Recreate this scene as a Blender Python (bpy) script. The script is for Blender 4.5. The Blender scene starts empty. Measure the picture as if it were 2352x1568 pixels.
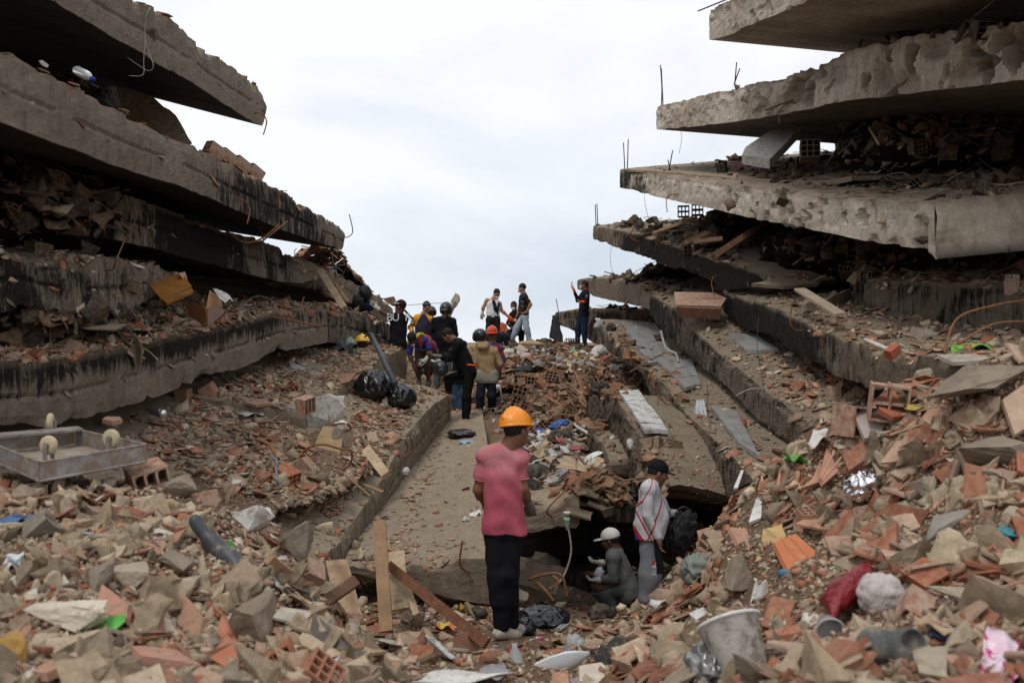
import bpy, bmesh, math, random
import numpy as np
from mathutils import Vector, Matrix
from mathutils.bvhtree import BVHTree
random.seed(7)
RNG = np.random.RandomState(11)
SC = bpy.context.scene
COL = SC.collection
# ---------------------------------------------------------------- camera
W, H, F = 2352.0, 1568.0, 2287.0      # frame used for measuring, focal length in its pixels
CAM = np.array([0.0, 0.0, 2.3])
cd = bpy.data.cameras.new('camera'); cam = bpy.data.objects.new('camera', cd); COL.objects.link(cam)
cam.location = CAM; cam.rotation_euler = (math.radians(90), 0, 0)
cd.sensor_width = 36; cd.lens = 36 * F / W; cd.clip_start = 0.05; cd.clip_end = 6000
cd.dof.use_dof = True; cd.dof.focus_distance = 15.0; cd.dof.aperture_fstop = 4.0
SC.camera = cam
# ---------------------------------------------------------------- sky and light
SUN_EL, SUN_AZ = math.radians(62), math.radians(-35)
w = bpy.data.worlds.new('World'); SC.world = w; w.use_nodes = True
nt = w.node_tree; nt.nodes.clear()
N = lambda t: nt.nodes.new(t)
out = N('ShaderNodeOutputWorld'); bg = N('ShaderNodeBackground'); sky = N('ShaderNodeTexSky')
sky.sky_type = 'NISHITA'; sky.sun_disc = False; sky.sun_elevation = SUN_EL; sky.sun_rotation = SUN_AZ
tc = N('ShaderNodeTexCoord'); mp = N('ShaderNodeMapping'); mp.inputs['Scale'].default_value = (1.0, 1.0, 2.2)
n1 = N('ShaderNodeTexNoise'); n1.inputs['Scale'].default_value = 2.1; n1.inputs['Detail'].default_value = 7; n1.inputs['Roughness'].default_value = .55
n1.inputs['Distortion'].default_value = .3
rp = N('ShaderNodeValToRGB'); e = rp.color_ramp.elements
e[0].position = .34; e[0].color = (6.5, 7.1, 7.9, 1); e[1].position = .56; e[1].color = (9.4, 9.5, 9.8, 1)
sx = N('ShaderNodeSeparateXYZ'); mr = N('ShaderNodeMapRange')
mr.inputs[1].default_value = -.02; mr.inputs[2].default_value = .26; mr.inputs[3].default_value = .72; mr.inputs[4].default_value = 1.0
mul = N('ShaderNodeMixRGB'); mul.blend_type = 'MULTIPLY'; mul.inputs[0].default_value = 1
tint = N('ShaderNodeMixRGB'); tint.inputs[1].default_value = (.68, .80, .90, 1); tint.inputs[2].default_value = (1, 1, 1, 1)
mx = N('ShaderNodeMixRGB'); mx.inputs[0].default_value = .93
L = nt.links.new
L(tc.outputs['Generated'], mp.inputs[0]); L(mp.outputs[0], n1.inputs['Vector']); L(n1.outputs['Fac'], rp.inputs[0])
L(tc.outputs['Generated'], sx.inputs[0]); L(sx.outputs[2], mr.inputs[0]); L(mr.outputs[0], tint.inputs[0])
L(rp.outputs[0], mul.inputs[1]); L(tint.outputs[0], mul.inputs[2])
L(sky.outputs[0], mx.inputs[1]); L(mul.outputs[0], mx.inputs[2]); L(mx.outputs[0], bg.inputs[0]); L(bg.outputs[0], out.inputs[0])
bg.inputs[1].default_value = 0.110
sd = bpy.data.lights.new('sun', 'SUN'); so = bpy.data.objects.new('sun', sd); COL.objects.link(so)
sd.energy = 1.3; sd.angle = math.radians(18); sd.color = (1, .95, .88)
v = Vector((math.sin(SUN_AZ) * math.cos(SUN_EL), math.cos(SUN_AZ) * math.cos(SUN_EL) * -1, math.sin(SUN_EL)))
so.rotation_euler = v.to_track_quat('Z', 'Y').to_euler()
SC.view_settings.view_transform = 'Standard'; SC.view_settings.look = 'None'; SC.view_settings.exposure = 0.0; SC.view_settings.gamma = 1
# ---------------------------------------------------------------- helpers
def P(px, py, d):
    return np.array([(px - W / 2) / F * d, d, CAM[2] + (H / 2 - py) / F * d])
def proj(p):
    return W / 2 + (p[0] - CAM[0]) / p[1] * F, H / 2 - (p[2] - CAM[2]) / p[1] * F
def hsh(ix, iy, iz, s):
    h = (ix.astype(np.int64) * 374761393 + iy.astype(np.int64) * 668265263 + iz.astype(np.int64) * 2147483647 + s * 1274126177) & 0xffffffff
    h = ((h ^ (h >> 13)) * 1274126177) & 0xffffffff
    h = h ^ (h >> 16)
    return (h & 0xffff) / 65535.0
def vn(p, f=1.0, s=0):
    q = np.asarray(p, float) * f; i = np.floor(q).astype(np.int64); t = q - i; t = t * t * (3 - 2 * t)
    r = 0
    for dx in (0, 1):
        wx = t[..., 0] if dx else 1 - t[..., 0]
        for dy in (0, 1):
            wy = t[..., 1] if dy else 1 - t[..., 1]
            for dz in (0, 1):
                wz = t[..., 2] if dz else 1 - t[..., 2]
                r = r + wx * wy * wz * hsh(i[..., 0] + dx, i[..., 1] + dy, i[..., 2] + dz, s)
    return r * 2 - 1
def fbm(p, f=1.0, o=4, s=0, g=.5):
    a = 1.0; r = 0; t = 0
    for k in range(o):
        r = r + a * vn(p, f, s + k * 17); t += a; a *= g; f *= 2.03
    return r / t
def nrm(v):
    v = np.asarray(v, float); n = np.linalg.norm(v); return v / (n if n > 1e-9 else 1)
# materials --------------------------------------------------------
MATS = {}
def srgb(r, g, b):
    f = lambda c: (c / 255 / 12.92) if c / 255 < .04045 else ((c / 255 + .055) / 1.055) ** 2.4
    return (f(r), f(g), f(b))
def newmat(name):
    m = bpy.data.materials.new(name); m.use_nodes = True; t = m.node_tree; t.nodes.clear()
    o = t.nodes.new('ShaderNodeOutputMaterial'); b = t.nodes.new('ShaderNodeBsdfPrincipled'); t.links.new(b.outputs[0], o.inputs[0])
    return m, t, b
def nz(t, coord, scale, detail=4, rough=.6, mapscale=None):
    if mapscale:
        q = t.nodes.new('ShaderNodeMapping'); q.inputs['Scale'].default_value = mapscale; t.links.new(coord, q.inputs[0]); coord = q.outputs[0]
    n = t.nodes.new('ShaderNodeTexNoise'); n.inputs['Scale'].default_value = scale; n.inputs['Detail'].default_value = detail; n.inputs['Roughness'].default_value = rough
    t.links.new(coord, n.inputs['Vector']); return n.outputs['Fac']
def math2(t, op, a, b=None, clamp=False):
    n = t.nodes.new('ShaderNodeMath'); n.operation = op; n.use_clamp = clamp
    for i, x in enumerate((a, b)):
        if x is None: continue
        if isinstance(x, (int, float)): n.inputs[i].default_value = x
        else: t.links.new(x, n.inputs[i])
    return n.outputs[0]
def mrange(t, x, a, b, c=0, d=1):
    n = t.nodes.new('ShaderNodeMapRange'); t.links.new(x, n.inputs[0])
    for i, v in enumerate((a, b, c, d)): n.inputs[i + 1].default_value = v
    return n.outputs[0]
def mixc(t, f, a, b, mode='MIX'):
    n = t.nodes.new('ShaderNodeMixRGB'); n.blend_type = mode
    for i, x in enumerate((f, a, b)):
        if isinstance(x, (int, float)): n.inputs[i].default_value = x
        elif isinstance(x, tuple): n.inputs[i].default_value = (*x[:3], 1)
        else: t.links.new(x, n.inputs[i])
    return n.outputs[0]
def bump(t, b, h, strength=.5, dist=.01, prev=None):
    n = t.nodes.new('ShaderNodeBump'); n.inputs['Strength'].default_value = strength; n.inputs['Distance'].default_value = dist
    t.links.new(h, n.inputs['Height'])
    if prev: t.links.new(prev, n.inputs['Normal'])
    t.links.new(n.outputs[0], b.inputs['Normal']); return n.outputs[0]
def mat(name, col, rough=.8, spec=.25, metal=0, var=.25, scale=8, dirt=None, dirtamt=.0, bumps=.0, bscale=60, trans=0, alpha=1, sheen=0, coat=0):
    """painted / plain stuff with mottling and optional dirt"""
    if name in MATS: return MATS[name]
    m, t, b = newmat(name)
    co = t.nodes.new('ShaderNodeTexCoord').outputs['Object']
    n = nz(t, co, scale, 5, .65)
    f = mrange(t, n, .3, .7, 1 - var, 1 + var * .6)
    c = mixc(t, 1.0, tuple(col), (1, 1, 1), 'MULTIPLY')
    cc = t.nodes.new('ShaderNodeCombineColor')
    for i in range(3): t.links.new(f, cc.inputs[i])
    c = mixc(t, 1.0, c, cc.outputs[0], 'MULTIPLY')
    if dirtamt > 0:
        dn = nz(t, co, scale * 2.3, 6, .7)
        df = mrange(t, dn, .62 - dirtamt * .4, .72 - dirtamt * .25, 0, .85)
        c = mixc(t, df, c, tuple(dirt or (.22, .17, .12)))
    t.links.new(c, b.inputs['Base Color'])
    b.inputs['Roughness'].default_value = rough; b.inputs['Specular IOR Level'].default_value = spec; b.inputs['Metallic'].default_value = metal
    if trans: b.inputs['Transmission Weight'].default_value = trans; b.inputs['IOR'].default_value = 1.15
    if alpha < 1: b.inputs['Alpha'].default_value = alpha
    if coat: b.inputs['Coat Weight'].default_value = coat
    if bumps: bump(t, b, nz(t, co, bscale, 5, .6), bumps, .01)
    MATS[name] = m; return m
def rubble_mat(name, source):
    m, t, b = newmat(name)
    co = t.nodes.new('ShaderNodeTexCoord').outputs['Object']
    geo = t.nodes.new('ShaderNodeNewGeometry')
    if source == 'attr':
        a = t.nodes.new('ShaderNodeAttribute'); a.attribute_name = 'Col'; c = a.outputs['Color']
    else:
        a = t.nodes.new('ShaderNodeObjectInfo'); c = a.outputs['Color']
    n = nz(t, co, 9 if source == 'attr' else 5, 6, .7)
    f = mrange(t, n, .3, .72, .62, 1.3)
    cc = t.nodes.new('ShaderNodeCombineColor')
    for i in range(3): t.links.new(f, cc.inputs[i])
    c = mixc(t, 1.0, c, cc.outputs[0], 'MULTIPLY')
    dn = nz(t, co, 4.0 if source == 'attr' else 3.0, 6, .75)
    df = mrange(t, dn, .42, .68, 0.03, .58)       # cement dust lying on broken pieces in patches
    c = mixc(t, df, c, mixc(t, .38, (.40, .32, .225), c))
    t.links.new(c, b.inputs['Base Color']); b.inputs['Roughness'].default_value = .93; b.inputs['Specular IOR Level'].default_value = .12
    p = bump(t, b, nz(t, co, 45, 6, .7), .55, .012)
    MATS[name] = m; return m
RUB = rubble_mat('broken masonry in a heap', 'attr'); RUBO = rubble_mat('broken masonry piece', 'obj')
def concrete_mat(name, base, base2, soot=(.012, .010, .009), top=(.40, .32, .22), rough_bump=1.0, pink=0):
    m, t, b = newmat(name)
    co = t.nodes.new('ShaderNodeTexCoord').outputs['Object']
    at = t.nodes.new('ShaderNodeAttribute'); at.attribute_name = 'Mask'
    sp = t.nodes.new('ShaderNodeSeparateColor'); t.links.new(at.outputs['Color'], sp.inputs[0])
    c = mixc(t, mrange(t, nz(t, co, 1.1, 6, .6), .35, .68), tuple(base), tuple(base2))
    c = mixc(t, mrange(t, nz(t, co, 14, 6, .7), .45, .75, 0, .45), c, tuple(x * 1.5 for x in base2))
    st = nz(t, co, 6, 5, .65, (1.6, 1.6, .22))                    # water streaks down the face
    c = mixc(t, mrange(t, st, .52, .70, 0, .42), c, tuple(x * .42 for x in base))
    st2 = nz(t, co, 9, 5, .65, (1.6, 1.6, .25))
    sf = math2(t, 'ADD', sp.outputs[0], mrange(t, nz(t, co, 1.7, 7, .7), .2, .8, -.42, .42))
    sf = math2(t, 'ADD', sf, mrange(t, st2, .3, .7, .22, -.30))
    sf = mrange(t, sf, .30, .58, 0, .95)
    c = mixc(t, sf, c, tuple(soot))  # burn stains, plus shade painted on some faces, grooves and undersides
    c = mixc(t, math2(t, 'SUBTRACT', 1.0, at.outputs['Alpha'], True), c, tuple(x * .55 for x in base))   # bare core where the crust is gone, darkened to deepen the pits
    tf = math2(t, 'MULTIPLY', sp.outputs[1], mrange(t, nz(t, co, 5, 6, .7), .30, .62, .35, 1.0))
    tcx = mixc(t, mrange(t, nz(t, co, 22, 6, .75), .35, .7), tuple(top), tuple(x * .62 for x in top))
    c = mixc(t, tf, c, tcx)
    c = mixc(t, math2(t, 'MULTIPLY', sp.outputs[2], .86), c, (.030, .026, .023))   # soffit painted near-black in place of shade
    t.links.new(c, b.inputs['Base Color']); b.inputs['Roughness'].default_value = .95; b.inputs['Specular IOR Level'].default_value = .1
    p = bump(t, b, nz(t, co, 9, 7, .7), .5 * rough_bump, .05)
    bump(t, b, nz(t, co, 55, 6, .75), .9, .018, p)
    MATS[name] = m; return m
CON_L = concrete_mat('weathered brown concrete with board marks', (.185, .150, .115), (.26, .215, .168), top=(.30, .235, .165))
CON_R = concrete_mat('rough rendered concrete stained by fire', (.135, .105, .078), (.20, .160, .120), top=(.33, .265, .19))
CON_W = concrete_mat('pale pitted render over concrete', (.34, .275, .21), (.62, .55, .46), top=(.25, .195, .14))
CON_P = concrete_mat('dusty path concrete', (.19, .15, .108), (.27, .22, .16), top=(.44, .35, .25))
CON_K = concrete_mat('black concrete with soot and painted shade', (.05, .04, .03), (.08, .065, .05), top=(.07, .055, .04))  # soot on the burnt heaps, painted shade in the cave and gaps
# mesh output -------------------------------------------------------
def link(name, verts, faces, m, parent=None, smooth=False, org=None, attr=None, sharp=None):
    v = np.asarray(verts, float)
    if parent is not None and org is None: org = np.array(parent['_o'])
    if org is None: org = np.zeros(3)
    me = bpy.data.meshes.new(name); me.from_pydata((v - org).tolist(), [], [tuple(map(int, f)) for f in faces]); me.update()
    if m is not None: me.materials.append(m)
    if smooth: me.polygons.foreach_set('use_smooth', [True] * len(me.polygons))
    if attr:
        for k, a in attr.items():
            at = me.color_attributes.new(k, 'FLOAT_COLOR', 'POINT'); at.data.foreach_set('color', np.asarray(a, np.float32).ravel())
    o = bpy.data.objects.new(name, me); COL.objects.link(o)
    if parent is not None: o.parent = parent
    else: o.location = org
    return o
def tag(o, label, cat=None, group=None, kind=None):
    if label: o['label'] = label
    if cat: o['category'] = cat
    if group: o['group'] = group
    if kind: o['kind'] = kind
    return o
def empty(name, loc, label, cat, group=None):
    o = bpy.data.objects.new(name, None); COL.objects.link(o); o.location = loc; o.empty_display_size = .1
    o['_o'] = [float(x) for x in loc]
    return tag(o, label, cat, group)
class MB:
    """collects pieces into one mesh"""
    def __init__(s): s.v = []; s.f = []; s.n = 0
    def add(s, v, f):
        v = np.asarray(v, float); s.v.append(v); s.f += [tuple(int(i) + s.n for i in q) for q in f]; s.n += len(v); return s
    def V(s): return np.concatenate(s.v)
    def obj(s, name, m, parent=None, smooth=False, org=None): return link(name, s.V(), s.f, m, parent, smooth, org)
def frame(d, up=(0, 0, 1)):
    d = nrm(d); a = np.cross(d, up)
    if np.linalg.norm(a) < 1e-3: a = np.cross(d, (1, 0, 0))
    a = nrm(a); b = np.cross(a, d); return a, b, d
def tube(path, r, n=8, closed=False):
    path = [np.asarray(p, float) for p in path]; k = len(path); v = []; f = []
    rr = r if hasattr(r, '__len__') else [r] * k
    for i, p in enumerate(path):
        d = path[min(i + 1, k - 1)] - path[max(i - 1, 0)]
        if closed: d = path[(i + 1) % k] - path[i - 1]
        a, b, _ = frame(d, (0.13, .07, 1))
        for j in range(n):
            t = 2 * math.pi * j / n; v.append(p + rr[i] * (a * math.cos(t) + b * math.sin(t)))
    for i in range(k if closed else k - 1):
        for j in range(n):
            q = (i + 1) % k
            f.append((i * n + j, i * n + (j + 1) % n, q * n + (j + 1) % n, q * n + j))
    if not closed:
        f.append(tuple(range(n))[::-1]); f.append(tuple((k - 1) * n + j for j in range(n)))
    return np.array(v), f
def spline(pts, n=6):
    pts = [np.asarray(p, float) for p in pts]; o = []
    for i in range(len(pts) - 1):
        a = pts[max(i - 1, 0)]; b = pts[i]; c = pts[i + 1]; d = pts[min(i + 2, len(pts) - 1)]
        for k in range(n):
            t = k / n; o.append(.5 * (2 * b + (c - a) * t + (2 * a - 5 * b + 4 * c - d) * t * t + (3 * b - a - 3 * c + d) * t ** 3))
    o.append(pts[-1]); return o
def box(c, s, R=None, taper=0):
    c = np.asarray(c, float); h = np.asarray(s, float) / 2; R = np.eye(3) if R is None else np.asarray(R)
    v = np.array([[x * h[0], y * h[1], z * h[2]] for z in (-1, 1) for y in (-1, 1) for x in (-1, 1)])
    return v @ R.T + c, [(0, 2, 3, 1), (4, 5, 7, 6), (0, 1, 5, 4), (2, 6, 7, 3), (0, 4, 6, 2), (1, 3, 7, 5)]
def rot(ax, ay, az):
    return np.array(Matrix.Rotation(az, 3, 'Z') @ Matrix.Rotation(ay, 3, 'Y') @ Matrix.Rotation(ax, 3, 'X'))
def lathe(prof, c, axis=(0, 0, 1), n=18, caps=True):
    a, b, d = frame(axis, (0.1, .05, 1) if abs(nrm(axis)[2]) < .95 else (1, 0, 0)); v = []; f = []
    for r, z in prof:
        for j in range(n):
            t = 2 * math.pi * j / n; v.append(np.asarray(c) + d * z + r * (a * math.cos(t) + b * math.sin(t)))
    for i in range(len(prof) - 1):
        for j in range(n): f.append((i * n + j, i * n + (j + 1) % n, (i + 1) * n + (j + 1) % n, (i + 1) * n + j))
    if caps: f.append(tuple(range(n))[::-1]); f.append(tuple((len(prof) - 1) * n + j for j in range(n)))
    return np.array(v), f
def plate(outline, th, c, R, bend=0, jag=0, s=0):
    """flat broken sheet: polygon outline (2D), thickness"""
    o = [np.array(p, float) for p in outline]; k = len(o); v = []
    for z in (-th / 2, th / 2):
        for p in o: v.append([p[0], p[1], z + bend * (p[0] ** 2)])
    f = [tuple(range(k))[::-1], tuple(range(k, 2 * k))] + [(i, (i + 1) % k, k + (i + 1) % k, k + i) for i in range(k)]
    return np.array(v) @ np.asarray(R).T + np.asarray(c), f
def grid_sheet(nx, ny, fn, th=0.004, both=True):
    """sheet from fn(u,v)->xyz with a little thickness"""
    U, V = np.meshgrid(np.linspace(0, 1, nx), np.linspace(0, 1, ny)); p = fn(U.ravel(), V.ravel()); n = nx * ny
    f = [(j * nx + i, j * nx + i + 1, (j + 1) * nx + i + 1, (j + 1) * nx + i) for j in range(ny - 1) for i in range(nx - 1)]
    q = p + np.array([0, 0, -th]); g = [tuple(n + i for i in t[::-1]) for t in f]
    e = [i for i in range(nx)] + [j * nx + nx - 1 for j in range(1, ny)] + [(ny - 1) * nx + i for i in range(nx - 2, -1, -1)] + [j * nx for j in range(ny - 2, 0, -1)]
    s = [(e[(i + 1) % len(e)], e[i], n + e[i], n + e[(i + 1) % len(e)]) for i in range(len(e))]
    return np.concatenate([p, q]), f + g + s
def blob(c, r, R=None, n=24, amp=.2, fr=2.2, ridg=False, s=0, flat=None):
    """lumpy ellipsoid: sacks, stones, crumpled film"""
    u = np.linspace(0, math.pi, n); t = np.linspace(0, 2 * math.pi, 2 * n, endpoint=False)
    U, T = np.meshgrid(u, t, indexing='ij'); d = np.stack([np.sin(U) * np.cos(T), np.sin(U) * np.sin(T), np.cos(U)], -1).reshape(-1, 3)
    k = fbm(d + s * 3.1, fr, 4, s)
    if ridg: k = 1 - 2.6 * np.abs(k) - .3 * np.abs(fbm(d + 9, fr * 3, 2, s + 3))
    p = d * (1 + amp * k)[:, None] * np.asarray(r)
    if flat is not None: p[:, 2] = np.maximum(p[:, 2], -abs(flat))
    if R is not None: p = p @ np.asarray(R).T
    m = 2 * n; f = [(i * m + j, (i + 1) * m + j, (i + 1) * m + (j + 1) % m, i * m + (j + 1) % m) for i in range(n - 1) for j in range(m)]
    return p + np.asarray(c), f
# ================================================================= ground
RECV = []       # (verts, faces) that debris may come to rest on
CP = [  # px, py, depth of points on the ground seen in the picture
 (1150,1468,7.6),(1060,1490,7.4),(1230,1480,7.6),(1150,1430,8.3),(950,1450,7.6),(900,1400,8.2),(1060,1400,8.6),(1290,1440,9.0),(1400,1440,9.4),(1340,1420,9.8),
 (1400,1398,10.6),(1460,1408,10.3),(1500,1440,9.6),(1300,1392,10.6),(1230,1400,9.8),(1150,1390,9.2),(1200,1380,11.5),(1420,1385,11.5),
 (1150,1568,6.3),(1000,1568,6.0),(1300,1568,6.0),(900,1520,6.3),(870,1568,5.6),
 # left mound
 (160,1110,4.9),(330,1105,5.0),(450,1150,4.8),(600,1190,5.0),(700,1270,5.0),(780,1440,5.0),(860,1568,5.0),(0,1300,3.4),(200,1400,3.0),(100,1550,2.5),(400,1500,2.8),
 (600,1450,3.5),(650,1560,3.3),(760,1530,4.2),(0,1100,5),(-300,1150,4.6),(-300,1500,2.6),(250,1250,3.8),(500,1300,4),
 # right mound
 (2350,812,5.5),(2150,866,6),(1950,960,6.5),(1800,1064,7),(1700,1180,7.3),(1594,1286,7.5),(1500,1424,7.8),(1410,1490,7.3),(2300,1100,4),(2100,1250,4),(1800,1250,5.5),
 (1700,1400,4.8),(2300,1400,2.8),(2000,1450,3),(2250,1560,2.3),(1700,1560,3.3),(1500,1510,5.3),(1430,1568,5.2),(2600,1100,4.5),(2600,800,6),
 # gully and far heap
(1300,1020,14.5),(1250,1000,16.0),(1340,985,16),(1200,960,17),(1380,960,17),
 (1300,920,18.2),(1230,900,19.5),(1160,900,19.5),(1300,860,20),(1400,870,20),(1250,830,22),(1350,835,22.5),(1450,850,21),(1150,830,22),(1180,797,25),(1250,792,26),(1350,796,26.3),
 (1300,788,27),(1100,800,24),(1000,830,23),(900,820,24),(1430,800,26),(1060,960,18),(1000,900,19),(1050,850,21)]
cpw = [P(*c) for c in CP]
cpw += [np.array(q, float) for q in [(0,0,.75),(0,-2,.6),(0,2,.72),(0,3.5,.45),(-2,0,1.0),(2.2,0,1.1),(-4,-3,.4),(4,-3,.4),(0,-4,.4),(-6,3,1.2),(6,3,1.4),(-6,9,-.3),(-6,14,0),(-2,9,-.3),
  (-1.2,11,-.3),(-.5,11,-.2),(0,12,-.3),(.6,12,-.6),(1.2,12.2,-.6),(.6,13.2,-.4),(1.2,13.4,-.3),(.1,10.6,-.3),(.8,11.2,-.6),(1.4,11.2,-.6),(.4,14.4,.75),(1.0,14.4,.75),(1.5,14.2,.6),(-1,14,.3),(-2.5,12,-.1),(3,10,-.6),(4.5,10,-.6),(2.2,11,-.6),(3,14,-.3),(6,14,-.4),(2.2,16,.2),(4,20,.4),(8,20,.0),(-8,20,.0),(-5,22,.6),(-3,19,.6),
  (0,29,1.7),(-4,29,.8),(4,29,1.0),(0,34,.2),(-8,34,-.4),(8,34,-.4),(-9,28,0),(9,28,0),(-9,0,0),(9,0,0),(-9,12,-.4),(9,12,-.4),(1.9,8.9,-.5),(2.9,8.2,.2)]]
cpw = np.array(cpw)
def ground_z(x, y):
    q = np.stack([x, y], -1); D = ((q[:, None, :] - cpw[None, :, :2]) ** 2).sum(-1)
    wt = 1 / (D + .02) ** 1.9
    return (wt * cpw[:, 2]).sum(1) / wt.sum(1)
def build_ground():
    xs = np.linspace(-9, 9, 241); ys = np.concatenate([np.linspace(-4, 13, 230), np.linspace(13.1, 34, 180)])
    X, Y = np.meshgrid(xs, ys); x = X.ravel(); y = Y.ravel(); z = np.concatenate([ground_z(x[i:i + 20000], y[i:i + 20000]) for i in range(0, len(x), 20000)])
    p = np.stack([x, y, z], -1); p[:, 2] += .05 * fbm(p, 1.6, 4, 3) + .02 * fbm(p, 7, 3, 8)
    nx, ny = len(xs), len(ys)
    f = [(j * nx + i, j * nx + i + 1, (j + 1) * nx + i + 1, (j + 1) * nx + i) for j in range(ny - 1) for i in range(nx - 1)]
    RECV.append((p, list(f)))
    # the same sheet carries on, level, to the horizon
    ring0 = [i for i in range(nx)] + [j * nx + nx - 1 for j in range(1, ny)] + [(ny - 1) * nx + i for i in range(nx - 2, -1, -1)] + [j * nx for j in range(ny - 2, 0, -1)]
    pts = [p]; prev = ring0; base = len(p)
    c = np.array([0, 15.0])
    for k, zz in ((1.5, -.6), (3, -1.0), (20, -1.2), (200, -1.5)):
        q = np.array([[*(c + (p[i, :2] - c) * k), zz] for i in ring0]); cur = list(range(base, base + len(q))); base += len(q); pts.append(q)
        f += [(prev[i], cur[i], cur[(i + 1) % len(cur)], prev[(i + 1) % len(cur)]) for i in range(len(cur))]; prev = cur
    m, t, b = newmat('dusty trampled earth with mortar crumbs')
    co = t.nodes.new('ShaderNodeTexCoord').outputs['Object']
    cc = mixc(t, mrange(t, nz(t, co, .9, 6, .65), .35, .65), (.165, .105, .066), (.27, .20, .135))
    cc = mixc(t, mrange(t, nz(t, co, 26, 5, .7), .5, .7, 0, .6), cc, (.34, .25, .18))
    cc = mixc(t, mrange(t, nz(t, co, 60, 4, .7), .55, .7, 0, .7), cc, (.30, .13, .075))
    t.links.new(cc, b.inputs['Base Color']); b.inputs['Roughness'].default_value = .97; b.inputs['Specular IOR Level'].default_value = .1
    pv = bump(t, b, nz(t, co, 12, 7, .75), .8, .06); bump(t, b, nz(t, co, 60, 5, .75), .8, .02, pv)
    MATS['earth'] = m
    o = link('ground', np.concatenate(pts), f, m, smooth=True); tag(o, None, kind='structure')
build_ground()
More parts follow.
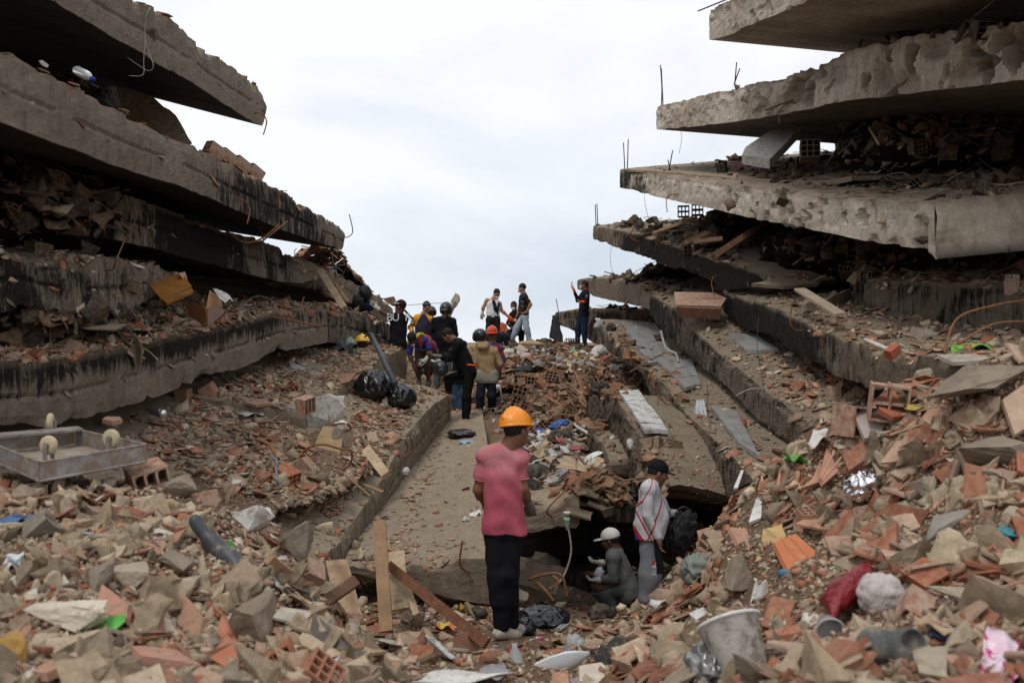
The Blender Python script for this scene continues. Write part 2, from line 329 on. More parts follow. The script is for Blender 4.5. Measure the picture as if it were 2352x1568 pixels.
# ================================================================= slabs
def line3(pts, dA, dB, x0=None, x1=None):
    """pixels along an edge; depth runs as on a straight edge in space from dA to dB"""
    x0 = pts[0][0] if x0 is None else x0; x1 = pts[-1][0] if x1 is None else x1
    r = []
    for px, py in pts:
        t = (px - x0) / (x1 - x0); d = 1 / ((1 - t) / dA + t / dB); r.append(P(px, py, d))
    return r
def resamp(pl, n):
    pl = np.array(pl); s = np.concatenate([[0], np.cumsum(np.linalg.norm(np.diff(pl, axis=0), axis=1))]); t = np.linspace(0, s[-1], n)
    return np.stack([np.interp(t, s, pl[:, k]) for k in range(3)], -1), s[-1]
def slab(name, label, top, bot, dA, dB, lat, width, m, ext=(0, 0), soot=.25, soot_shade=None, pits=0, chip=.05, line=True, seed=0, recv=True, cell=.065, group=None, cat='floor slab', rough=.02, topdrop=0, parts=None, nm=15, xr=None, soff_shade=1.0):
    """broken floor slab: face between two pixel edges, running back along lat"""
    x0, x1 = xr or (top[0][0], top[-1][0])
    T = line3(top, dA, dB, x0, x1); B = line3(bot, dA, dB, x0, x1)
    for L_ in (T, B):
        if ext[0]: L_.insert(0, L_[0] + nrm(L_[0] - L_[min(2, len(L_) - 1)]) * ext[0])
        if ext[1]: L_.append(L_[-1] + nrm(L_[-1] - L_[-min(3, len(L_))]) * ext[1])
    _, ln = resamp(T, 4); n = max(12, int(ln / cell)); T, _ = resamp(T, n); B, _ = resamp(B, n)
    lat = nrm(lat); fn = []
    K = [0, .05, .12, .22, .36, .55, .8, 1.1, 1.5, 2, 2.6, 3.3, 4.1, 5, 6, 7.2, 8.5, 10, 12]; K = [k for k in K if k < width] + [width]
    ring = []; kind = []; fv = []
    for j in range(nm + 1):                                     # face, bottom -> top
        t = j / nm; ring.append(B + (T - B) * t); kind.append(0); fv.append(t)
    for k in K[1:]: ring.append(T + lat * k - np.array([0, 0, topdrop * k])); kind.append(1); fv.append(1)
    for k in K[::-1][:-1]: ring.append(B + lat * k); kind.append(2); fv.append(0)
    R = np.stack(ring, 0); m_ = len(ring)                       # m_ x n x 3
    tang = nrm(T[-1] - T[0]); outn = np.cross(tang, (0, 0, 1)); outn = nrm(outn);
    if np.dot(outn, lat) > 0: outn = -outn
    flat = R.reshape(-1, 3)
    ns = (fbm(flat, 1.6, 3, seed) * .022 + fbm(flat, 9, 4, seed + 5) * .020) * (rough / .02)
    kd = np.repeat(kind, n); fvv = np.repeat(fv, n)
    al = np.tile(np.linspace(0, ln, n), m_)
    edge = np.clip((fvv - .72) / .28, 0, 1) * (kd == 0) + (kd == 1) * np.repeat([0] * (nm + 1) + [max(0, 1 - k / .25) for k in K[1:]] + [0] * (len(K) - 1), n)
    aa = lambda f, k: fbm(np.stack([al, al * 0 + k, al * 0 + seed], -1), f, 3, seed + 40 + k)
    stp = lambda x, n_: np.round(np.maximum(0, x) * n_) / n_                     # broken in flat angular bites, not waves
    ch = (stp(aa(.9, 0) - .08, 9) * 1.3 + stp(aa(3.6, 3) - .05, 7) * 1.0 + np.maximum(0, aa(9, 5)) * .5) * 1.2 * chip
    ch2 = (stp(aa(1.3, 7) - .12, 8) * 1.2 + stp(aa(4.5, 9) - .05, 6) * .8) * chip
    bedge = np.clip((.2 - fvv) / .2, 0, 1) * (kd != 1)
    ch = ch + np.maximum(0, fbm(np.stack([al, al * 0 + 3, al * 0 + seed], -1), 4.5, 3, seed + 41) - .02) * 1.5 * chip
    isf = (kd == 0)
    d = np.zeros((len(flat), 3))
    d += outn * (ns * isf)[:, None] + np.array([0, 0, 1]) * (ns * .9 * (kd == 1))[:, None]
    d[:, 2] -= ch * edge; d -= outn * (ch * edge * .9)[:, None]
    d[:, 2] += ch2 * bedge; d -= outn * (ch2 * bedge * .5)[:, None]
    if line:
        mid = np.exp(-((fvv - .47) / .035) ** 2) * isf * (fbm(np.stack([al, al * 0, al * 0], -1), 2.5, 3, seed + 9) > -.35)
        d -= outn * (mid * .020)[:, None]
    if pits:
        q = np.stack([al, fvv * np.linalg.norm(T[0] - B[0]) * 1.2, al * 0 + seed], -1)
        pf = fbm(q, 2.1, 3, seed + 77); pf2 = fbm(q, 4.6, 3, seed + 78)
        pp = np.clip((pf - .02) * 4, 0, 1) * .45 + np.clip((pf2 - .10) * 6, 0, 1) * .75
        pw = np.clip(np.sin(np.clip(fvv, 0.12, 1) * math.pi) * 1.6, 0, 1) * isf
        pa = pits(al / ln) if callable(pits) else pits
        d -= outn * (pp * pw * pa)[:, None]; pit = pp * pw * np.clip(pa * 5, 0, 1)
    else: pit = np.zeros(len(flat))
    gro_shade = (mid * .16 if line else 0)  # groove line tinted dark to stand for its own shadow
    V = flat + d
    so_ = (soot_shade(al / ln, fvv) if soot_shade else soot * np.ones(len(flat))) + gro_shade
    so_ = np.where(kd == 2, np.minimum(so_ + .15 * soff_shade, 1), so_) * np.where(kd == 1, .35, 1)  # undersides get extra darkening as painted shade
    M = np.stack([np.clip(so_, 0, 1), (kd == 1) * 1.0 + (kd == 0) * np.clip((fvv - .88) / .12, 0, 1) * .8, (kd == 2) * soff_shade, 1 - np.clip(pit, 0, 1)], -1)  # third channel paints shade onto the underside
    f = []
    for a in range(m_):
        b_ = (a + 1) % m_
        for i in range(n - 1): f.append((a * n + i, a * n + i + 1, b_ * n + i + 1, b_ * n + i))
    vs = [V]; ms = [M]; base = len(V)
    for end in (0, n - 1):                                      # rough end caps
        rim = [a * n + end for a in range(m_)]; prev = rim; tv = (T[0] - T[1] if end == 0 else T[-1] - T[-2]); tv = nrm(tv)
        # cap rows: connect face/top chain to bottom chain through the thickness
        up = rim[nm:nm + len(K)]; lo = [rim[0]] + rim[::-1][:len(K) - 1]
        rows = [up]
        for s_ in (.25, .5, .75):
            q = V[up] * (1 - s_) + V[lo] * s_; q = q + tv * (fbm(q, 3.1, 4, seed + 3) * .09 + .02)[:, None]
            idx = list(range(base, base + len(q))); base += len(q); vs.append(q); ms.append(np.tile([M[end][0], .1, 0, 1], (len(q), 1))); rows.append(idx)
        rows.append(lo)
        fa = rim[:nm + 1]                                       # face column shared: stitch with a fan of quads
        for r in range(4):
            for k in range(len(up) - 1): f.append((rows[r][k], rows[r][k + 1], rows[r + 1][k + 1], rows[r + 1][k]))
        st = [rows[0][0], rows[1][0], rows[2][0], rows[3][0], rows[4][0]]
        f.append(tuple(fa) + tuple(st[3:0:-1]))
    V = np.concatenate(vs); M = np.concatenate(ms)
    bm_ = bmesh.new(); org = (T[n // 2] + B[n // 2]) / 2
    o = link(name, V, f, m, smooth=False, org=org, attr={'Mask': M})
    bm_.from_mesh(o.data); bmesh.ops.recalc_face_normals(bm_, faces=bm_.faces); bm_.to_mesh(o.data); bm_.free()
    if recv: RECV.append((V, f))
    tag(o, label, cat, group, 'thing'); o['_o'] = [float(x) for x in org]
    SL[name + str(seed)] = dict(T=T, B=B, lat=lat, out=outn, o=o)
    return o
SL = {}
LG, RG = 'collapsed floor slabs stacked on the left', 'collapsed floor slabs stacked on the right'
g1 = lambda c, wd: (lambda u, v: np.exp(-((u - c) / wd) ** 2))
# ---- left stack
slab('floor_slab', 'topmost tan slab of the left stack, its broken tip pointing at the sky',
 [(312,0),(354,16),(425,70),(485,118),(531,152),(599,196),(616,228)], [(312,116),(354,142),(400,168),(443,191),(531,248),(575,276),(604,291)],
 9.6, 13.9, (-1, 0, .26), 7, CON_L, ext=(7.5, 0), soot=.08, seed=1, xr=(312, 610), group=LG, chip=.08)
slab('floor_slab', 'long tan slab, second from the top on the left, streaked black towards its tip',
 [(0,106),(46,131),(142,181),(230,227),(319,276),(425,319),(531,376),(638,432),(720,483),(779,517),(795,535)],
 [(0,280),(106,322),(248,375),(319,399),(425,431),(531,478),(638,524),(720,553),(770,570),(784,574)],
 7, 17, (-1, 0, .16), 8, CON_L, ext=(3.5, 0), soot_shade=lambda u, v: .03 + .55 * np.exp(-((u - .80) / .2) ** 2) + .3 * np.exp(-((u - .63) / .09) ** 2), seed=2, xr=(0, 790), group=LG, chip=.05)
slab('floor_slab', 'left slab with a pale broken end beside a dark gap, third from the top',
 [(266,437),(337,457),(410,485),(499,520),(588,545),(659,577),(727,606),(736,618)], [(267,552),(356,572),(463,602),(570,631),(652,648),(695,650),(722,640),(728,632)],
 10, 17, (-1, .15, .08), 7, CON_L, ext=(0, 0), soot_shade=lambda u, v: .18 + .78 * np.exp(-((u - .30) / .22) ** 2) + .35 * np.exp(-((u - .72) / .1) ** 2), seed=3, xr=(266, 732), group=LG)
slab('floor_slab', 'dim slab fragment in the dark gap on the far left, third level',
 [(-60,400),(60,414),(170,422),(240,434),(258,445)], [(-60,462),(60,468),(170,484),(227,491),(250,480)], 9, 11, (-1, .2, .05), 5, CON_L, ext=(2.5, 0), soot=.42, seed=4, xr=(-60, 255), group=LG)
slab('floor_slab', 'soot-blackened rounded slab with a dusty top, fourth from the top on the left',
 [(0,552),(71,574),(120,596),(178,595),(249,590),(356,602),(420,615),(428,625)], [(0,720),(36,702),(107,711),(214,727),(285,718),(340,690),(400,660),(420,640)],
 7.8, 11.5, (-1, .1, .10), 6, CON_L, ext=(3, 0), soot_shade=lambda u, v: .50 + .3 * np.sin(u * 5) * .5, seed=5, xr=(0, 424), group=LG, chip=.12, rough=.045)
slab('floor_slab', 'long slab with a board mark along its streaked face, fifth on the left',
 [(0,828),(80,824),(153,817),(249,801),(328,784),(427,762),(534,741),(641,716),(700,708),(752,708)],
 [(0,990),(80,986),(158,975),(250,948),(356,912),(463,873),(556,844),(638,809),(700,797),(752,786)],
 7.6, 15.8, (-1, .05, .115), 6, CON_L, ext=(3.2, 0), soot_shade=lambda u, v: .24 + .55 * np.clip((v - .45) * 3, -.6, 1) * np.exp(-((u - .55) / .4) ** 2), seed=6, xr=(0, 752), group=LG, chip=.10)
slab('floor_slab', 'far end of the fifth left slab, brown and cracked, above the yellow hard hat',
 [(756,711),(790,702),(830,714),(864,724),(895,745),(915,766)], [(756,786),(800,796),(840,800),(870,806),(900,822),(916,832)],
 16, 19.5, (-1, .05, .1), 5, CON_L, soot=.5, seed=7, xr=(756, 915), group=LG, chip=.1)
slab('floor_slab', 'tan slab end high on the left above the dark backpacks',
 [(744,612),(790,630),(840,655),(880,682),(900,700),(905,712)], [(744,668),(790,690),(830,706),(868,730),(893,742),(900,735)],
 17.5, 21, (-1, .1, .12), 5, CON_L, soot=.12, seed=8, xr=(744, 905), group=LG, chip=.1)
slab('floor_slab', 'left slab step whose pale face rises behind the black rubbish bag',
 [(790,883),(834,858),(869,826),(905,808),(931,798)], [(790,945),(834,925),(869,898),(905,878),(931,862)],
 13.6, 18.6, (-1, 0, .16), 4.5, CON_P, ext=(2.0, 0), soot=.0, seed=9, xr=(790, 931), group=LG, chip=.06, line=False)
slab('floor_slab', 'lowest left slab whose long face walls in the sandy ramp',
 [(640,1360),(720,1292),(784,1240),(802,1208),(851,1146),(890,1077),(920,1020),(970,955),(1000,925),(1032,904)],
 [(640,1480),(720,1412),(800,1350),(830,1315),(880,1204),(926,1120),(965,1065),(1000,1015),(1020,990),(1037,968)],
 6.9, 17.2, (-1, .05, .30), 3.4, CON_P, ext=(0, 0), soot=.24, seed=10, xr=(640, 1034), group=LG, chip=.09)  # soot value paints the face in shade, darker than its top
# ---- ramp and the slab end over the cave
slab('concrete_ramp', 'sandy sloping slab with a broken near end that leads up to the workers',
 [(930,1296),(985,1290),(1040,1286),(1075,1276),(1103,1279),(1135,1270),(1160,1262)], [(946,1350),(985,1366),(1040,1374),(1090,1384),(1129,1388),(1150,1375),(1160,1370)],
 8.6, 8.7, (-.052, 1, .064), 10.5, CON_P, ext=(.55, 0), soot=.0, seed=11, line=False, chip=.12, cat='ramp', xr=(930, 1160))
slab('floor_slab', 'broken slab end covered with cardboard and rubbish, jutting over the black cave',
 [(1180,1158),(1230,1160),(1270,1152),(1300,1140),(1322,1128),(1330,1132)], [(1180,1226),(1230,1226),(1262,1214),(1290,1208),(1322,1214),(1332,1200)],
 9.6, 9.6, (.015, 1, .075), 5.5, CON_P, soot=.05, seed=12, line=False, chip=.10, xr=(1180, 1330))
slab('floor_slab', 'slab coloured black for shade inside the cave behind the crouching person',
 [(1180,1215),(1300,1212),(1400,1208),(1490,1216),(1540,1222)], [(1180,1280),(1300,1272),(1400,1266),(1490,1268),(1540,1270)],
 12.2, 11.6, (.05, 1, .0), 3, CON_K, soot=.75, seed=13, line=False, xr=(1180, 1540))  # black colour stands for the deep shade inside the cave
slab('floor_slab', 'added black slab standing in for shade at the back of the cave floor',
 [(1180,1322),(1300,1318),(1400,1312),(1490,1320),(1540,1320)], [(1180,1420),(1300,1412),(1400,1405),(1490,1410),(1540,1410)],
 12.0, 11.4, (.05, 1, .0), 3, CON_K, soot=.55, seed=14, line=False, xr=(1180, 1540))  # added back wall, its black colour replaces the darkness of the hole
# ---- right stack
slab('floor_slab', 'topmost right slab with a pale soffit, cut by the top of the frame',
 [(1630,20),(1665,4),(1712,-14),(1850,-66)], [(1630,92),(1668,84),(1720,60),(1850,4)], 15, 11.5, (1, .30, .0), 9, CON_W, ext=(0, 4), soot=.02, soff_shade=.22, seed=21, line=False, pits=.05, xr=(1630, 1850), group=RG)
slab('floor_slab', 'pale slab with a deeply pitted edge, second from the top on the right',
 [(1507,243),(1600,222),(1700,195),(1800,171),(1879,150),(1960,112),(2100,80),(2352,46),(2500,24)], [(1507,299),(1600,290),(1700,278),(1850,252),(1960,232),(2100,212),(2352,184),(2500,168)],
 19, 9.2, (1, .22, -.03), 9, CON_W, ext=(0, 1), soot=.0, seed=22, line=False, pits=lambda u: .03 + .26 * np.clip((u - .24) * 2.2, 0, 1), xr=(1507, 2500), soff_shade=.85, group=RG, cell=.05, nm=18, rough=.03)
slab('floor_slab', 'third right slab from the top, with a black tip and thick pale near end',
 [(1424,388),(1480,396),(1560,408),(1680,424),(1780,434),(1850,446),(1950,454),(2050,460),(2145,462)], [(1424,431),(1500,450),(1570,466),(1643,481),(1740,505),(1820,520),(1900,535),(2000,556),(2115,572),(2145,597)],
 20, 10.4, (1, .10, .10), 9, CON_W, soot_shade=lambda u, v: .62 * np.exp(-(u / .26) ** 2) + .0, seed=23, line=False, pits=lambda u: .03 + .05 * (u > .5), xr=(1424, 2145), group=RG, nm=14, cell=.055)
slab('floor_slab', 'right slab with burnt debris heaped on its white floor, fourth from the top',
 [(1362,517),(1445,533),(1530,555),(1600,580),(1690,607),(1740,625),(1762,650)], [(1362,549),(1420,570),(1500,602),(1580,627),(1640,647),(1700,665),(1740,668),(1762,668)],
 22, 15, (1, .12, .08), 8, CON_R, soot_shade=lambda u, v: .25 + .6 * np.clip(u * 2.2, 0, 1), seed=24, line=False, xr=(1362, 1762), group=RG, chip=.06)
slab('floor_slab', 'right slab tip behind the person raising a phone, fifth from the top',
 [(1325,643),(1360,636),(1410,640),(1450,650),(1488,663),(1520,675)], [(1327,664),(1363,680),(1410,692),(1450,699),(1488,709),(1520,716)],
 27.5, 19, (1, .12, .07), 8, CON_R, soot=.22, seed=25, line=False, xr=(1325, 1520), group=RG, chip=.05)
slab('floor_slab', 'long sooty slab edge descending from the brick panel to the right foreground mound',
 [(1492,671),(1559,712),(1577,741),(1637,798),(1680,833),(1748,887),(1830,944),(1894,987),(1960,1030)], [(1492,725),(1530,765),(1566,802),(1600,835),(1669,887),(1716,937),(1773,994),(1808,1026),(1870,1085)],
 19.5, 9.3, (1, .10, .05), 6, CON_R, soot_shade=lambda u, v: .62 + .15 * np.exp(-(u / .3) ** 2) - .35 * u, seed=26, line=False, xr=(1492, 1960), group=RG, chip=.10)
slab('floor_slab', 'black ribbed right slab edge with planks lying on its dusty top',
 [(1661,671),(1748,691),(1808,720),(1880,752),(1933,777),(2033,802),(2107,816),(2200,824)], [(1661,716),(1702,748),(1773,784),(1844,820),(1919,862),(1987,890),(2050,900),(2200,930)],
 16.5, 8.4, (1, .10, .07), 6, CON_R, soot_shade=lambda u, v: .85 - .75 * np.clip((u - .42) * 2, 0, 1), seed=27, line=False, xr=(1661, 2200), group=RG, chip=.08)
slab('floor_slab', 'dark rough slab block at the far right under the cracked beam end',
 [(1960,634),(2040,640),(2120,646),(2220,650),(2352,656),(2450,660)], [(1962,706),(2040,724),(2120,742),(2220,755),(2352,772),(2450,782)],
 13.5, 10, (1, .10, .08), 6, CON_R, soot=.42, seed=28, line=False, xr=(1960, 2450), group=RG, chip=.06, rough=.03)
slab('floor_slab', 'right slab with cracked grey floor tiles beside its dusty edge',
 [(1368,731),(1400,770),(1459,825),(1523,880),(1573,945),(1620,990),(1665,1030),(1728,1098)], [(1374,784),(1410,815),(1473,855),(1490,912),(1540,975),(1584,1027),(1625,1080),(1672,1142)],
 22, 9.8, (1, .14, -.05), 6, CON_R, soot_shade=lambda u, v: .50 - .12 * u, seed=29, line=False, xr=(1368, 1728), group=RG, chip=.08)  # face tinted dark to read as shaded against its top
slab('floor_slab', 'lowest right slab with a strip of white tiles, its rounded end hanging over the cave',
 [(1345,890),(1402,898),(1425,930),(1450,980),(1470,1030),(1482,1075),(1488,1110)], [(1350,960),(1392,1002),(1398,1040),(1402,1085),(1415,1125),(1440,1146),(1462,1148)],
 17, 10.6, (1, .22, -.17), 5, CON_R, soot=.40, seed=30, line=False, xr=(1345, 1488), group=RG, chip=.16, rough=.05)  # soot value also paints this face as shaded below its top
slab('floor_slab', 'small slab edge beside the dark gully, below the white-tiled slab',
 [(1345,975),(1360,990),(1385,1020),(1398,1055)], [(1350,1030),(1366,1045),(1388,1080),(1398,1098)], 14.5, 12, (1, .1, .0), 2, CON_R, soot=.1, seed=31, line=False, xr=(1345, 1398), group=RG)
slab('floor_slab', 'dark bent slab end with a black sheet draped over it, right of the jeans-wearing man',
 [(1268,722),(1290,712),(1330,708),(1380,706),(1440,712)], [(1270,744),(1300,752),(1340,770),(1380,800),(1440,815)],
 29.5, 27, (1, .1, .0), 4, CON_R, soot=.55, seed=32, line=False, xr=(1268, 1440), group=RG, chip=.06)
slab('floor_slab', 'added short dark slab shading the cave between the rubbish and the rounded slab end', [(1322,1146),(1370,1150),(1420,1156),(1470,1160)], [(1322,1186),(1370,1196),(1420,1200),(1470,1200)],
 11.4, 11.2, (.05, 1, .06), 2.6, CON_K, soot=.5, seed=33, line=False, xr=(1322, 1470))  # added roof piece keeping light out of the cave, coloured dark as shade
# added black fillers that block light and make the stack gaps dark
CORES = set()
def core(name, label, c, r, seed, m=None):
    v, f = blob(c, r, n=34, amp=.28, fr=3.5, s=seed); o = link(name, v, f, m or MATS['black concrete with soot and painted shade'], attr={'Mask': np.tile([.75, 0, 0, 1], (len(v), 1))})
    tag(o, label, 'dark filler'); CORES.add(len(RECV)); RECV.append((v, f)); return o
core('dark_filler', 'added black filler that darkens the gap under the topmost left slab', P(20, 175, 14.6), (1.5, 2.0, 1.0), 3)
core('dark_filler', 'added black filler darkening the gap between the second and third left slabs', P(140, 385, 11.8), (1.35, 2.6, .6), 4)
core('dark_filler', 'added black filler darkening the gap between the third and fourth left slabs', P(80, 510, 10.8), (1.2, 2.5, .5), 5)
core('dark_filler', 'added black filler darkening the gap between the fourth and fifth left slabs', P(70, 740, 10.2), (1.1, 2.5, .35), 6)
core('dark_filler', 'added black filler darkening the gap under the topmost right slab', P(2330, 70, 13.5), (1.6, 2.0, .5), 7)
core('dark_filler', 'added black filler deepening the shadow under the pitted right slab', P(2260, 330, 15), (2.2, 1.6, .8), 8)
core('dark_filler', 'added black filler deepening the shadow below the third right slab', P(2080, 590, 16), (2.3, 1.8, .7), 9)
core('dark_filler', 'added black filler darkening the space above the far right block', P(2380, 570, 13.5), (1.4, 1.4, .6), 10)
# ================================================================= debris kinds (unit-sized shapes)
def hull(pts):
    b = bmesh.new(); [b.verts.new(p) for p in pts]
    r = bmesh.ops.convex_hull(b, input=b.verts); bmesh.ops.delete(b, geom=[g for g in r['geom_interior'] if isinstance(g, bmesh.types.BMVert)], context='VERTS')
    b.verts.ensure_lookup_table(); b.verts.index_update(); v = [tuple(x.co) for x in b.verts]; f = [tuple(q.index for q in p.verts) for p in b.faces]; b.free(); return np.array(v), f
def rough(v, f, sub, amp, s):
    b = bmesh.new(); vs = [b.verts.new(p) for p in v]
    for q in f:
        try: b.faces.new([vs[i] for i in q])
        except ValueError: pass
    bmesh.ops.subdivide_edges(b, edges=b.edges[:], cuts=sub, use_grid_fill=True, smooth=.0)
    b.verts.ensure_lookup_table(); b.verts.index_update(); p = np.array([x.co[:] for x in b.verts]); fs = [tuple(q.index for q in g.verts) for g in b.faces]; b.free()
    c = p.mean(0); d = p - c; p = p + d * (fbm(p * 1.0 + s, 2.2, 4, s) * amp)[:, None] + .035 * np.stack([fbm(p + k, 6, 2, s + k) for k in range(3)], -1); return p, fs
def rpoly(n, ax, ay, j=.25):
    a = np.sort(RNG.rand(n) * .5 + np.arange(n)) / n * 2 * math.pi
    return [(ax * math.cos(t) * (1 + RNG.uniform(-j, j)), ay * math.sin(t) * (1 + RNG.uniform(-j, j))) for t in a]
PR = {}
PR['chunk'] = [hull(RNG.randn(14, 3) * (.28, .24, .17)) for _ in range(9)]
PR['chunk_fine'] = [rough(*hull(RNG.randn(12, 3) * (.28, .23, .16)), 2, .55, 5 + k) for k in range(12)]
PR['shard'] = []
for k in range(10):
    mb = MB(); v, f = plate(rpoly(RNG.randint(4, 7), .5, .32), .055, (0, 0, 0), np.eye(3), bend=RNG.choice([0, 0, .15])); mb.add(v, f); PR['shard'].append((mb.V(), mb.f))
def tile_proto():
    """ribbed face of a hollow block: grooves on one side, webs stubs on the other"""
    mb = MB(); a, b = .5, RNG.uniform(.24, .36); n = 3
    xs = np.linspace(-a, a, n + 1)
    o = rpoly(6, a, b, .2)
    v, f = plate(o, .05, (0, 0, 0), np.eye(3)); mb.add(v, f)
    for k in range(n):
        v, f = box((0 + RNG.uniform(-.05, .05), -b * .55 + k * b * .5, -.05), (a * 1.1, .035, .09)); mb.add(v, f)
    for k in range(4):
        v, f = box((RNG.uniform(-.05, .05), -b * .5 + k * b * .33, .028), (a * 1.2, .02, .012)); mb.add(v, f)
    return mb.V(), mb.f
PR['ribbed'] = [tile_proto() for _ in range(5)]
def hollow(nx, ny, L_=1.0, w=.66, h=.66, t=.05, broken=0):
    """clay block with nx x ny holes running along x"""
    mb = MB(); ls = L_
    ys = np.linspace(-w / 2, w / 2, nx + 1); zs = np.linspace(-h / 2, h / 2, ny + 1)
    for k, y in enumerate(ys):
        l2 = ls * (1 - (RNG.uniform(0, .45) if broken and k > nx * .4 else 0)); v, f = box(((l2 - ls) / 2, y, 0), (l2, t, h + t * .9 - k * .002)); mb.add(v, f)
    for k, z in enumerate(zs):
        for j in range(nx):
            l2 = ls * (1 - (RNG.uniform(0, .5) if broken and (k == ny or j == nx - 1) else 0)) - .004
            v, f = box(((l2 - ls) / 2, (ys[j] + ys[j + 1]) / 2, z), (l2, ys[1] - ys[0] - t - .002, t)); mb.add(v, f)
    return mb.V(), mb.f
PR['hollow'] = [hollow(2, 3), hollow(3, 3), hollow(2, 3, broken=1), hollow(2, 2, .8, broken=1), hollow(3, 3, .9, broken=1)]
PR['stick'] = []
for k in range(4):
    v, f = box((0, 0, 0), (1, .035 + .05 * RNG.rand(), .022)); v = v + fbm(v, 3, 2, k)[:, None] * .01; PR['stick'].append((v, f))
for k in range(3):
    v, f = tube(spline([(-.5, 0, 0), (-.2, RNG.uniform(-.1, .1), .06), (.15, RNG.uniform(-.12, .12), 0), (.5, 0, .03)], 3), .010, 5); PR['stick'].append((v, f))
def sheetp(s, fold=.3):
    a = RNG.uniform(-.3, .3); ph = RNG.uniform(0, 6)
    def fn(u, v):
        x = (u - .5) * (1 + .2 * np.sin(v * 5 + ph)); y = (v - .5) * .7 * (1 + .2 * np.cos(u * 4 + ph)); return np.stack([x, y, fold * (.4 * np.abs(u - .5 + a) + .16 * np.sin(u * 7 + ph + v * 3) * np.cos(v * 5))], -1)
    return grid_sheet(7, 6, fn, .006)
PR['sheet'] = [sheetp(k, .15 + .12 * k) for k in range(6)]
PR['crump'] = [blob((0, 0, 0), (.5, .36, .27), n=12, amp=.42, fr=2.4, ridg=True, s=k * 5 + 1) for k in range(6)]
def bottle(k):
    r = .17; prof = [(r * .7, 0), (r, .03), (r * .93, .2), (r, .35), (r, .62), (r * .45, .85), (r * .3, .88), (r * .3, .97), (r * .34, .97), (r * .34, 1.02), (0.01, 1.03)]
    if k == 1: prof = [(.15, 0), (.24, .55), (.26, .56), (.26, .6), (.2, .6), (.13, .05)]
    if k == 2: prof = [(.2, 0), (.2, .6), (.17, .64), (.17, .7), (.01, .71)]
    v, f = lathe(prof, (0, 0, -.4), n=12); v = v @ rot(0, math.pi / 2, 0).T; return v, f
PR['bottle'] = [bottle(k) for k in range(3)]
def tray():
    def fn(u, v):
        r = np.maximum(np.abs(u - .5), np.abs(v - .5)) * 2; return np.stack([(u - .5), (v - .5) * .8, np.clip((r - .55) * 3, 0, 1) * .16 - np.clip((r - .9) * 10, 0, 1) * .02], -1)
    return grid_sheet(14, 12, fn, .02)
PR['tray'] = [tray()]
# ================================================================= ray receiver
COREF = []
def make_bvh():
    vs = []; fs = []; n = 0; COREF[:] = []
    for ri, (v, f) in enumerate(RECV):
        vs.append(v)
        if ri in CORES: COREF.append((len(fs), len(fs) + len(f)))
        fs += [tuple(int(i) + n for i in q) for q in f]; n += len(v)
    return BVHTree.FromPolygons(np.concatenate(vs).tolist(), fs)
BV = make_bvh()
def shoot(px, py, o=CAM):
    d = nrm(np.array([(px - W / 2) / F, 1, (H / 2 - py) / F])); h = BV.ray_cast(Vector(o), Vector(d), 80)
    if h[0] is None: return None
    return np.array(h[0]), np.array(h[1]), any(a <= h[2] < b for a, b in COREF)
def down(x, y, z=9.0, zmax=12):
    h = BV.ray_cast(Vector((x, y, z)), Vector((0, 0, -1)), zmax)
    return (None if h[0] is None else (np.array(h[0]), np.array(h[1])))
def inpoly(x, y, poly):
    r = False; n = len(poly); j = n - 1
    for i in range(n):
        xi, yi = poly[i]; xj, yj = poly[j]
        if (yi > y) != (yj > y) and x < (xj - xi) * (y - yi) / (yj - yi) + xi: r = not r
        j = i
    return r
TERRA = [(.34, .125, .068), (.38, .165, .10), (.43, .23, .155), (.40, .26, .185), (.27, .10, .06), (.44, .31, .23), (.36, .24, .17)]
MORT = [(0.365, 0.279, 0.184), (0.294, 0.225, 0.152), (0.436, 0.343, 0.239), (0.274, 0.221, 0.161), (0.507, 0.412, 0.285), (0.224, 0.171, 0.115)]
PALE = [(.62, .56, .46), (.70, .66, .60), (.55, .48, .38)]
BURN_SHADE = [(.05, .04, .032), (.085, .06, .045), (.035, .03, .026), (.13, .085, .055)]  # burnt pieces, also debris painted dark as if in shadow
BROWN = [(.17, .095, .055), (.22, .13, .08), (.13, .075, .045), (.25, .17, .11), (.28, .12, .065)]
WOOD = [(.40, .27, .16), (.30, .20, .12), (.17, .11, .07)]
PLAS = [(.55, .55, .55), (.42, .43, .45), (.30, .32, .34), (.62, .62, .60), (.5, .49, .46), (.58, .56, .5), (.4, .38, .34), (.22, .36, .44), (.10, .22, .42), (.12, .28, .2), (.48, .36, .10), (.38, .08, .07), (.55, .5, .4), (.45, .32, .34)]
CARD = [(.42, .30, .19), (.50, .38, .25), (.36, .25, .16)]
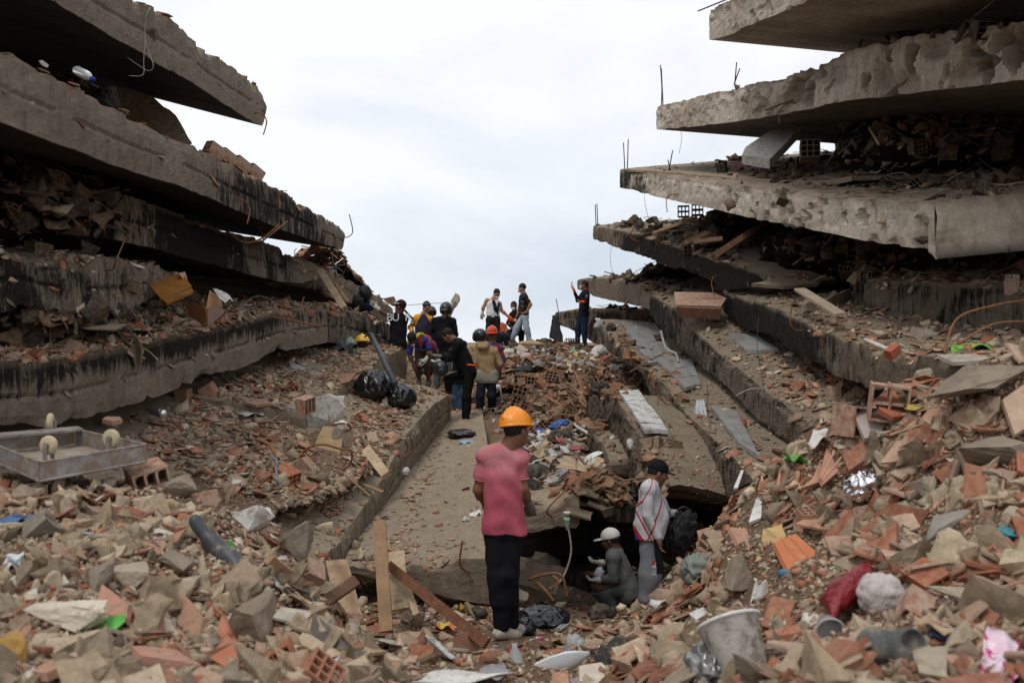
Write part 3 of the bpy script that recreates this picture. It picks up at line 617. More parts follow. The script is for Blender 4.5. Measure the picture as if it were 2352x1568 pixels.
# mixes: list of (weight, kind, size lo, size hi, palette, tilt)
MIX = {
 'fines': [(5, 'chunk', .012, .045, MORT, 1), (4, 'shard', .02, .065, TERRA, .5), (1, 'chunk', .02, .05, TERRA, 1), (.25, 'shard', .02, .04, PALE, .5)],
 'mound': [(5, 'shard', .07, .21, TERRA, .8), (2.0, 'chunk', .04, .12, MORT, 1), (3.2, 'chunk_fine', .06, .20, MORT, 1), (1.5, 'ribbed', .12, .24, TERRA, .7), (.5, 'shard', .08, .2, PALE, .5), (.8, 'stick', .15, .5, WOOD, .6), (.18, 'sheet', .06, .16, PLAS + CARD, .8), (.09, 'hollow', .12, .18, TERRA, 1), (1.4, 'shard', .07, .18, MORT, .7)],
 'mound_right': [(4.2, 'shard', .08, .27, TERRA, .8), (1.8, 'ribbed', .14, .28, TERRA, .7), (3.0, 'chunk_fine', .06, .22, MORT, 1), (1.6, 'chunk', .04, .12, MORT, 1), (.4, 'shard', .08, .2, PALE, .5), (.8, 'stick', .15, .5, WOOD, .6), (.09, 'hollow', .12, .18, TERRA, 1), (1.2, 'shard', .07, .2, MORT, .7), (.2, 'sheet', .06, .16, PLAS + CARD, .8)],
 'mound_left': [(2.6, 'shard', .07, .20, TERRA, .8), (2.4, 'chunk', .03, .12, MORT, 1), (4.2, 'chunk_fine', .05, .20, MORT, 1), (.8, 'ribbed', .12, .22, TERRA, .7), (.6, 'shard', .07, .2, PALE, .5), (.8, 'stick', .15, .5, WOOD, .6), (.07, 'hollow', .12, .18, TERRA, 1), (2.0, 'shard', .07, .18, MORT, .7), (.18, 'sheet', .06, .16, PLAS + CARD, .8)],
 'small': [(4, 'shard', .04, .13, TERRA, .5), (2, 'chunk', .03, .10, MORT, 1), (1, 'shard', .05, .12, MORT, .5), (.15, 'stick', .1, .3, WOOD, .3), (.12, 'shard', .04, .1, PALE, .5)],
 'mid': [(4, 'shard', .10, .26, TERRA, .5), (2.4, 'chunk_fine', .07, .22, MORT, 1), (1.2, 'ribbed', .14, .28, TERRA, .6), (.5, 'stick', .2, .7, WOOD, .35), (.2, 'hollow', .15, .24, TERRA, 1), (.2, 'shard', .1, .22, PALE, .5)],
 'brown': [(3, 'shard', .08, .26, BROWN, .7), (3, 'chunk', .06, .22, BROWN, 1), (1, 'stick', .2, .8, BROWN, .5), (1, 'shard', .08, .24, TERRA, .7), (.6, 'hollow', .16, .24, BROWN, 1), (.6, 'sheet', .15, .4, BROWN, .6)],
 'burnt': [(3, 'shard', .1, .34, BURN_SHADE, .7), (2, 'chunk', .08, .26, BURN_SHADE, 1), (1.6, 'stick', .3, .9, BURN_SHADE, .4), (.9, 'hollow', .2, .26, BURN_SHADE, 1), (.5, 'shard', .12, .3, MORT, .4), (.5, 'shard', .12, .3, BROWN, .6), (.25, 'stick', .3, .8, WOOD, .4)],
 'trash': [(1.3, 'crump', .08, .24, PLAS[:4], 1), (1.5, 'bottle', .12, .26, PLAS[:4], 1), (2.5, 'sheet', .10, .34, PLAS, .7), (.8, 'tray', .14, .24, PLAS[:4], .6), (1.2, 'sheet', .15, .4, CARD, .5), (1.6, 'shard', .08, .24, TERRA, .7), (1.6, 'chunk', .06, .2, BROWN, 1), (.8, 'stick', .2, .5, WOOD, .5), (.5, 'crump', .15, .35, [(.02, .02, .022), (.03, .03, .035)], 1)],
}
BINS = {}
def rand_rot(nv, tilt, zone=''):
    yaw = Matrix.Rotation(random.gauss(.75, .4) if zone.startswith('right fore') and random.random() < .6 else random.uniform(0, 6.283), 3, 'Z')
    tl = Matrix.Rotation(random.gauss(0, .45) * tilt, 3, 'X') @ Matrix.Rotation(random.gauss(0, .45) * tilt, 3, 'Y')
    if tilt >= 1: tl = Matrix.Rotation(random.uniform(-3.14, 3.14), 3, 'X') @ Matrix.Rotation(random.uniform(-1.5, 1.5), 3, 'Y')
    n = Vector((nv[0] * .7, nv[1] * .7, max(nv[2], .2))); q = n.to_track_quat('Z', 'Y').to_matrix()
    return np.array(q @ yaw @ tl)
ALLP = []       # every piece placed: (kind, proto, size, pos, R, colour, zone)
def put(kind, size, pos, nv, pal, tilt, zone, lift=.12):
    c = np.array(random.choice(pal)) * random.uniform(.78, 1.22)
    ALLP.append((kind, random.randrange(len(PR[kind])), size, np.asarray(pos) + np.array([0, 0, size * lift * random.uniform(.3, 1.3)]), rand_rot(nv, tilt, zone), c, zone))
def pick(mix):
    r = random.uniform(0, sum(m[0] for m in mix))
    for m in mix:
        r -= m[0]
        if r <= 0: return m
    return mix[-1]
def scatter(zone, poly, mix, n, sc=1.0, minz=.42, jit=0, dark=None, dmax=40, dmin=0):
    xs = [p[0] for p in poly]; ys = [p[1] for p in poly]; k = 0; tries = 0
    while k < n and tries < n * 6:
        tries += 1; px = random.uniform(min(xs), max(xs)); py = random.uniform(min(ys), max(ys))
        if not inpoly(px, py, poly): continue
        o = CAM if random.random() < .7 else CAM + np.array([random.uniform(-.9, .9), random.uniform(-.3, .3), random.uniform(-.1, .6)])
        h = shoot(px, py, o)
        if h is None or (h[1][2] < minz if minz > 0 else (h[1][2] < .42 and not h[2])) or not (dmin < h[0][1] < dmax): k += (h is None) * .3; continue
        m = pick(MIX[mix]); s = m[2] + (m[3] - m[2]) * random.random() ** 1.7
        put(m[1], s * sc, h[0], h[1], m[4], m[5], zone); k += 1
def heap(name, label, c, r, h, seed, mat_, yaw=0, soot=.2):
    """mound of packed rubble that the loose pieces lie on; it follows whatever it was tipped on"""
    n = 44; U, V = np.meshgrid(np.linspace(-1, 1, n), np.linspace(-1, 1, n)); u = U.ravel(); v = V.ravel(); q = np.sqrt(u * u + v * v)
    ca, sa = math.cos(yaw), math.sin(yaw); x = c[0] + ca * u * r[0] - sa * v * r[1]; y = c[1] + sa * u * r[0] + ca * v * r[1]
    b = []
    for i in range(len(x)):
        k = down(x[i], y[i], c[2] + .7, 2.5); b.append(k[0][2] if k else c[2] - .5)
    b = np.array(b); p = np.stack([x, y, np.zeros_like(x)], -1); z = h * np.cos(np.clip(q, 0, 1.6) * math.pi / 2.0)
    w_ = np.clip(1.2 - q, 0, 1); p[:, 2] = b + z + w_ * h * .7 * fbm(p, 2.0, 4, seed) + w_ * .05 * fbm(p, 8, 2, seed) - .03
    f = [(j * n + i, j * n + i + 1, (j + 1) * n + i + 1, (j + 1) * n + i) for j in range(n - 1) for i in range(n - 1) if math.hypot(i - n / 2 + .5, j - n / 2 + .5) < n / 2 * 1.0]
    f = [t for t in f if max(p[list(t), 2]) - min(p[list(t), 2]) < .9 * max(r) / n * 2 + .02 and p[list(t), 2].min() > c[2] - .7]
    par = list(range(len(p)))
    def root(i):
        while par[i] != i: par[i] = par[par[i]]; i = par[i]
        return i
    for t in f:
        for k in t[1:]: par[root(k)] = root(t[0])
    cn = {}
    for t in f: r_ = root(t[0]); cn[r_] = cn.get(r_, 0) + 1
    big = max(cn, key=cn.get); f = [t for t in f if root(t[0]) == big]; us = sorted({i for t in f for i in t}); mp_ = {i: k for k, i in enumerate(us)}; p = p[us]; f = [tuple(mp_[i] for i in t) for t in f]
    o = link(name, p, f, mat_, smooth=True, attr={'Mask': np.tile([soot, .3, 0, 1], (len(p), 1))}); tag(o, label, 'rubble heap', None, 'thing'); RECV.append((p, f)); return o
E_, K_ = MATS['earth'], MATS['black concrete with soot and painted shade']
heap('rubble_heap', 'burnt heap of blocks and planks on the fourth right slab', (4.15, 18.0, 4.05), (1.15, 1.7), .62, 2, K_, soot=.7)
heap('rubble_heap', 'small blackened heap on the tip of the fifth right slab', (3.3, 21.4, 3.7), (.9, 1.0), .36, 3, K_, soot=.7)
heap('rubble_heap', 'brown rubble heap in the middle under the white bags, with hollow blocks sticking out', (1.0, 18.6, 1.45), (1.9, 1.7), .45, 4, E_)
heap('rubble_heap', 'heap of clothes and debris under the pitted slab, shade painted into its colour', (6.1, 14.4, 4.7), (1.9, 1.7), .55, 5, K_, soot=.5)  # black colour paints the shadow of the slab above
heap('rubble_heap', 'brick rubble heap on the lowest left slab beside the big white chunk', (-2.0, 9.6, 1.55), (1.0, 2.4), .26, 6, E_)
heap('rubble_heap', 'dusty rubble heap between the long left slab and the soot-blackened one', (-4.2, 13.0, 2.95), (.85, 3.0), .42, 7, E_)
heap('rubble_heap', 'rubble heap on the left skyline beside the bicycle wheel', (-3.4, 18.6, 3.35), (.9, 2.2), .42, 8, E_)
heap('rubble_heap', 'leaf-brown heap of broken board hanging beside the cave', (.95, 12.1, .95), (.65, 1.2), .25, 9, E_)
BV = make_bvh()
Z = {
 'left foreground mound': [(-250,1080),(330,1095),(640,1120),(800,1400),(900,1600),(-250,1600)],
 'right foreground mound': [(2600,780),(2352,820),(2150,880),(1960,960),(1700,1140),(1520,1290),(1420,1420),(1340,1500),(1330,1600),(2600,1600)],
 'bottom centre': [(800,1380),(860,1340),(960,1390),(1130,1470),(1380,1460),(1450,1600),(800,1600)],
 'left ledge': [(330,990),(560,860),(760,820),(900,850),(985,905),(872,1045),(765,1195),(640,1130),(330,1090)],
}
scatter('left foreground mound', Z['left foreground mound'], 'fines', 11000)
scatter('left foreground mound', Z['left foreground mound'], 'mound_left', 3700)
scatter('right foreground mound', Z['right foreground mound'], 'fines', 10000)
scatter('right foreground mound', Z['right foreground mound'], 'mound_right', 5200)
scatter('bottom centre', Z['bottom centre'], 'fines', 1800)
scatter('bottom centre', Z['bottom centre'], 'mound', 260, .9)
scatter('bottom centre', [(880,1480),(1400,1480),(1460,1600),(860,1600)], 'trash', 90, .8)
scatter('left ledge', Z['left ledge'], 'small', 3600)
scatter('left ledge', Z['left ledge'], 'mid', 620)
scatter('left ledge', [(540,840),(800,800),(960,950),(860,1100),(700,1130),(560,960)], 'small', 1300)
scatter('left stack', [(0,90),(150,160),(420,300),(640,410),(640,430),(420,330),(220,240),(0,130)], 'small', 320, 1.3, minz=.4)
scatter('left stack', [(270,420),(480,470),(740,570),(800,620),(740,620),(560,550),(330,460)], 'mid', 330, 1.0)
scatter('left stack', [(60,520),(420,580),(420,620),(150,600),(0,560)], 'small', 260)
scatter('left stack', [(300,720),(420,600),(560,620),(760,660),(900,700),(760,720),(520,750),(340,790),(150,830),(0,840),(0,740)], 'mid', 520, .9)
scatter('left stack', [(300,720),(420,600),(560,620),(760,660),(900,700),(760,720),(520,750),(340,790),(150,830),(0,840),(0,740)], 'small', 1300)
scatter('left skyline', [(640,560),(780,580),(900,700),(940,780),(820,720),(700,640)], 'mid', 380, 1.0)
scatter('left skyline', [(640,560),(780,580),(900,700),(940,780),(820,720),(700,640)], 'small', 500)
scatter('left stack', [(760,760),(930,760),(940,810),(800,880),(700,860),(640,830)], 'small', 900)
scatter('right stack', [(1440,470),(1680,470),(1700,600),(1600,590),(1500,550),(1360,515)], 'burnt', 420, 1.0)
scatter('right stack', [(1380,600),(1520,600),(1650,660),(1520,680),(1400,640)], 'burnt', 260)
scatter('right stack', [(1640,300),(2352,290),(2352,440),(1900,430),(1640,400)], 'burnt', 420, .9)  # dark palette paints the shadow under the pitted slab onto these pieces
scatter('right stack', [(1640,380),(2352,400),(2352,450),(1900,455)], 'small', 250)
scatter('right stack', [(1500,670),(1960,780),(2100,830),(1960,1000),(1780,900),(1600,740)], 'mid', 210, .85)
scatter('right stack', [(1500,670),(1960,780),(2100,830),(1960,1000),(1780,900),(1600,740)], 'small', 560)
scatter('right stack', [(1720,640),(2352,600),(2352,830),(2100,830),(1850,740)], 'small', 900, 1.1)
scatter('right stack', [(1720,640),(2352,560),(2352,820),(2100,820),(1850,740)], 'mid', 130, .9)
scatter('right stack', [(1370,730),(1500,720),(1700,900),(1880,1060),(1740,1110),(1600,960)], 'small', 420)
scatter('right stack', [(1350,890),(1440,880),(1640,1080),(1680,1160),(1500,1120)], 'small', 260, .6)
scatter('right stack', [(1270,690),(1500,690),(1500,740),(1380,730)], 'burnt', 170, .8)
scatter('central heap', [(1150,790),(1420,790),(1500,860),(1480,900),(1380,1000),(1200,990),(1150,900)], 'brown', 1900, 1.0)
scatter('central heap', [(1150,840),(1400,850),(1480,880),(1380,1000),(1200,990)], 'small', 900, 1.2)
scatter('central heap', [(1160,780),(1440,780),(1440,860),(1160,850)], 'trash', 230, 1.1)
scatter('central heap', [(1190,960),(1340,960),(1390,1090),(1230,1130),(1180,1060)], 'trash', 240, .9)
scatter('central heap', [(1290,1080),(1420,1080),(1430,1160),(1330,1160)], 'brown', 400, .8)
scatter('ramp', [(930,1290),(1130,1290),(1180,960),(1040,960)], 'fines', 120, 1.0)
scatter('ramp', [(900,1250),(960,1060),(1020,970),(1060,980),(960,1180),(960,1290)], 'small', 260, .8)
scatter('ledge behind ramp', [(880,780),(1150,780),(1160,960),(1040,950),(940,900)], 'mid', 240, .8)
scatter('cave floor', [(1200,1380),(1500,1380),(1500,1450),(1200,1460)], 'small', 220, .7)
scatter('cave mouth', [(860,1290),(1000,1340),(1180,1440),(900,1480),(800,1400)], 'small', 420, .9)
for pl in ([(0,300),(260,400),(260,530),(0,540)], [(0,120),(260,200),(240,240),(0,130)], [(0,690),(420,690),(420,740),(0,790)], [(1750,560),(2352,520),(2352,650),(1960,640)], [(1750,290),(2352,230),(2352,420),(1700,400)], [(2000,60),(2352,10),(2352,60),(2050,110)]):
    scatter('left stack' if pl[0][0] < 800 else 'right stack', pl, 'burnt', 110, 1.1, minz=-.6); scatter('left stack' if pl[0][0] < 800 else 'right stack', pl, 'brown', 60, 1.0, minz=-.6)
# what lies outside the frame or behind the crests keeps its rubble too
for k in range(5200):
    x, y = random.uniform(-5, 5), random.uniform(.8, 26); h = down(x, y, 9)
    if h is None or h[1][2] < .3 or (-1.4 < x < -.05 and 8.4 < y < 18 and random.random() < .85) or (x > 1.2 and y > 9 and random.random() < .65): continue
    m = pick(MIX['mound' if random.random() < .35 else 'small']); put(m[1], m[2] + (m[3] - m[2]) * random.random() ** 1.6, h[0], h[1], m[4], m[5], 'all over')
# bigger single things lie clear of the loose pieces
KEEP = [(1475,950,50,50),(1160,1462,36,22),(164,1414,105,45),(250,1430,34,34),(522,1252,20,18),(342,1108,72,52),(415,1120,44,34),(480,1150,30,30),(88,1212,56,40),(575,1186,52,40),(684,1244,36,56),(408,1300,42,34),(300,1318,48,34),(212,1332,46,30),(502,1270,40,60),(602,1418,44,44),(18,1500,44,44),
 (430,1430,40,62),(380,1512,80,26),(530,1512,62,32),(112,1542,46,22),(252,1392,48,34),(130,1050,215,62),(40,1196,50,14),(26,1290,34,26),(1050,1552,130,24),(1365,1546,40,26),(1215,1545,70,26),(740,952,66,58),(785,1004,28,42),(752,1030,34,54),
 (1690,1488,80,76),(2022,1364,54,50),(1945,1370,74,62),(1905,1444,38,38),(2310,1510,62,68),(1988,1118,42,30),(1826,1345,30,36),(1845,1272,70,44),(1895,1075,52,46),(1706,1240,36,30),(2340,935,45,62),(2040,922,48,34),(1965,968,40,34),(2100,1400,40,34),
 (2000,970,42,36),(2055,930,42,32),(2250,868,115,42),(2285,1036,95,36),(2175,1208,76,50),(1695,1312,38,48),(2130,1110,28,34),(2325,1190,36,26),(2230,1370,84,28),(2130,1520,50,46),(1755,1355,60,46),(1736,1175,20,34),(1694,1102,14,24),(1610,1412,30,22),(1770,1245,34,44),
 (1890,1002,36,16),(2318,1228,32,14),(1630,1530,44,42),(2045,1500,52,60),(1600,700,62,34),(275,205,80,40)]
def kept(a):
    if a[3][1] < 1 or a[2] < .055: return False
    x, y = proj(a[3]); r = a[2] * .22 / a[3][1] * F
    return any(((x - k[0]) / (k[2] + r)) ** 2 + ((y - k[1]) / (k[3] + r)) ** 2 < 1 for k in KEEP)
ALLP = [a for a in ALLP if not kept(a)]
LM = [(164,1414,'the flat cream stone'),(250,1430,'the green plastic scrap'),(342,1108,'the six-holed hollow block'),(575,1186,'the whitewashed triangular chunk'),(684,1244,'the upright grey chunk'),(408,1300,'the round tan boulder'),(505,1292,'the dark rubber strip'),(602,1418,'the dusty knobbly lump'),
 (18,1500,'the yellow foam'),(430,1430,'the tall pink tile shard'),(530,1512,'the broad orange shard'),(130,1050,'the overturned cart'),(26,1290,'the white and teal rag'),(745,1470,'the folded steel sheet'),(740,1380,'the dark batten'),(880,1320,'the upright plank'),(1050,1552,'the torn white board'),(1150,1460,'the pink-shirted man\'s feet'),
 (740,952,'the big whitewashed chunk'),(752,1030,'the torn cardboard strip'),(866,893,'the black rubbish bags'),(832,785,'the yellow hard hat'),(700,850,'the pale grey sheet'),(588,925,'the flat pinkish tile'),(378,950,'the dark drink can'),(395,665,'the amber box'),(470,712,'the open brown carton'),(320,735,'the pale blue face mask'),
 (550,355,'the block row on the second slab'),(190,170,'the blue-capped bottle'),(762,690,'the square-holed blocks'),(778,604,'the bicycle wheel'),(836,674,'the round black backpack'),(1690,1488,'the cloudy plastic tub'),(2022,1364,'the foam lump'),(1945,1360,'the dark red bag'),(1905,1444,'the clear plastic cup'),(2310,1510,'the flowered cloth'),
 (1988,1118,'the silver foil'),(1845,1272,'the bright orange ribbed tile'),(1895,1075,'the star-like broken tile'),(2340,935,'the broad dusty tile'),(2040,922,'the upper crest hollow block'),(1965,968,'the lower crest hollow block'),(2250,868,'the long pale stone'),(2285,1036,'the grey wall fragment'),(2175,1208,'the slanted grey slab'),
 (1695,1312,'the rounded upright stone'),(1755,1355,'the twisted dusty cloth'),(1736,1175,'the upright white scrap'),(1610,1412,'the torn white scrap'),(2318,1228,'the teal rag'),(1630,1530,'the shiny wrapper'),(2045,1500,'the standing grey boot'),(1596,700,'the red brickwork slab'),(1607,950,'the grey hanging rag'),(1880,690,'the long pale plank'),
 (2015,790,'the short white pipe'),(1700,385,'the pink curtain'),(1580,500,'the charred blocks'),(1240,985,'the blue tarpaulin'),(1290,1066,'the long cardboard flap'),(1340,835,'the round-cornered cardboard'),(1220,880,'the pair of hollow blocks'),(1385,805,'the white cartons'),(1318,788,'the wire basket'),(1221,790,'the tan log'),
 (1345,880,'the pinkish clay strip'),(1070,1190,'the white stone on the ramp'),(1060,995,'the flat black bag'),(1400,1300,'the crouching man'),(1500,1250,'the jersey-wearing man'),(1218,1330,'the cracked concrete lump'),(965,900,'the bent-over person'),(2118,768,'the angular boulder'),(1480,940,'the white floor tiles'),(1460,790,'the grey floor tiles'),(2230,798,'the green wrapper')]
def near(x, y):
    k = min(LM, key=lambda q: (q[0] - x) ** 2 + (q[1] - y) ** 2); dx, dy = x - k[0], y - k[1]; r = math.hypot(dx, dy)
    w_ = 'touching' if r < 32 else ('just ' if r < 85 else ('' if r < 170 else 'well ')) + (('right of' if dx > 0 else 'left of') if abs(dx) > abs(dy) * 1.8 else (('below' if dy > 0 else 'above') + ((' right of' if dx > 0 else ' left of') if abs(dx) > abs(dy) * .55 else '')))
    return w_ + ' ' + k[2]
# ---- the largest of each kind become objects of their own, the rest one loose mass
KIND = {'chunk': ('mortar_chunk', 'mortar chunk'), 'chunk_fine': ('concrete_chunk', 'concrete chunk'), 'shard': ('brick_shard', 'brick shard'), 'ribbed': ('ribbed_block_piece', 'block piece'), 'hollow': ('hollow_block', 'hollow block'),
        'stick': ('wood_splinter', 'splinter'), 'sheet': ('packaging_scrap', 'scrap'), 'crump': ('crumpled_bag', 'plastic bag'), 'bottle': ('plastic_bottle', 'bottle'), 'tray': ('foam_tray', 'foam tray')}
DESC = {'chunk': 'mortar lump', 'chunk_fine': 'rough concrete chunk', 'shard': 'flat shard', 'ribbed': 'ribbed clay piece', 'hollow': 'holed clay block',
        'stick': 'thin stick', 'sheet': 'bent packaging scrap', 'crump': 'crumpled plastic bag', 'bottle': 'empty plastic container', 'tray': 'foam tray'}
WHERE = {'left foreground mound': 'in the rubble mound at the lower left', 'right foreground mound': 'in the rubble mound at the lower right', 'bottom centre': 'in the litter at the bottom centre', 'left ledge': 'on the brick-strewn lowest left slab',
         'left stack': 'on the slabs of the left stack', 'left skyline': 'on the skyline end of the left stack', 'right stack': 'on the slabs of the right stack', 'central heap': 'in the heap between the two stacks', 'ramp': 'on the sandy ramp',
         'ledge behind ramp': 'on the ledge around the workers', 'cave floor': 'on the floor of the cave', 'cave mouth': 'beside the timber left of the ramp', 'all over': 'scattered between the stacks'}
def cname(c):
    r, g, b = c
    if max(c) < .10: return 'near-black'
    if min(c) > .42: return 'whitish'
    if r > 2.3 * b and r > .22: return 'terracotta red' if g < .45 * r else 'dusty orange-pink'
    if r > 1.9 * b and r < .22: return 'dark brown'
    if b > r * 1.2: return 'bluish'
    if g > r * 1.15: return 'greenish'
    return 'grey-tan' if r < .34 else 'pale tan'
def vis(a):
    x, y = proj(a[3]) if a[3][1] > .5 else (-1, -1)
    return -50 < x < W + 50 and 0 < y < H + 60
byk = {}
for a in ALLP:
    if vis(a): byk.setdefault(a[0], []).append(a)
solo = set(); MESH = {}; LAB = []
for kd, L_ in byk.items():
    L_.sort(key=lambda a: -a[2] / a[3][1])
    for a in L_[:(280 if len(L_) > 300 else 300)]: solo.add(id(a))
for a in ALLP:
    if id(a) not in solo: continue
    key = (a[0], a[1])
    if key not in MESH:
        v, f = PR[a[0]][a[1]]; me = bpy.data.meshes.new(KIND[a[0]][0]); me.from_pydata(v.tolist(), [], [tuple(q) for q in f]); me.update(); me.materials.append(RUBO); MESH[key] = me
        if a[0] in ('chunk_fine', 'crump', 'bottle', 'sheet'): me.polygons.foreach_set('use_smooth', [a[0] != 'chunk_fine'] * len(me.polygons))
    o = bpy.data.objects.new(KIND[a[0]][0], MESH[key]); COL.objects.link(o)
    M = np.eye(4); M[:3, :3] = a[4] * a[2]; M[:3, 3] = a[3]; o.matrix_world = Matrix(M.tolist()); o.color = (*a[5], 1)
    cn = cname(a[5]); pxs = a[2] / max(a[3][1], .5) * F; x_, y_ = proj(a[3]); sz = 'tiny' if pxs < 22 else 'small' if pxs < 42 else 'medium' if pxs < 70 else 'large'
    LAB.append((o, sz, cn, DESC[a[0]], near(x_, y_), y_)); tag(o, 'x', KIND[a[0]][1], '%s %ss %s' % (cn, KIND[a[0]][1], WHERE[a[6]]), 'thing')
gl_ = {}
for q in LAB: gl_.setdefault(q[1:5], []).append(q)
for k, L_ in gl_.items():
    L_.sort(key=lambda q: q[5]); n = len(L_)
    for i, q in enumerate(L_):
        pre = '' if n == 1 or n > 17 else ('upper' if i == 0 else 'lower') if n == 2 else 'topmost' if i == 0 else 'lowest' if i == n - 1 else ['', 'second highest', 'third highest', 'fourth highest', 'fifth highest', 'sixth highest', 'seventh highest', 'eighth highest', 'ninth highest', 'tenth highest', 'eleventh highest', 'twelfth highest', 'thirteenth highest', 'fourteenth highest', 'fifteenth highest', 'sixteenth highest'][i]
        w1 = ' '.join([pre, k[0], k[1], k[2], k[3]]).split()
        if len(w1) > 16: w1 = [x for x in w1 if x not in ('well', 'just')]
        q[0]['label'] = ' '.join(w1[:16])
def merged(name, label, cat, sel, m):
    vs = []; cs = []; li = []; ls = []; n = 0
    for a in sel:
        v, f = PR[a[0]][a[1]]; q = (v * a[2]) @ a[4].T + a[3]; vs.append(q); cs.append(np.tile([*a[5], 1], (len(q), 1)))
        for t in f: li.append(np.array(t) + n); ls.append(len(t))
        n += len(q)
    if not vs: return
    V = np.concatenate(vs).astype(np.float32); me = bpy.data.meshes.new(name); me.vertices.add(len(V)); me.vertices.foreach_set('co', V.ravel())
    li = np.concatenate(li).astype(np.int32); ls = np.array(ls, np.int32); me.loops.add(len(li)); me.loops.foreach_set('vertex_index', li); me.polygons.add(len(ls))
    me.polygons.foreach_set('loop_start', np.concatenate([[0], np.cumsum(ls)[:-1]]).astype(np.int32)); me.polygons.foreach_set('loop_total', ls); me.update(calc_edges=True); me.validate()
    at = me.color_attributes.new('Col', 'FLOAT_COLOR', 'POINT'); at.data.foreach_set('color', np.concatenate(cs).astype(np.float32).ravel())
    me.materials.append(m); o = bpy.data.objects.new(name, me); COL.objects.link(o); tag(o, label, cat, None, 'stuff')
PL = ('crump', 'bottle', 'sheet', 'tray')
rest = [a for a in ALLP if id(a) not in solo]
merged('brick_rubble', 'loose small shards, chips and crumbs of brick strewn over everything', 'brick rubble', [a for a in rest if a[0] in ('shard', 'ribbed', 'hollow')], RUB)
merged('mortar_gravel', 'loose grey gravel and crumbs of mortar among the bricks', 'gravel', [a for a in rest if a[0] in ('chunk', 'chunk_fine')], RUB)
merged('splinters', 'thin wood splinters and wires strewn in the rubble', 'splinters', [a for a in rest if a[0] == 'stick'], RUB)
merged('litter', 'small scraps of plastic litter in the rubble', 'litter', [a for a in rest if a[0] in PL], RUB)
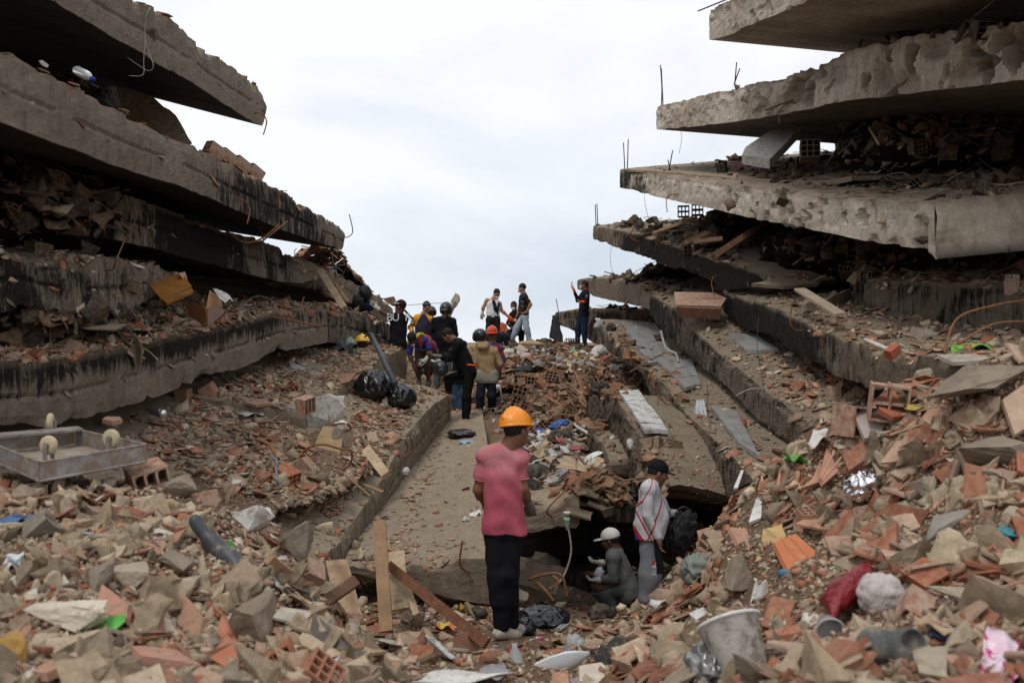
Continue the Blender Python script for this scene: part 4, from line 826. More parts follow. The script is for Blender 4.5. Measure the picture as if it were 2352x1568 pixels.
# ================================================================= figures: smooth signed-distance bodies, meshed in numpy
class SDF:
    def __init__(s): s.p = []
    def cap(s, a, b, ra, rb=None, k=.03, op='+'): s.p.append(('c', np.array(a, float), np.array(b, float), ra, ra if rb is None else rb, k, op)); return s
    def ell(s, c, r, R=None, k=.03, op='+'): s.p.append(('e', np.array(c, float), np.array(r, float), np.eye(3) if R is None else np.array(R), None, k, op)); return s
    def cut(s, p, n): s.p.append(('p', np.array(p, float), nrm(n), 0, 0, 0, '&')); return s     # keeps the side against n
    def mesh(s, h=.01, wob=0, wf=9, seed=0, smooth=True):
        lo = np.array([1e9] * 3); hi = -lo
        for q in s.p:
            if q[6] != '+': continue
            if q[0] == 'c': m = max(q[3], q[4]); a = np.minimum(q[1], q[2]) - m; b = np.maximum(q[1], q[2]) + m
            else: m = q[2].max(); a = q[1] - m; b = q[1] + m
            lo = np.minimum(lo, a); hi = np.maximum(hi, b)
        lo = lo - .03; hi = hi + .03; n = np.ceil((hi - lo) / h).astype(int) + 1
        f = np.full(n, .5, np.float32); ax = [lo[i] + h * np.arange(n[i]) for i in range(3)]
        for q in s.p:
            mg = .10
            if q[0] == 'c': m = max(q[3], q[4]) + mg; a = np.minimum(q[1], q[2]) - m; b = np.maximum(q[1], q[2]) + m
            elif q[0] == 'e': m = q[2].max() + mg; a = q[1] - m; b = q[1] + m
            else: a = lo; b = hi
            i0 = np.clip(np.floor((a - lo) / h).astype(int), 0, n); i1 = np.clip(np.ceil((b - lo) / h).astype(int) + 1, 0, n)
            if (i1 <= i0).any(): continue
            sl = tuple(slice(i0[k], i1[k]) for k in range(3))
            X, Y, Z = np.meshgrid(ax[0][sl[0]], ax[1][sl[1]], ax[2][sl[2]], indexing='ij', sparse=True)
            if q[0] == 'c':
                A = q[1]; ba = q[2] - A; l2 = max(float(ba @ ba), 1e-9); px, py, pz = X - A[0], Y - A[1], Z - A[2]
                t = np.clip((px * ba[0] + py * ba[1] + pz * ba[2]) / l2, 0, 1)
                d = np.sqrt((px - t * ba[0]) ** 2 + (py - t * ba[1]) ** 2 + (pz - t * ba[2]) ** 2) - (q[3] + (q[4] - q[3]) * t)
            elif q[0] == 'e':
                px, py, pz = X - q[1][0], Y - q[1][1], Z - q[1][2]; R = q[3]; r = q[2]
                u = (px * R[0, 0] + py * R[1, 0] + pz * R[2, 0]); v = (px * R[0, 1] + py * R[1, 1] + pz * R[2, 1]); w_ = (px * R[0, 2] + py * R[1, 2] + pz * R[2, 2])
                k0 = np.sqrt((u / r[0]) ** 2 + (v / r[1]) ** 2 + (w_ / r[2]) ** 2); k1 = np.sqrt((u / r[0] ** 2) ** 2 + (v / r[1] ** 2) ** 2 + (w_ / r[2] ** 2) ** 2) + 1e-6; d = k0 * (k0 - 1) / k1
            else: d = (X - q[1][0]) * q[2][0] + (Y - q[1][1]) * q[2][1] + (Z - q[1][2]) * q[2][2]
            g = f[sl]; k = q[5]
            if q[6] == '+': e = np.clip(.5 + .5 * (d - g) / k, 0, 1) if k else 0; f[sl] = (d + (g - d) * e - k * e * (1 - e)) if k else np.minimum(g, d)
            elif q[6] == '-': f[sl] = np.maximum(g, -d)
            else: f[sl] = np.maximum(g, d)
        if wob:
            X, Y, Z = np.meshgrid(*ax, indexing='ij', sparse=True)
            f = f + wob * (np.sin(X * wf * 2 + 1.7 * np.sin(Z * wf * .7 + seed) + seed) * np.sin(Z * wf * 1.3 + 2 * np.sin(X * wf * .6 + Y * wf) + seed * 2) + .5 * np.sin(Z * wf * 3.1 + 2.3 * np.sin(X * wf * 1.2 + Y * wf * 1.4 + seed)))
        S = f < 0; n = f.shape
        cnt = np.zeros((n[0] - 1, n[1] - 1, n[2] - 1), np.int8); acc = np.zeros(cnt.shape + (3,), np.float32); ne = np.zeros(cnt.shape, np.float32)
        for dx in (0, 1):
            for dy in (0, 1):
                for dz in (0, 1): cnt += S[dx:n[0] - 1 + dx, dy:n[1] - 1 + dy, dz:n[2] - 1 + dz]
        act = (cnt > 0) & (cnt < 8); ii = np.argwhere(act)
        if len(ii) == 0: return np.zeros((0, 3)), []
        pos = np.zeros((len(ii), 3)); c = np.zeros(len(ii))
        for axs in range(3):
            o1, o2 = [k for k in range(3) if k != axs]
            for a in (0, 1):
                for b in (0, 1):
                    p0 = ii.copy(); p0[:, o1] += a; p0[:, o2] += b; p1 = p0.copy(); p1[:, axs] += 1
                    f0 = f[p0[:, 0], p0[:, 1], p0[:, 2]]; f1 = f[p1[:, 0], p1[:, 1], p1[:, 2]]; x = (f0 < 0) != (f1 < 0)
                    t = np.where(x, f0 / np.where(f0 == f1, 1, f0 - f1), 0); q = p0.astype(float); q[:, axs] += t; pos += q * x[:, None]; c += x
        V = lo + (pos / np.maximum(c, 1)[:, None]) * h
        idx = -np.ones(cnt.shape, int); idx[tuple(ii.T)] = np.arange(len(ii)); F_ = []
        for axs in range(3):
            o1, o2 = [(1, 2), (2, 0), (0, 1)][axs]
            s0 = [slice(None)] * 3; s1 = [slice(None)] * 3; s0[axs] = slice(0, -1); s1[axs] = slice(1, None); A = S[tuple(s0)]; B = S[tuple(s1)]
            e = np.argwhere(A != B); e = e[(e[:, o1] > 0) & (e[:, o2] > 0) & (e[:, o1] < n[o1] - 1) & (e[:, o2] < n[o2] - 1)]
            q = []
            for a, b in ((1, 1), (0, 1), (0, 0), (1, 0)):
                g = e.copy(); g[:, o1] -= a; g[:, o2] -= b; q.append(idx[g[:, 0], g[:, 1], g[:, 2]])
            q = np.stack(q, 1); fl = A[e[:, 0], e[:, 1], e[:, 2]]; q = np.where(fl[:, None], q, q[:, ::-1]); q = q[(q >= 0).all(1)]; F_.append(q)
        return V, np.concatenate(F_).tolist()
def fr(fw, up=(0, 0, 1)):
    """columns: side, forward, up"""
    f = nrm(fw); s = nrm(np.cross(f, up)); return np.stack([s, f, np.cross(s, f)], 1)
SKIN = {'tan': (.34, .175, .105), 'brown': (.20, .095, .055), 'dark': (.10, .048, .03)}
def skin(k): return mat('skin ' + k, SKIN[k], .55, .3, var=.12, scale=5)
def cloth(nm, c, rough=.9): return mat('cloth ' + nm, c, rough, .1, var=.22, scale=6, dirtamt=.0 if max(c) < .05 else .04, dirt=tuple(x * 1.5 + .03 for x in c), bumps=.25, bscale=45)
def head_sdf(H, R, s=1.0):
    q = lambda x, y, z: H + R @ (np.array([x, y, z]) * s)
    S = SDF(); S.ell(q(0, -.008, .03), np.array((.074, .095, .092)) * s, R); S.ell(q(0, .022, -.045), np.array((.056, .066, .068)) * s, R, k=.04)
    S.ell(q(0, .052, -.088), np.array((.026, .022, .018)) * s, R, k=.03)
    S.cap(q(0, .088, .005), q(0, .108, -.028), .009 * s, .014 * s, k=.015)
    for sd_ in (-1, 1):
        S.ell(q(.077 * sd_, -.005, -.012), np.array((.010, .020, .032)) * s, R, k=.008); S.ell(q(.032 * sd_, .088, .010), np.array((.017, .014, .011)) * s, R, k=.0, op='-')
        S.cap(q(.014 * sd_, .088, .030), q(.052 * sd_, .074, .028), .009 * s, .007 * s, k=.015)
        S.ell(q(.032 * sd_, .072, .010), np.array((.014, .015, .012)) * s, R, k=.004)
        S.ell(q(.036 * sd_, .062, -.025), np.array((.022, .022, .02)) * s, R, k=.03)
    S.ell(q(0, .086, -.058), np.array((.024, .012, .007)) * s, R, k=.008); S.ell(q(0, .083, -.069), np.array((.020, .012, .007)) * s, R, k=.008)
    return S
def hand_sdf(S, Wp, d, pn, s=1.0, inf=0, curl=.5, side=1):
    """palm, four unequal fingers and a thumb from the side of the palm near its base"""
    d = nrm(d); pn = nrm(pn - d * (pn @ d)); a = np.cross(d, pn) * side
    c = Wp + d * .048 * s; S.ell(c, np.array((.040, .050, .017)) * s + inf, np.stack([a, d, pn], 1), k=.02); S.cap(Wp - d * .01, Wp + d * .03 * s, .024 * s + inf, .028 * s + inf, k=.02)
    for i, (o, l) in enumerate(((-.030, .064), (-.010, .078), (.010, .074), (.029, .058))):
        b = Wp + d * .088 * s + a * o * s; c1 = curl * (1 + .15 * i); m = b + (d * math.cos(c1 * .5) - pn * math.sin(c1 * .5)) * l * .5 * s; e_ = m + (d * math.cos(c1 * 1.6) - pn * math.sin(c1 * 1.6)) * l * .5 * s
        S.cap(b, m, .0098 * s + inf, .009 * s + inf, k=.006); S.cap(m, e_, .009 * s + inf, .0078 * s + inf, k=.004)
    b = Wp + d * .028 * s - a * .026 * s; m = b + (d * .62 - a * .7 - pn * .15) * .042 * s; e_ = m + (d * .9 - a * .25 - pn * .3) * .034 * s
    S.cap(b, m, .013 * s + inf, .011 * s + inf, k=.01); S.cap(m, e_, .011 * s + inf, .009 * s + inf, k=.004)
def foot(S, A, toe, inf=0, k=.02):
    d = toe - A; d = nrm(d * np.array([1, 1, .35]) + np.array([0, 0, -.0])); h = A + np.array([0, 0, -.045]); S.cap(h - d * .035, h + d * .13 - np.array([0, 0, .012]), .038 + inf, .034 + inf, k=k); S.cap(A, h, .042 + inf, .036 + inf, k=k); S.cap(h + d * .1 - [0, 0, .015], h + d * .17 - [0, 0, .02], .036 + inf, .026 + inf, k=k)
def person(label, D, J, yaw, pitch=0, roll=0, sk='brown', shirt=None, sleeve=1, pants=None, pleg=1, shoe=(.5, .48, .44), hat=None, hair=(.015, .012, .01), gl=None, mask=False, fat=1.0, h=.012, sc=1.0,
           hemlow=.06, hand=None, pw=1.0, group='people working on the ruin', shirt_name=None, neck=.0, extra=None):
    j = {k: P(v[0], v[1], D + (v[2] if len(v) > 2 else 0)) for k, v in J.items()}
    root = np.array([(j['AL'][0] + j['AR'][0]) / 2, (j['AL'][1] + j['AR'][1]) / 2, min(j['AL'][2], j['AR'][2]) - .08])
    T = empty('person', root, label, 'person', group); T['kind'] = 'thing'
    y, p_ = math.radians(yaw), math.radians(pitch); fw = np.array([math.sin(y) * math.cos(p_), math.cos(y) * math.cos(p_), -math.sin(p_)]); R = fr(fw)
    if roll: R = R @ rot(0, math.radians(roll), 0)
    H = j['H']; N_ = j['N']; s = sc; SLs, SRs, PLs, PRs = j['SL'], j['SR'], j['PL'], j['PR']
    ms, mp_ = (SLs + SRs) / 2, (PLs + PRs) / 2; spn = nrm(ms - mp_); ax = nrm(SRs - SLs); fwd = nrm(np.cross(spn, ax)); fwd = fwd if fwd @ np.array([math.sin(y), math.cos(y), 0]) > -.2 else -fwd
    S = head_sdf(H, R, s)
    def torso(S, inf=0, low=0, tank=False):
        for a, b in ((PLs, SLs), (PRs, SRs)):
            ia = a + (mp_ - a) * .34 - spn * low; ib = b + (ms - b) * .56 - spn * .06
            S.cap(ia, ib, .086 * s * (1 + (fat - 1) * .8) + inf, .086 * s + inf, k=.045)
            if not tank: S.cap(ms + (b - ms) * .45 + spn * .01, b - spn * .01, .066 * s + inf, .062 * s + inf, k=.05)
            else: S.cap(ms + (b - ms) * .30, ms + (b - ms) * .52 + spn * .035, .06 * s + inf, .030 * s + inf, k=.03)
        S.cap(mp_ + spn * .10, ms - spn * .18, .104 * s * fat + inf, .106 * s + inf, k=.05)
        if fat > 1.1: S.ell((mp_ * .62 + ms * .38) + fwd * .035 * fat, np.array((.125, .125, .15)) * s + inf, k=.06)
    torso(S, -.004)
    S.cap(N_ - (N_ - ms) * .5, H - R[:, 2] * .055 * s - R[:, 1] * .018 * s, .060 * s, .052 * s, k=.04); S.cap(ms, N_, .07 * s, .058 * s, k=.05)
    S.cap(PLs * .6 + mp_ * .4, PRs * .6 + mp_ * .4, .098 * s, k=.05)
    for e in 'LR':
        S.cap(j['S' + e], j['E' + e], .052 * s, .041 * s, k=.03); S.cap(j['E' + e], j['W' + e], .042 * s, .027 * s, k=.02)
        m = j['E' + e] * .7 + j['W' + e] * .3; S.ell(m, (.043 * s,) * 3, k=.03)
        S.cap(j['P' + e] + (mp_ - j['P' + e]) * .15, j['K' + e], .080 * s, .054 * s, k=.04); S.cap(j['K' + e], j['A' + e], .056 * s, .036 * s, k=.03)
        kn, an = j['K' + e], j['A' + e]; S.cap(kn * .85 + an * .15 - fwd * .02, kn * .5 + an * .5 - fwd * .012, .052 * s, .044 * s, k=.03)
        hd = (hand or {}).get(e, None); wd = nrm(j['W' + e] - j['E' + e]); hdir = nrm(P(hd[0], hd[1], D + hd[2]) - j['W' + e]) if hd else wd
        pn = np.cross(hdir, ax); pn = pn if np.linalg.norm(pn) > .2 else fwd; g = (gl or {}).get(e)
        if g is None: hand_sdf(S, j['W' + e], hdir, pn, s, side=-1 if e == 'R' else 1)
        else:
            S.cap(j['W' + e], j['W' + e] + hdir * .09 * s, .024, .026, k=.01)
            G = SDF(); hand_sdf(G, j['W' + e], hdir, pn, s * 1.05, .004, side=-1 if e == 'R' else 1); G.cap(j['W' + e] - wd * .05, j['W' + e] + wd * .01, .036 * s, .034 * s, k=.01)
            v, f = G.mesh(min(h, .009)); link('glove', v, f, mat('glove ' + g[0], g[1], .8, .2, var=.2, scale=30, dirtamt=.15), T, True)
        toe = j.get('T' + e); toe = toe if toe is not None else an + np.array([math.sin(y), math.cos(y), 0]) * .15
        foot(S, an, toe, -.008)
        if shoe is not None:
            Q = SDF(); foot(Q, an, toe, .006, k=.015); v, f = Q.mesh(min(h, .010)); link('shoe', v, f, mat('shoe %.2f %.2f %.2f' % shoe, shoe, .75, .2, dirtamt=.25, scale=14), T, True)
    v, f = S.mesh(h); link('body', v, f, skin(sk), T, True)
    hem = mp_ - spn * hemlow
    if shirt:
        C = SDF(); torso(C, .017, low=.06 + hemlow, tank=(sleeve == 0)); C.cap(ms + (N_ - ms) * .3, N_ - spn * .02, .085 * s, .072 * s, k=.04)
        if sleeve > 0:
            for e in 'LR':
                a, b, c_ = j['S' + e], j['E' + e], j['W' + e]
                if sleeve <= 1: C.cap(a, a + (b - a) * sleeve,  .060 * s, .060 * s, k=.010)
                else: C.cap(a, b, .066 * s, .056 * s, k=.014); C.cap(b, b + (c_ - b) * (sleeve - 1), .055 * s, .040 * s, k=.012)
        
        if hemlow > 0: C.cap(PLs * .6 + mp_ * .4, PRs * .6 + mp_ * .4, .112 * s * (fat ** .3), k=.05); C.cap(PLs * .6 + mp_ * .4 - spn * .09, PRs * .6 + mp_ * .4 - spn * .09, .111 * s * (fat ** .3), k=.05)
        C.cut(hem, -spn)
        v, f = C.mesh(h, wob=.0075 if h < .009 else .0055, wf=11, seed=len(label)); sh = link('shirt', v, f, shirt if not isinstance(shirt, tuple) else cloth(shirt_name or '%.2f %.2f %.2f' % shirt, shirt), T, True)
        # trim the sleeve mouth with a plain hem ring
        if 0 < sleeve <= 1:
            for e in 'LR':
                a, b = j['S' + e], j['E' + e]; q = a + (b - a) * (sleeve + .10); u = nrm(b - a); A_, B_, _ = frame(u)
                ring = [q + (A_ * math.cos(t) + B_ * math.sin(t)) * .058 * s for t in np.linspace(0, 2 * math.pi, 18, endpoint=False)]; v, f = tube(ring, .006, 6, True); link('sleeve_hem', v, f, sh.data.materials[0], T, True)
    if pants:
        C = SDF(); C.cap(PLs * .6 + mp_ * .4, PRs * .6 + mp_ * .4, .106 * s * (fat ** .3), k=.04); C.cap(mp_ + spn * .10, mp_, .108 * s * (fat ** .5), .106 * s, k=.04)
        for a in (PLs, PRs): C.cap(a + (mp_ - a) * .15, a + (mp_ - a) * .35 + spn * .09, .094 * s, .094 * s, k=.04)
        for e in 'LR':
            a, b, c_ = j['P' + e], j['K' + e], j['A' + e]; wd = pw + (.25 if pleg < .8 else 0)
            if pleg > .55: C.cap(a + (mp_ - a) * .1, b, .094 * s, .080 * s * wd, k=.03); C.cap(b, b + (c_ - b) * min(1, (pleg - .5) * 2) * .96, .080 * s * wd, .062 * s * wd, k=.03); C.cap(b - fwd * .01, b * .5 + c_ * .5 - fwd * .016, .074 * s * wd, .066 * s * wd, k=.03)
            else: C.cap(a, a + (b - a) * pleg * 1.9, .102 * s, .088 * s, k=.05)
        C.cut(mp_ + spn * (.12 if not shirt or hemlow <= 0 or max(j['KL'][2], j['KR'][2]) > mp_[2] - .25 else .015 - hemlow), spn); v, f = C.mesh(h, wob=.005, wf=12, seed=len(label) * 3); link('trousers' if pleg > .8 else 'shorts', v, f, pants if not isinstance(pants, tuple) else cloth('%.2f %.2f %.2f' % pants, pants), T, True)
    q = lambda x, y_, z: H + R @ (np.array([x, y_, z]) * s)
    E3 = lambda a, b, c_: np.array((a, b, c_)) * s
    if hat in (None, 'hair', 'beanie'):
        C = SDF(); C.ell(q(0, -.016, .042), E3(.083, .098, .092), R, k=.01); C.ell(q(0, .105, -.03), E3(.075, .075, .095), R, op='-'); C.cut(q(0, -.07, -.045), R @ np.array([0, .25, -1.0])); v, f = C.mesh(min(h, .008), wob=.0035, wf=45, seed=3)
        link('hair', v, f, mat('black hair', hair, .75, .3, var=.3, scale=60, bumps=.5, bscale=200), T, True)
    elif hat[0] == 'hard':
        C = SDF(); C.ell(q(0, -.005, .045), E3(.118, .142, .134), R, k=.0); C.cut(q(0, 0, .035), -R[:, 2])
        C.ell(q(0, .035, .038), E3(.108, .150, .009), R, k=.012); C.ell(q(0, -.005, .038), E3(.125, .149, .009), R, k=.01)
        pr = [q(0, .142 * math.cos(t) * 1.0 - .005, .045 + .135 * math.sin(t)) for t in np.linspace(.35, 2.7, 9)]
        for a, b in zip(pr[:-1], pr[1:]): C.cap(a, b, .0125 * s, k=.012)
        C.ell(q(0, -.005, .02), E3(.104, .128, .105), R, op='-')
        v, f = C.mesh(min(h, .0065)); o = link('hard_hat', v, f, mat('hard hat ' + hat[1], hat[2], .38, .5, var=.08, scale=7, dirtamt=.04), T, True)
        C = SDF(); C.ell(q(0, -.016, .02), E3(.080, .095, .085), R); C.ell(q(0, .105, -.03), E3(.075, .075, .095), R, op='-'); C.cut(q(0, -.07, -.06), R @ np.array([0, .25, -1.0])); v, f = C.mesh(min(h, .009)); link('hair', v, f, mat('black hair', hair, .75, .3), T, True)
        if len(hat) > 3:
            v, f = plate([(-.018, -.012), (.018, -.012), (.018, .012), (-.018, .012)], .002, q(-.050, -.075, .142), R @ rot(.55, -.38, 0)); link('sticker', v, f, mat('pale sticker', (.62, .63, .72)), T)
    elif hat[0] == 'cap':
        C = SDF(); C.ell(q(0, -.010, .042), E3(.088, .106, .092), R, k=0); C.cut(q(0, 0, .022), -R[:, 2]); C.ell(q(0, .115, .030), E3(.072, .072, .008), R, k=.012); C.ell(q(0, -.01, .133), E3(.009, .009, .008), R, k=.004)
        v, f = C.mesh(min(h, .008)); link('cap', v, f, cloth('cap ' + hat[1], hat[2]), T, True)
        C = SDF(); C.ell(q(0, -.016, .02), E3(.079, .094, .085), R); C.ell(q(0, .105, -.03), E3(.085, .085, .095), R, op='-'); C.cut(q(0, -.07, -.035), R @ np.array([0, .2, -1.0])); v, f = C.mesh(min(h, .009)); link('hair', v, f, mat('black hair', hair, .75, .3), T, True)
    elif hat[0] == 'moto':
        C = SDF(); C.ell(q(0, -.008, .040), E3(.128, .145, .128), R, k=0); C.ell(q(0, .02, .0), E3(.126, .126, .11), R, k=.02); C.cut(q(0, .02, -.075), R @ np.array([0, .35, -1.0]))
        C.ell(q(0, .125, -.05), E3(.092, .11, .105), R, op='-'); C.ell(q(0, .135, .075), E3(.075, .045, .010), R, k=.01)
        v, f = C.mesh(min(h, .009)); link('helmet', v, f, mat('helmet ' + hat[1], hat[2], .3, .5, var=.15), T, True)
    if mask:
        C = SDF(); C.ell(q(0, .080, -.055), E3(.046, .040, .046), R, k=0); v, f = C.mesh(min(h, .008)); link('face_mask', v, f, mat('white mask', (.78, .78, .78), .85), T, True)
        for sg in (-1, 1): v, f = tube([q(.04 * sg, .07, -.04), q(.072 * sg, .02, -.02), q(.082 * sg, -.02, .0)], .0025, 5); link('mask_strap', v, f, mat('white mask', (.78, .78, .78)), T)
    if abs((yaw % 360) - 0) > 60 and abs((yaw % 360) - 360) > 60:
        for sg in (-1, 1):
            v, f = blob(q(.032 * sg, .083, .010), E3(.0105, .0075, .0065), R, n=8, amp=0); link('eye', v, f, mat('eye dark', (.03, .02, .018), .3, .5), T, True)
    if extra: extra(T, j, R, q, s)
    return T
# striped / patterned shirts -------------------------------------------
def jersey_mat():
    m, t, b = newmat('grey and white jersey with red and blue bands'); co = t.nodes.new('ShaderNodeTexCoord').outputs['Object']; sp = t.nodes.new('ShaderNodeSeparateXYZ'); t.links.new(co, sp.inputs[0])
    wv = t.nodes.new('ShaderNodeTexWave'); wv.inputs['Scale'].default_value = 24; wv.inputs['Distortion'].default_value = 6; wv.bands_direction = 'Z'; t.links.new(co, wv.inputs[0])
    c = mixc(t, wv.outputs['Fac'], (.32, .32, .35), (.70, .70, .72))
    def band(cc, k, off, wd, col, c0):
        e = math2(t, 'ADD', math2(t, 'MULTIPLY', sp.outputs[0], k), sp.outputs[2]); e = math2(t, 'ADD', e, mrange(t, nz(t, co, 2.2, 1), 0, 1, -.05, .05)); e = math2(t, 'ABSOLUTE', math2(t, 'SUBTRACT', e, off)); f = math2(t, 'LESS_THAN', e, wd); return mixc(t, f, c0, col)
    c = band(0, 1.9, .91, .016, (.42, .012, .015), c); c = band(0, -2.4, 1.02, .020, (.42, .012, .015), c); c = band(0, 1.5, .78, .030, (.42, .012, .015), c); c = band(0, 1.5, .725, .028, (.018, .02, .16), c); c = band(0, -2.0, 1.48, .013, (.42, .012, .015), c)
    t.links.new(c, b.inputs['Base Color']); b.inputs['Roughness'].default_value = .85; bump(t, b, nz(t, co, 30), .2); return m
def patch_mat(nm, cols, scale, seed=0):
    m, t, b = newmat(nm); co = t.nodes.new('ShaderNodeTexCoord').outputs['Object']; v = t.nodes.new('ShaderNodeTexVoronoi'); v.inputs['Scale'].default_value = scale; t.links.new(co, v.inputs['Vector'])
    sp = t.nodes.new('ShaderNodeSeparateColor'); t.links.new(v.outputs['Color'], sp.inputs[0]); c = cols[0]
    for k, q in enumerate(cols[1:]): c = mixc(t, math2(t, 'GREATER_THAN', sp.outputs[k % 3], .62), c, q)
    t.links.new(c, b.inputs['Base Color']); b.inputs['Roughness'].default_value = .85; return m
def split_mat(nm, axis, at_, a, bcol, k=0):
    m, t, b = newmat(nm); co = t.nodes.new('ShaderNodeTexCoord').outputs['Object']; sp = t.nodes.new('ShaderNodeSeparateXYZ'); t.links.new(co, sp.inputs[0]); x = sp.outputs[axis]
    if k: x = math2(t, 'SUBTRACT', x, math2(t, 'MULTIPLY', math2(t, 'ABSOLUTE', sp.outputs[0]), k))
    t.links.new(mixc(t, math2(t, 'GREATER_THAN', x, at_), a, bcol), b.inputs['Base Color']); b.inputs['Roughness'].default_value = .85; return m
def pink_mat():
    m, t, b = newmat('washed pink cotton with dust on the shoulders'); co = t.nodes.new('ShaderNodeTexCoord').outputs['Object']; sp = t.nodes.new('ShaderNodeSeparateXYZ'); t.links.new(co, sp.inputs[0])
    f = math2(t, 'ADD', mrange(t, sp.outputs[2], 1.05, 1.45), mrange(t, nz(t, co, 5, 5, .6), .3, .7, -.45, .35)); c = mixc(t, mrange(t, f, .2, 1), (.46, .10, .14), (.50, .20, .21))
    c = mixc(t, mrange(t, nz(t, co, 14, 5, .7), .6, .8, 0, .35), c, (.48, .22, .21)); t.links.new(c, b.inputs['Base Color']); b.inputs['Roughness'].default_value = .9; b.inputs['Specular IOR Level'].default_value = .1; bump(t, b, nz(t, co, 7, 5, .6, (1.6, 1.6, .5)), .6, .04); return m
def text_on(T, body, size, c, R, m, name='letter'):
    if len(body) > 1:
        n = len(body)
        for i, ch in enumerate(body):
            if ch != ' ': text_on(T, ch, size, np.asarray(c) + np.asarray(R) @ np.array([(i - (n - 1) / 2) * size * .57, 0, 0]), R, m)
        return
    cu = bpy.data.curves.new(name, 'FONT'); cu.body = body; cu.size = size; cu.extrude = .002; cu.align_x = 'CENTER'; cu.align_y = 'CENTER'
    o = bpy.data.objects.new(name, cu); COL.objects.link(o); dg = bpy.context.evaluated_depsgraph_get(); me = bpy.data.meshes.new_from_object(o.evaluated_get(dg)); bpy.data.objects.remove(o)
    v = np.array([x.co[:] for x in me.vertices]) @ np.asarray(R).T + np.asarray(c); f = [tuple(p.vertices) for p in me.polygons]; return link(name, v, f, m, T)
WG = ('white', (.55, .53, .47)); OG = ('orange', (.75, .12, .02)); BG = ('black', (.025, .025, .028)); GG = ('grey', (.16, .15, .14))
person('man in a dusty pink T-shirt and orange hard hat, seen from behind on the rubble', 7.6,
 dict(H=(1186,990), N=(1173,1018), SL=(1117,1046), SR=(1193,1050), EL=(1099,1124,.02), WL=(1116,1160,.22), ER=(1201,1122,-.02), WR=(1216,1162,.12), PL=(1134,1208), PR=(1180,1208), KL=(1144,1318,-.02), AL=(1152,1440), KR=(1167,1318), AR=(1174,1432,.10), TL=(1180,1448,.08), TR=(1200,1438,.22)),
 42, 4, -9, 'brown', pink_mat(), .60, (.012, .012, .016), 1, (.52, .48, .40), ('hard', 'orange', (.86, .28, .012), 1), gl=dict(R=GG), h=.0085, hemlow=.055, sc=1.0, hand=dict(R=(1220,1182,.2)))
def x2(T, j, R, q, s):
    v, f = box(j['PR'] + np.array([.075, -.13, -.19]), (.07, .012, .34), rot(0, -.10, 0)); link('side_panel', v, f, cloth('black panel', (.012, .012, .013)), T)
    Rm = np.array([[0, 1, 0], [0, 0, -1], [-1, 0, 0]], float)      # letters run down the leg, facing the camera
    text_on(T, 'METE', .055, P(1502, 1307, 9.9 - .30), Rm, mat('white print', (.7, .7, .7)))
    v, f = box(P(1501, 1292, 9.9 - .30), (.03, .006, .03)); link('red_mark', v, f, mat('red print', (.5, .02, .02)), T)
person('stout man in a white and red jersey, black cap and grey shorts beside the cave', 9.9,
 dict(H=(1511,1085), N=(1498,1106), SL=(1497,1122,.19), SR=(1489,1122,-.17), EL=(1532,1178,.24), WL=(1552,1178,.18), ER=(1487,1182,-.20), WR=(1513,1236,-.22), PL=(1491,1226,.09), PR=(1491,1226,-.09), KL=(1496,1322,.11), AL=(1496,1418,.11), KR=(1492,1322,-.10), AR=(1486,1420,-.10), TL=(1530,1424,.11), TR=(1522,1426,-.1)),
 84, 18, 0, 'brown', jersey_mat(), 1.92, (.20, .205, .225), .585, (.3, .3, .3), ('cap', 'black', (.012, .012, .012)), fat=1.42, h=.010, hemlow=.04, hand=dict(R=(1518,1262,-.22)), extra=x2)
def x3(T, j, R, q, s):
    v, f = blob(P(1376, 1316, 10.45), (.04, .035, .055), rot(0, .4, 0), n=16, amp=.4, ridg=True, s=4); link('white_cloth', v, f, mat('white rag', (.62, .62, .68)), T, True)
person('man in a grey shirt and white cap crouching at the mouth of the cave', 10.6,
 dict(H=(1402,1240), N=(1415,1262), SL=(1408,1278,-.18), SR=(1418,1276,.20), EL=(1409,1328,-.20), WL=(1381,1330,-.18), ER=(1400,1312,.10), WR=(1385,1292,-.02), PL=(1440,1352,-.08), PR=(1440,1352,.10), KL=(1372,1346,-.12), AL=(1402,1388,-.10), KR=(1378,1340,.18), AR=(1406,1388,.16), TL=(1372,1392,-.1), TR=(1376,1392,.16)),
 -72, 14, 0, 'dark', (.13, .135, .135), 1.95, (.09, .095, .10), 1, (.05, .05, .05), ('cap', 'white', (.62, .60, .56)), gl=dict(L=WG, R=WG), fat=1.1, h=.011, hemlow=.08, pw=1.25, hand=dict(R=(1364,1290,.0)), extra=x3)
def moto(T, name, c, R, m):
    C = SDF(); C.ell(c, (.125, .14, .13), R, k=0); C.ell(c + R @ np.array([0, .12, -.06]), (.09, .1, .10), R, op='-'); v, f = C.mesh(.012); return link(name, v, f, m, T, True)
def x9(T, j, R, q, s):
    v, f = tube([j['PL'] + np.array([-.05, -.13, .16]), j['PL'] + np.array([.06, -.14, .15]), j['PL'] + np.array([.14, -.05, .13])], .018, 6); link('orange_waistband', v, f, mat('orange hem', (.6, .12, .02)), T, True)
    C = SDF(); C.cap(j['N'] + np.array([.02, -.05, -.01]), j['N'] + np.array([.17, .02, -.07]), .05, .06, k=.03); v, f = C.mesh(.012, wob=.005); link('hood', v, f, cloth('hoodie black', (.010, .010, .011)), T, True)
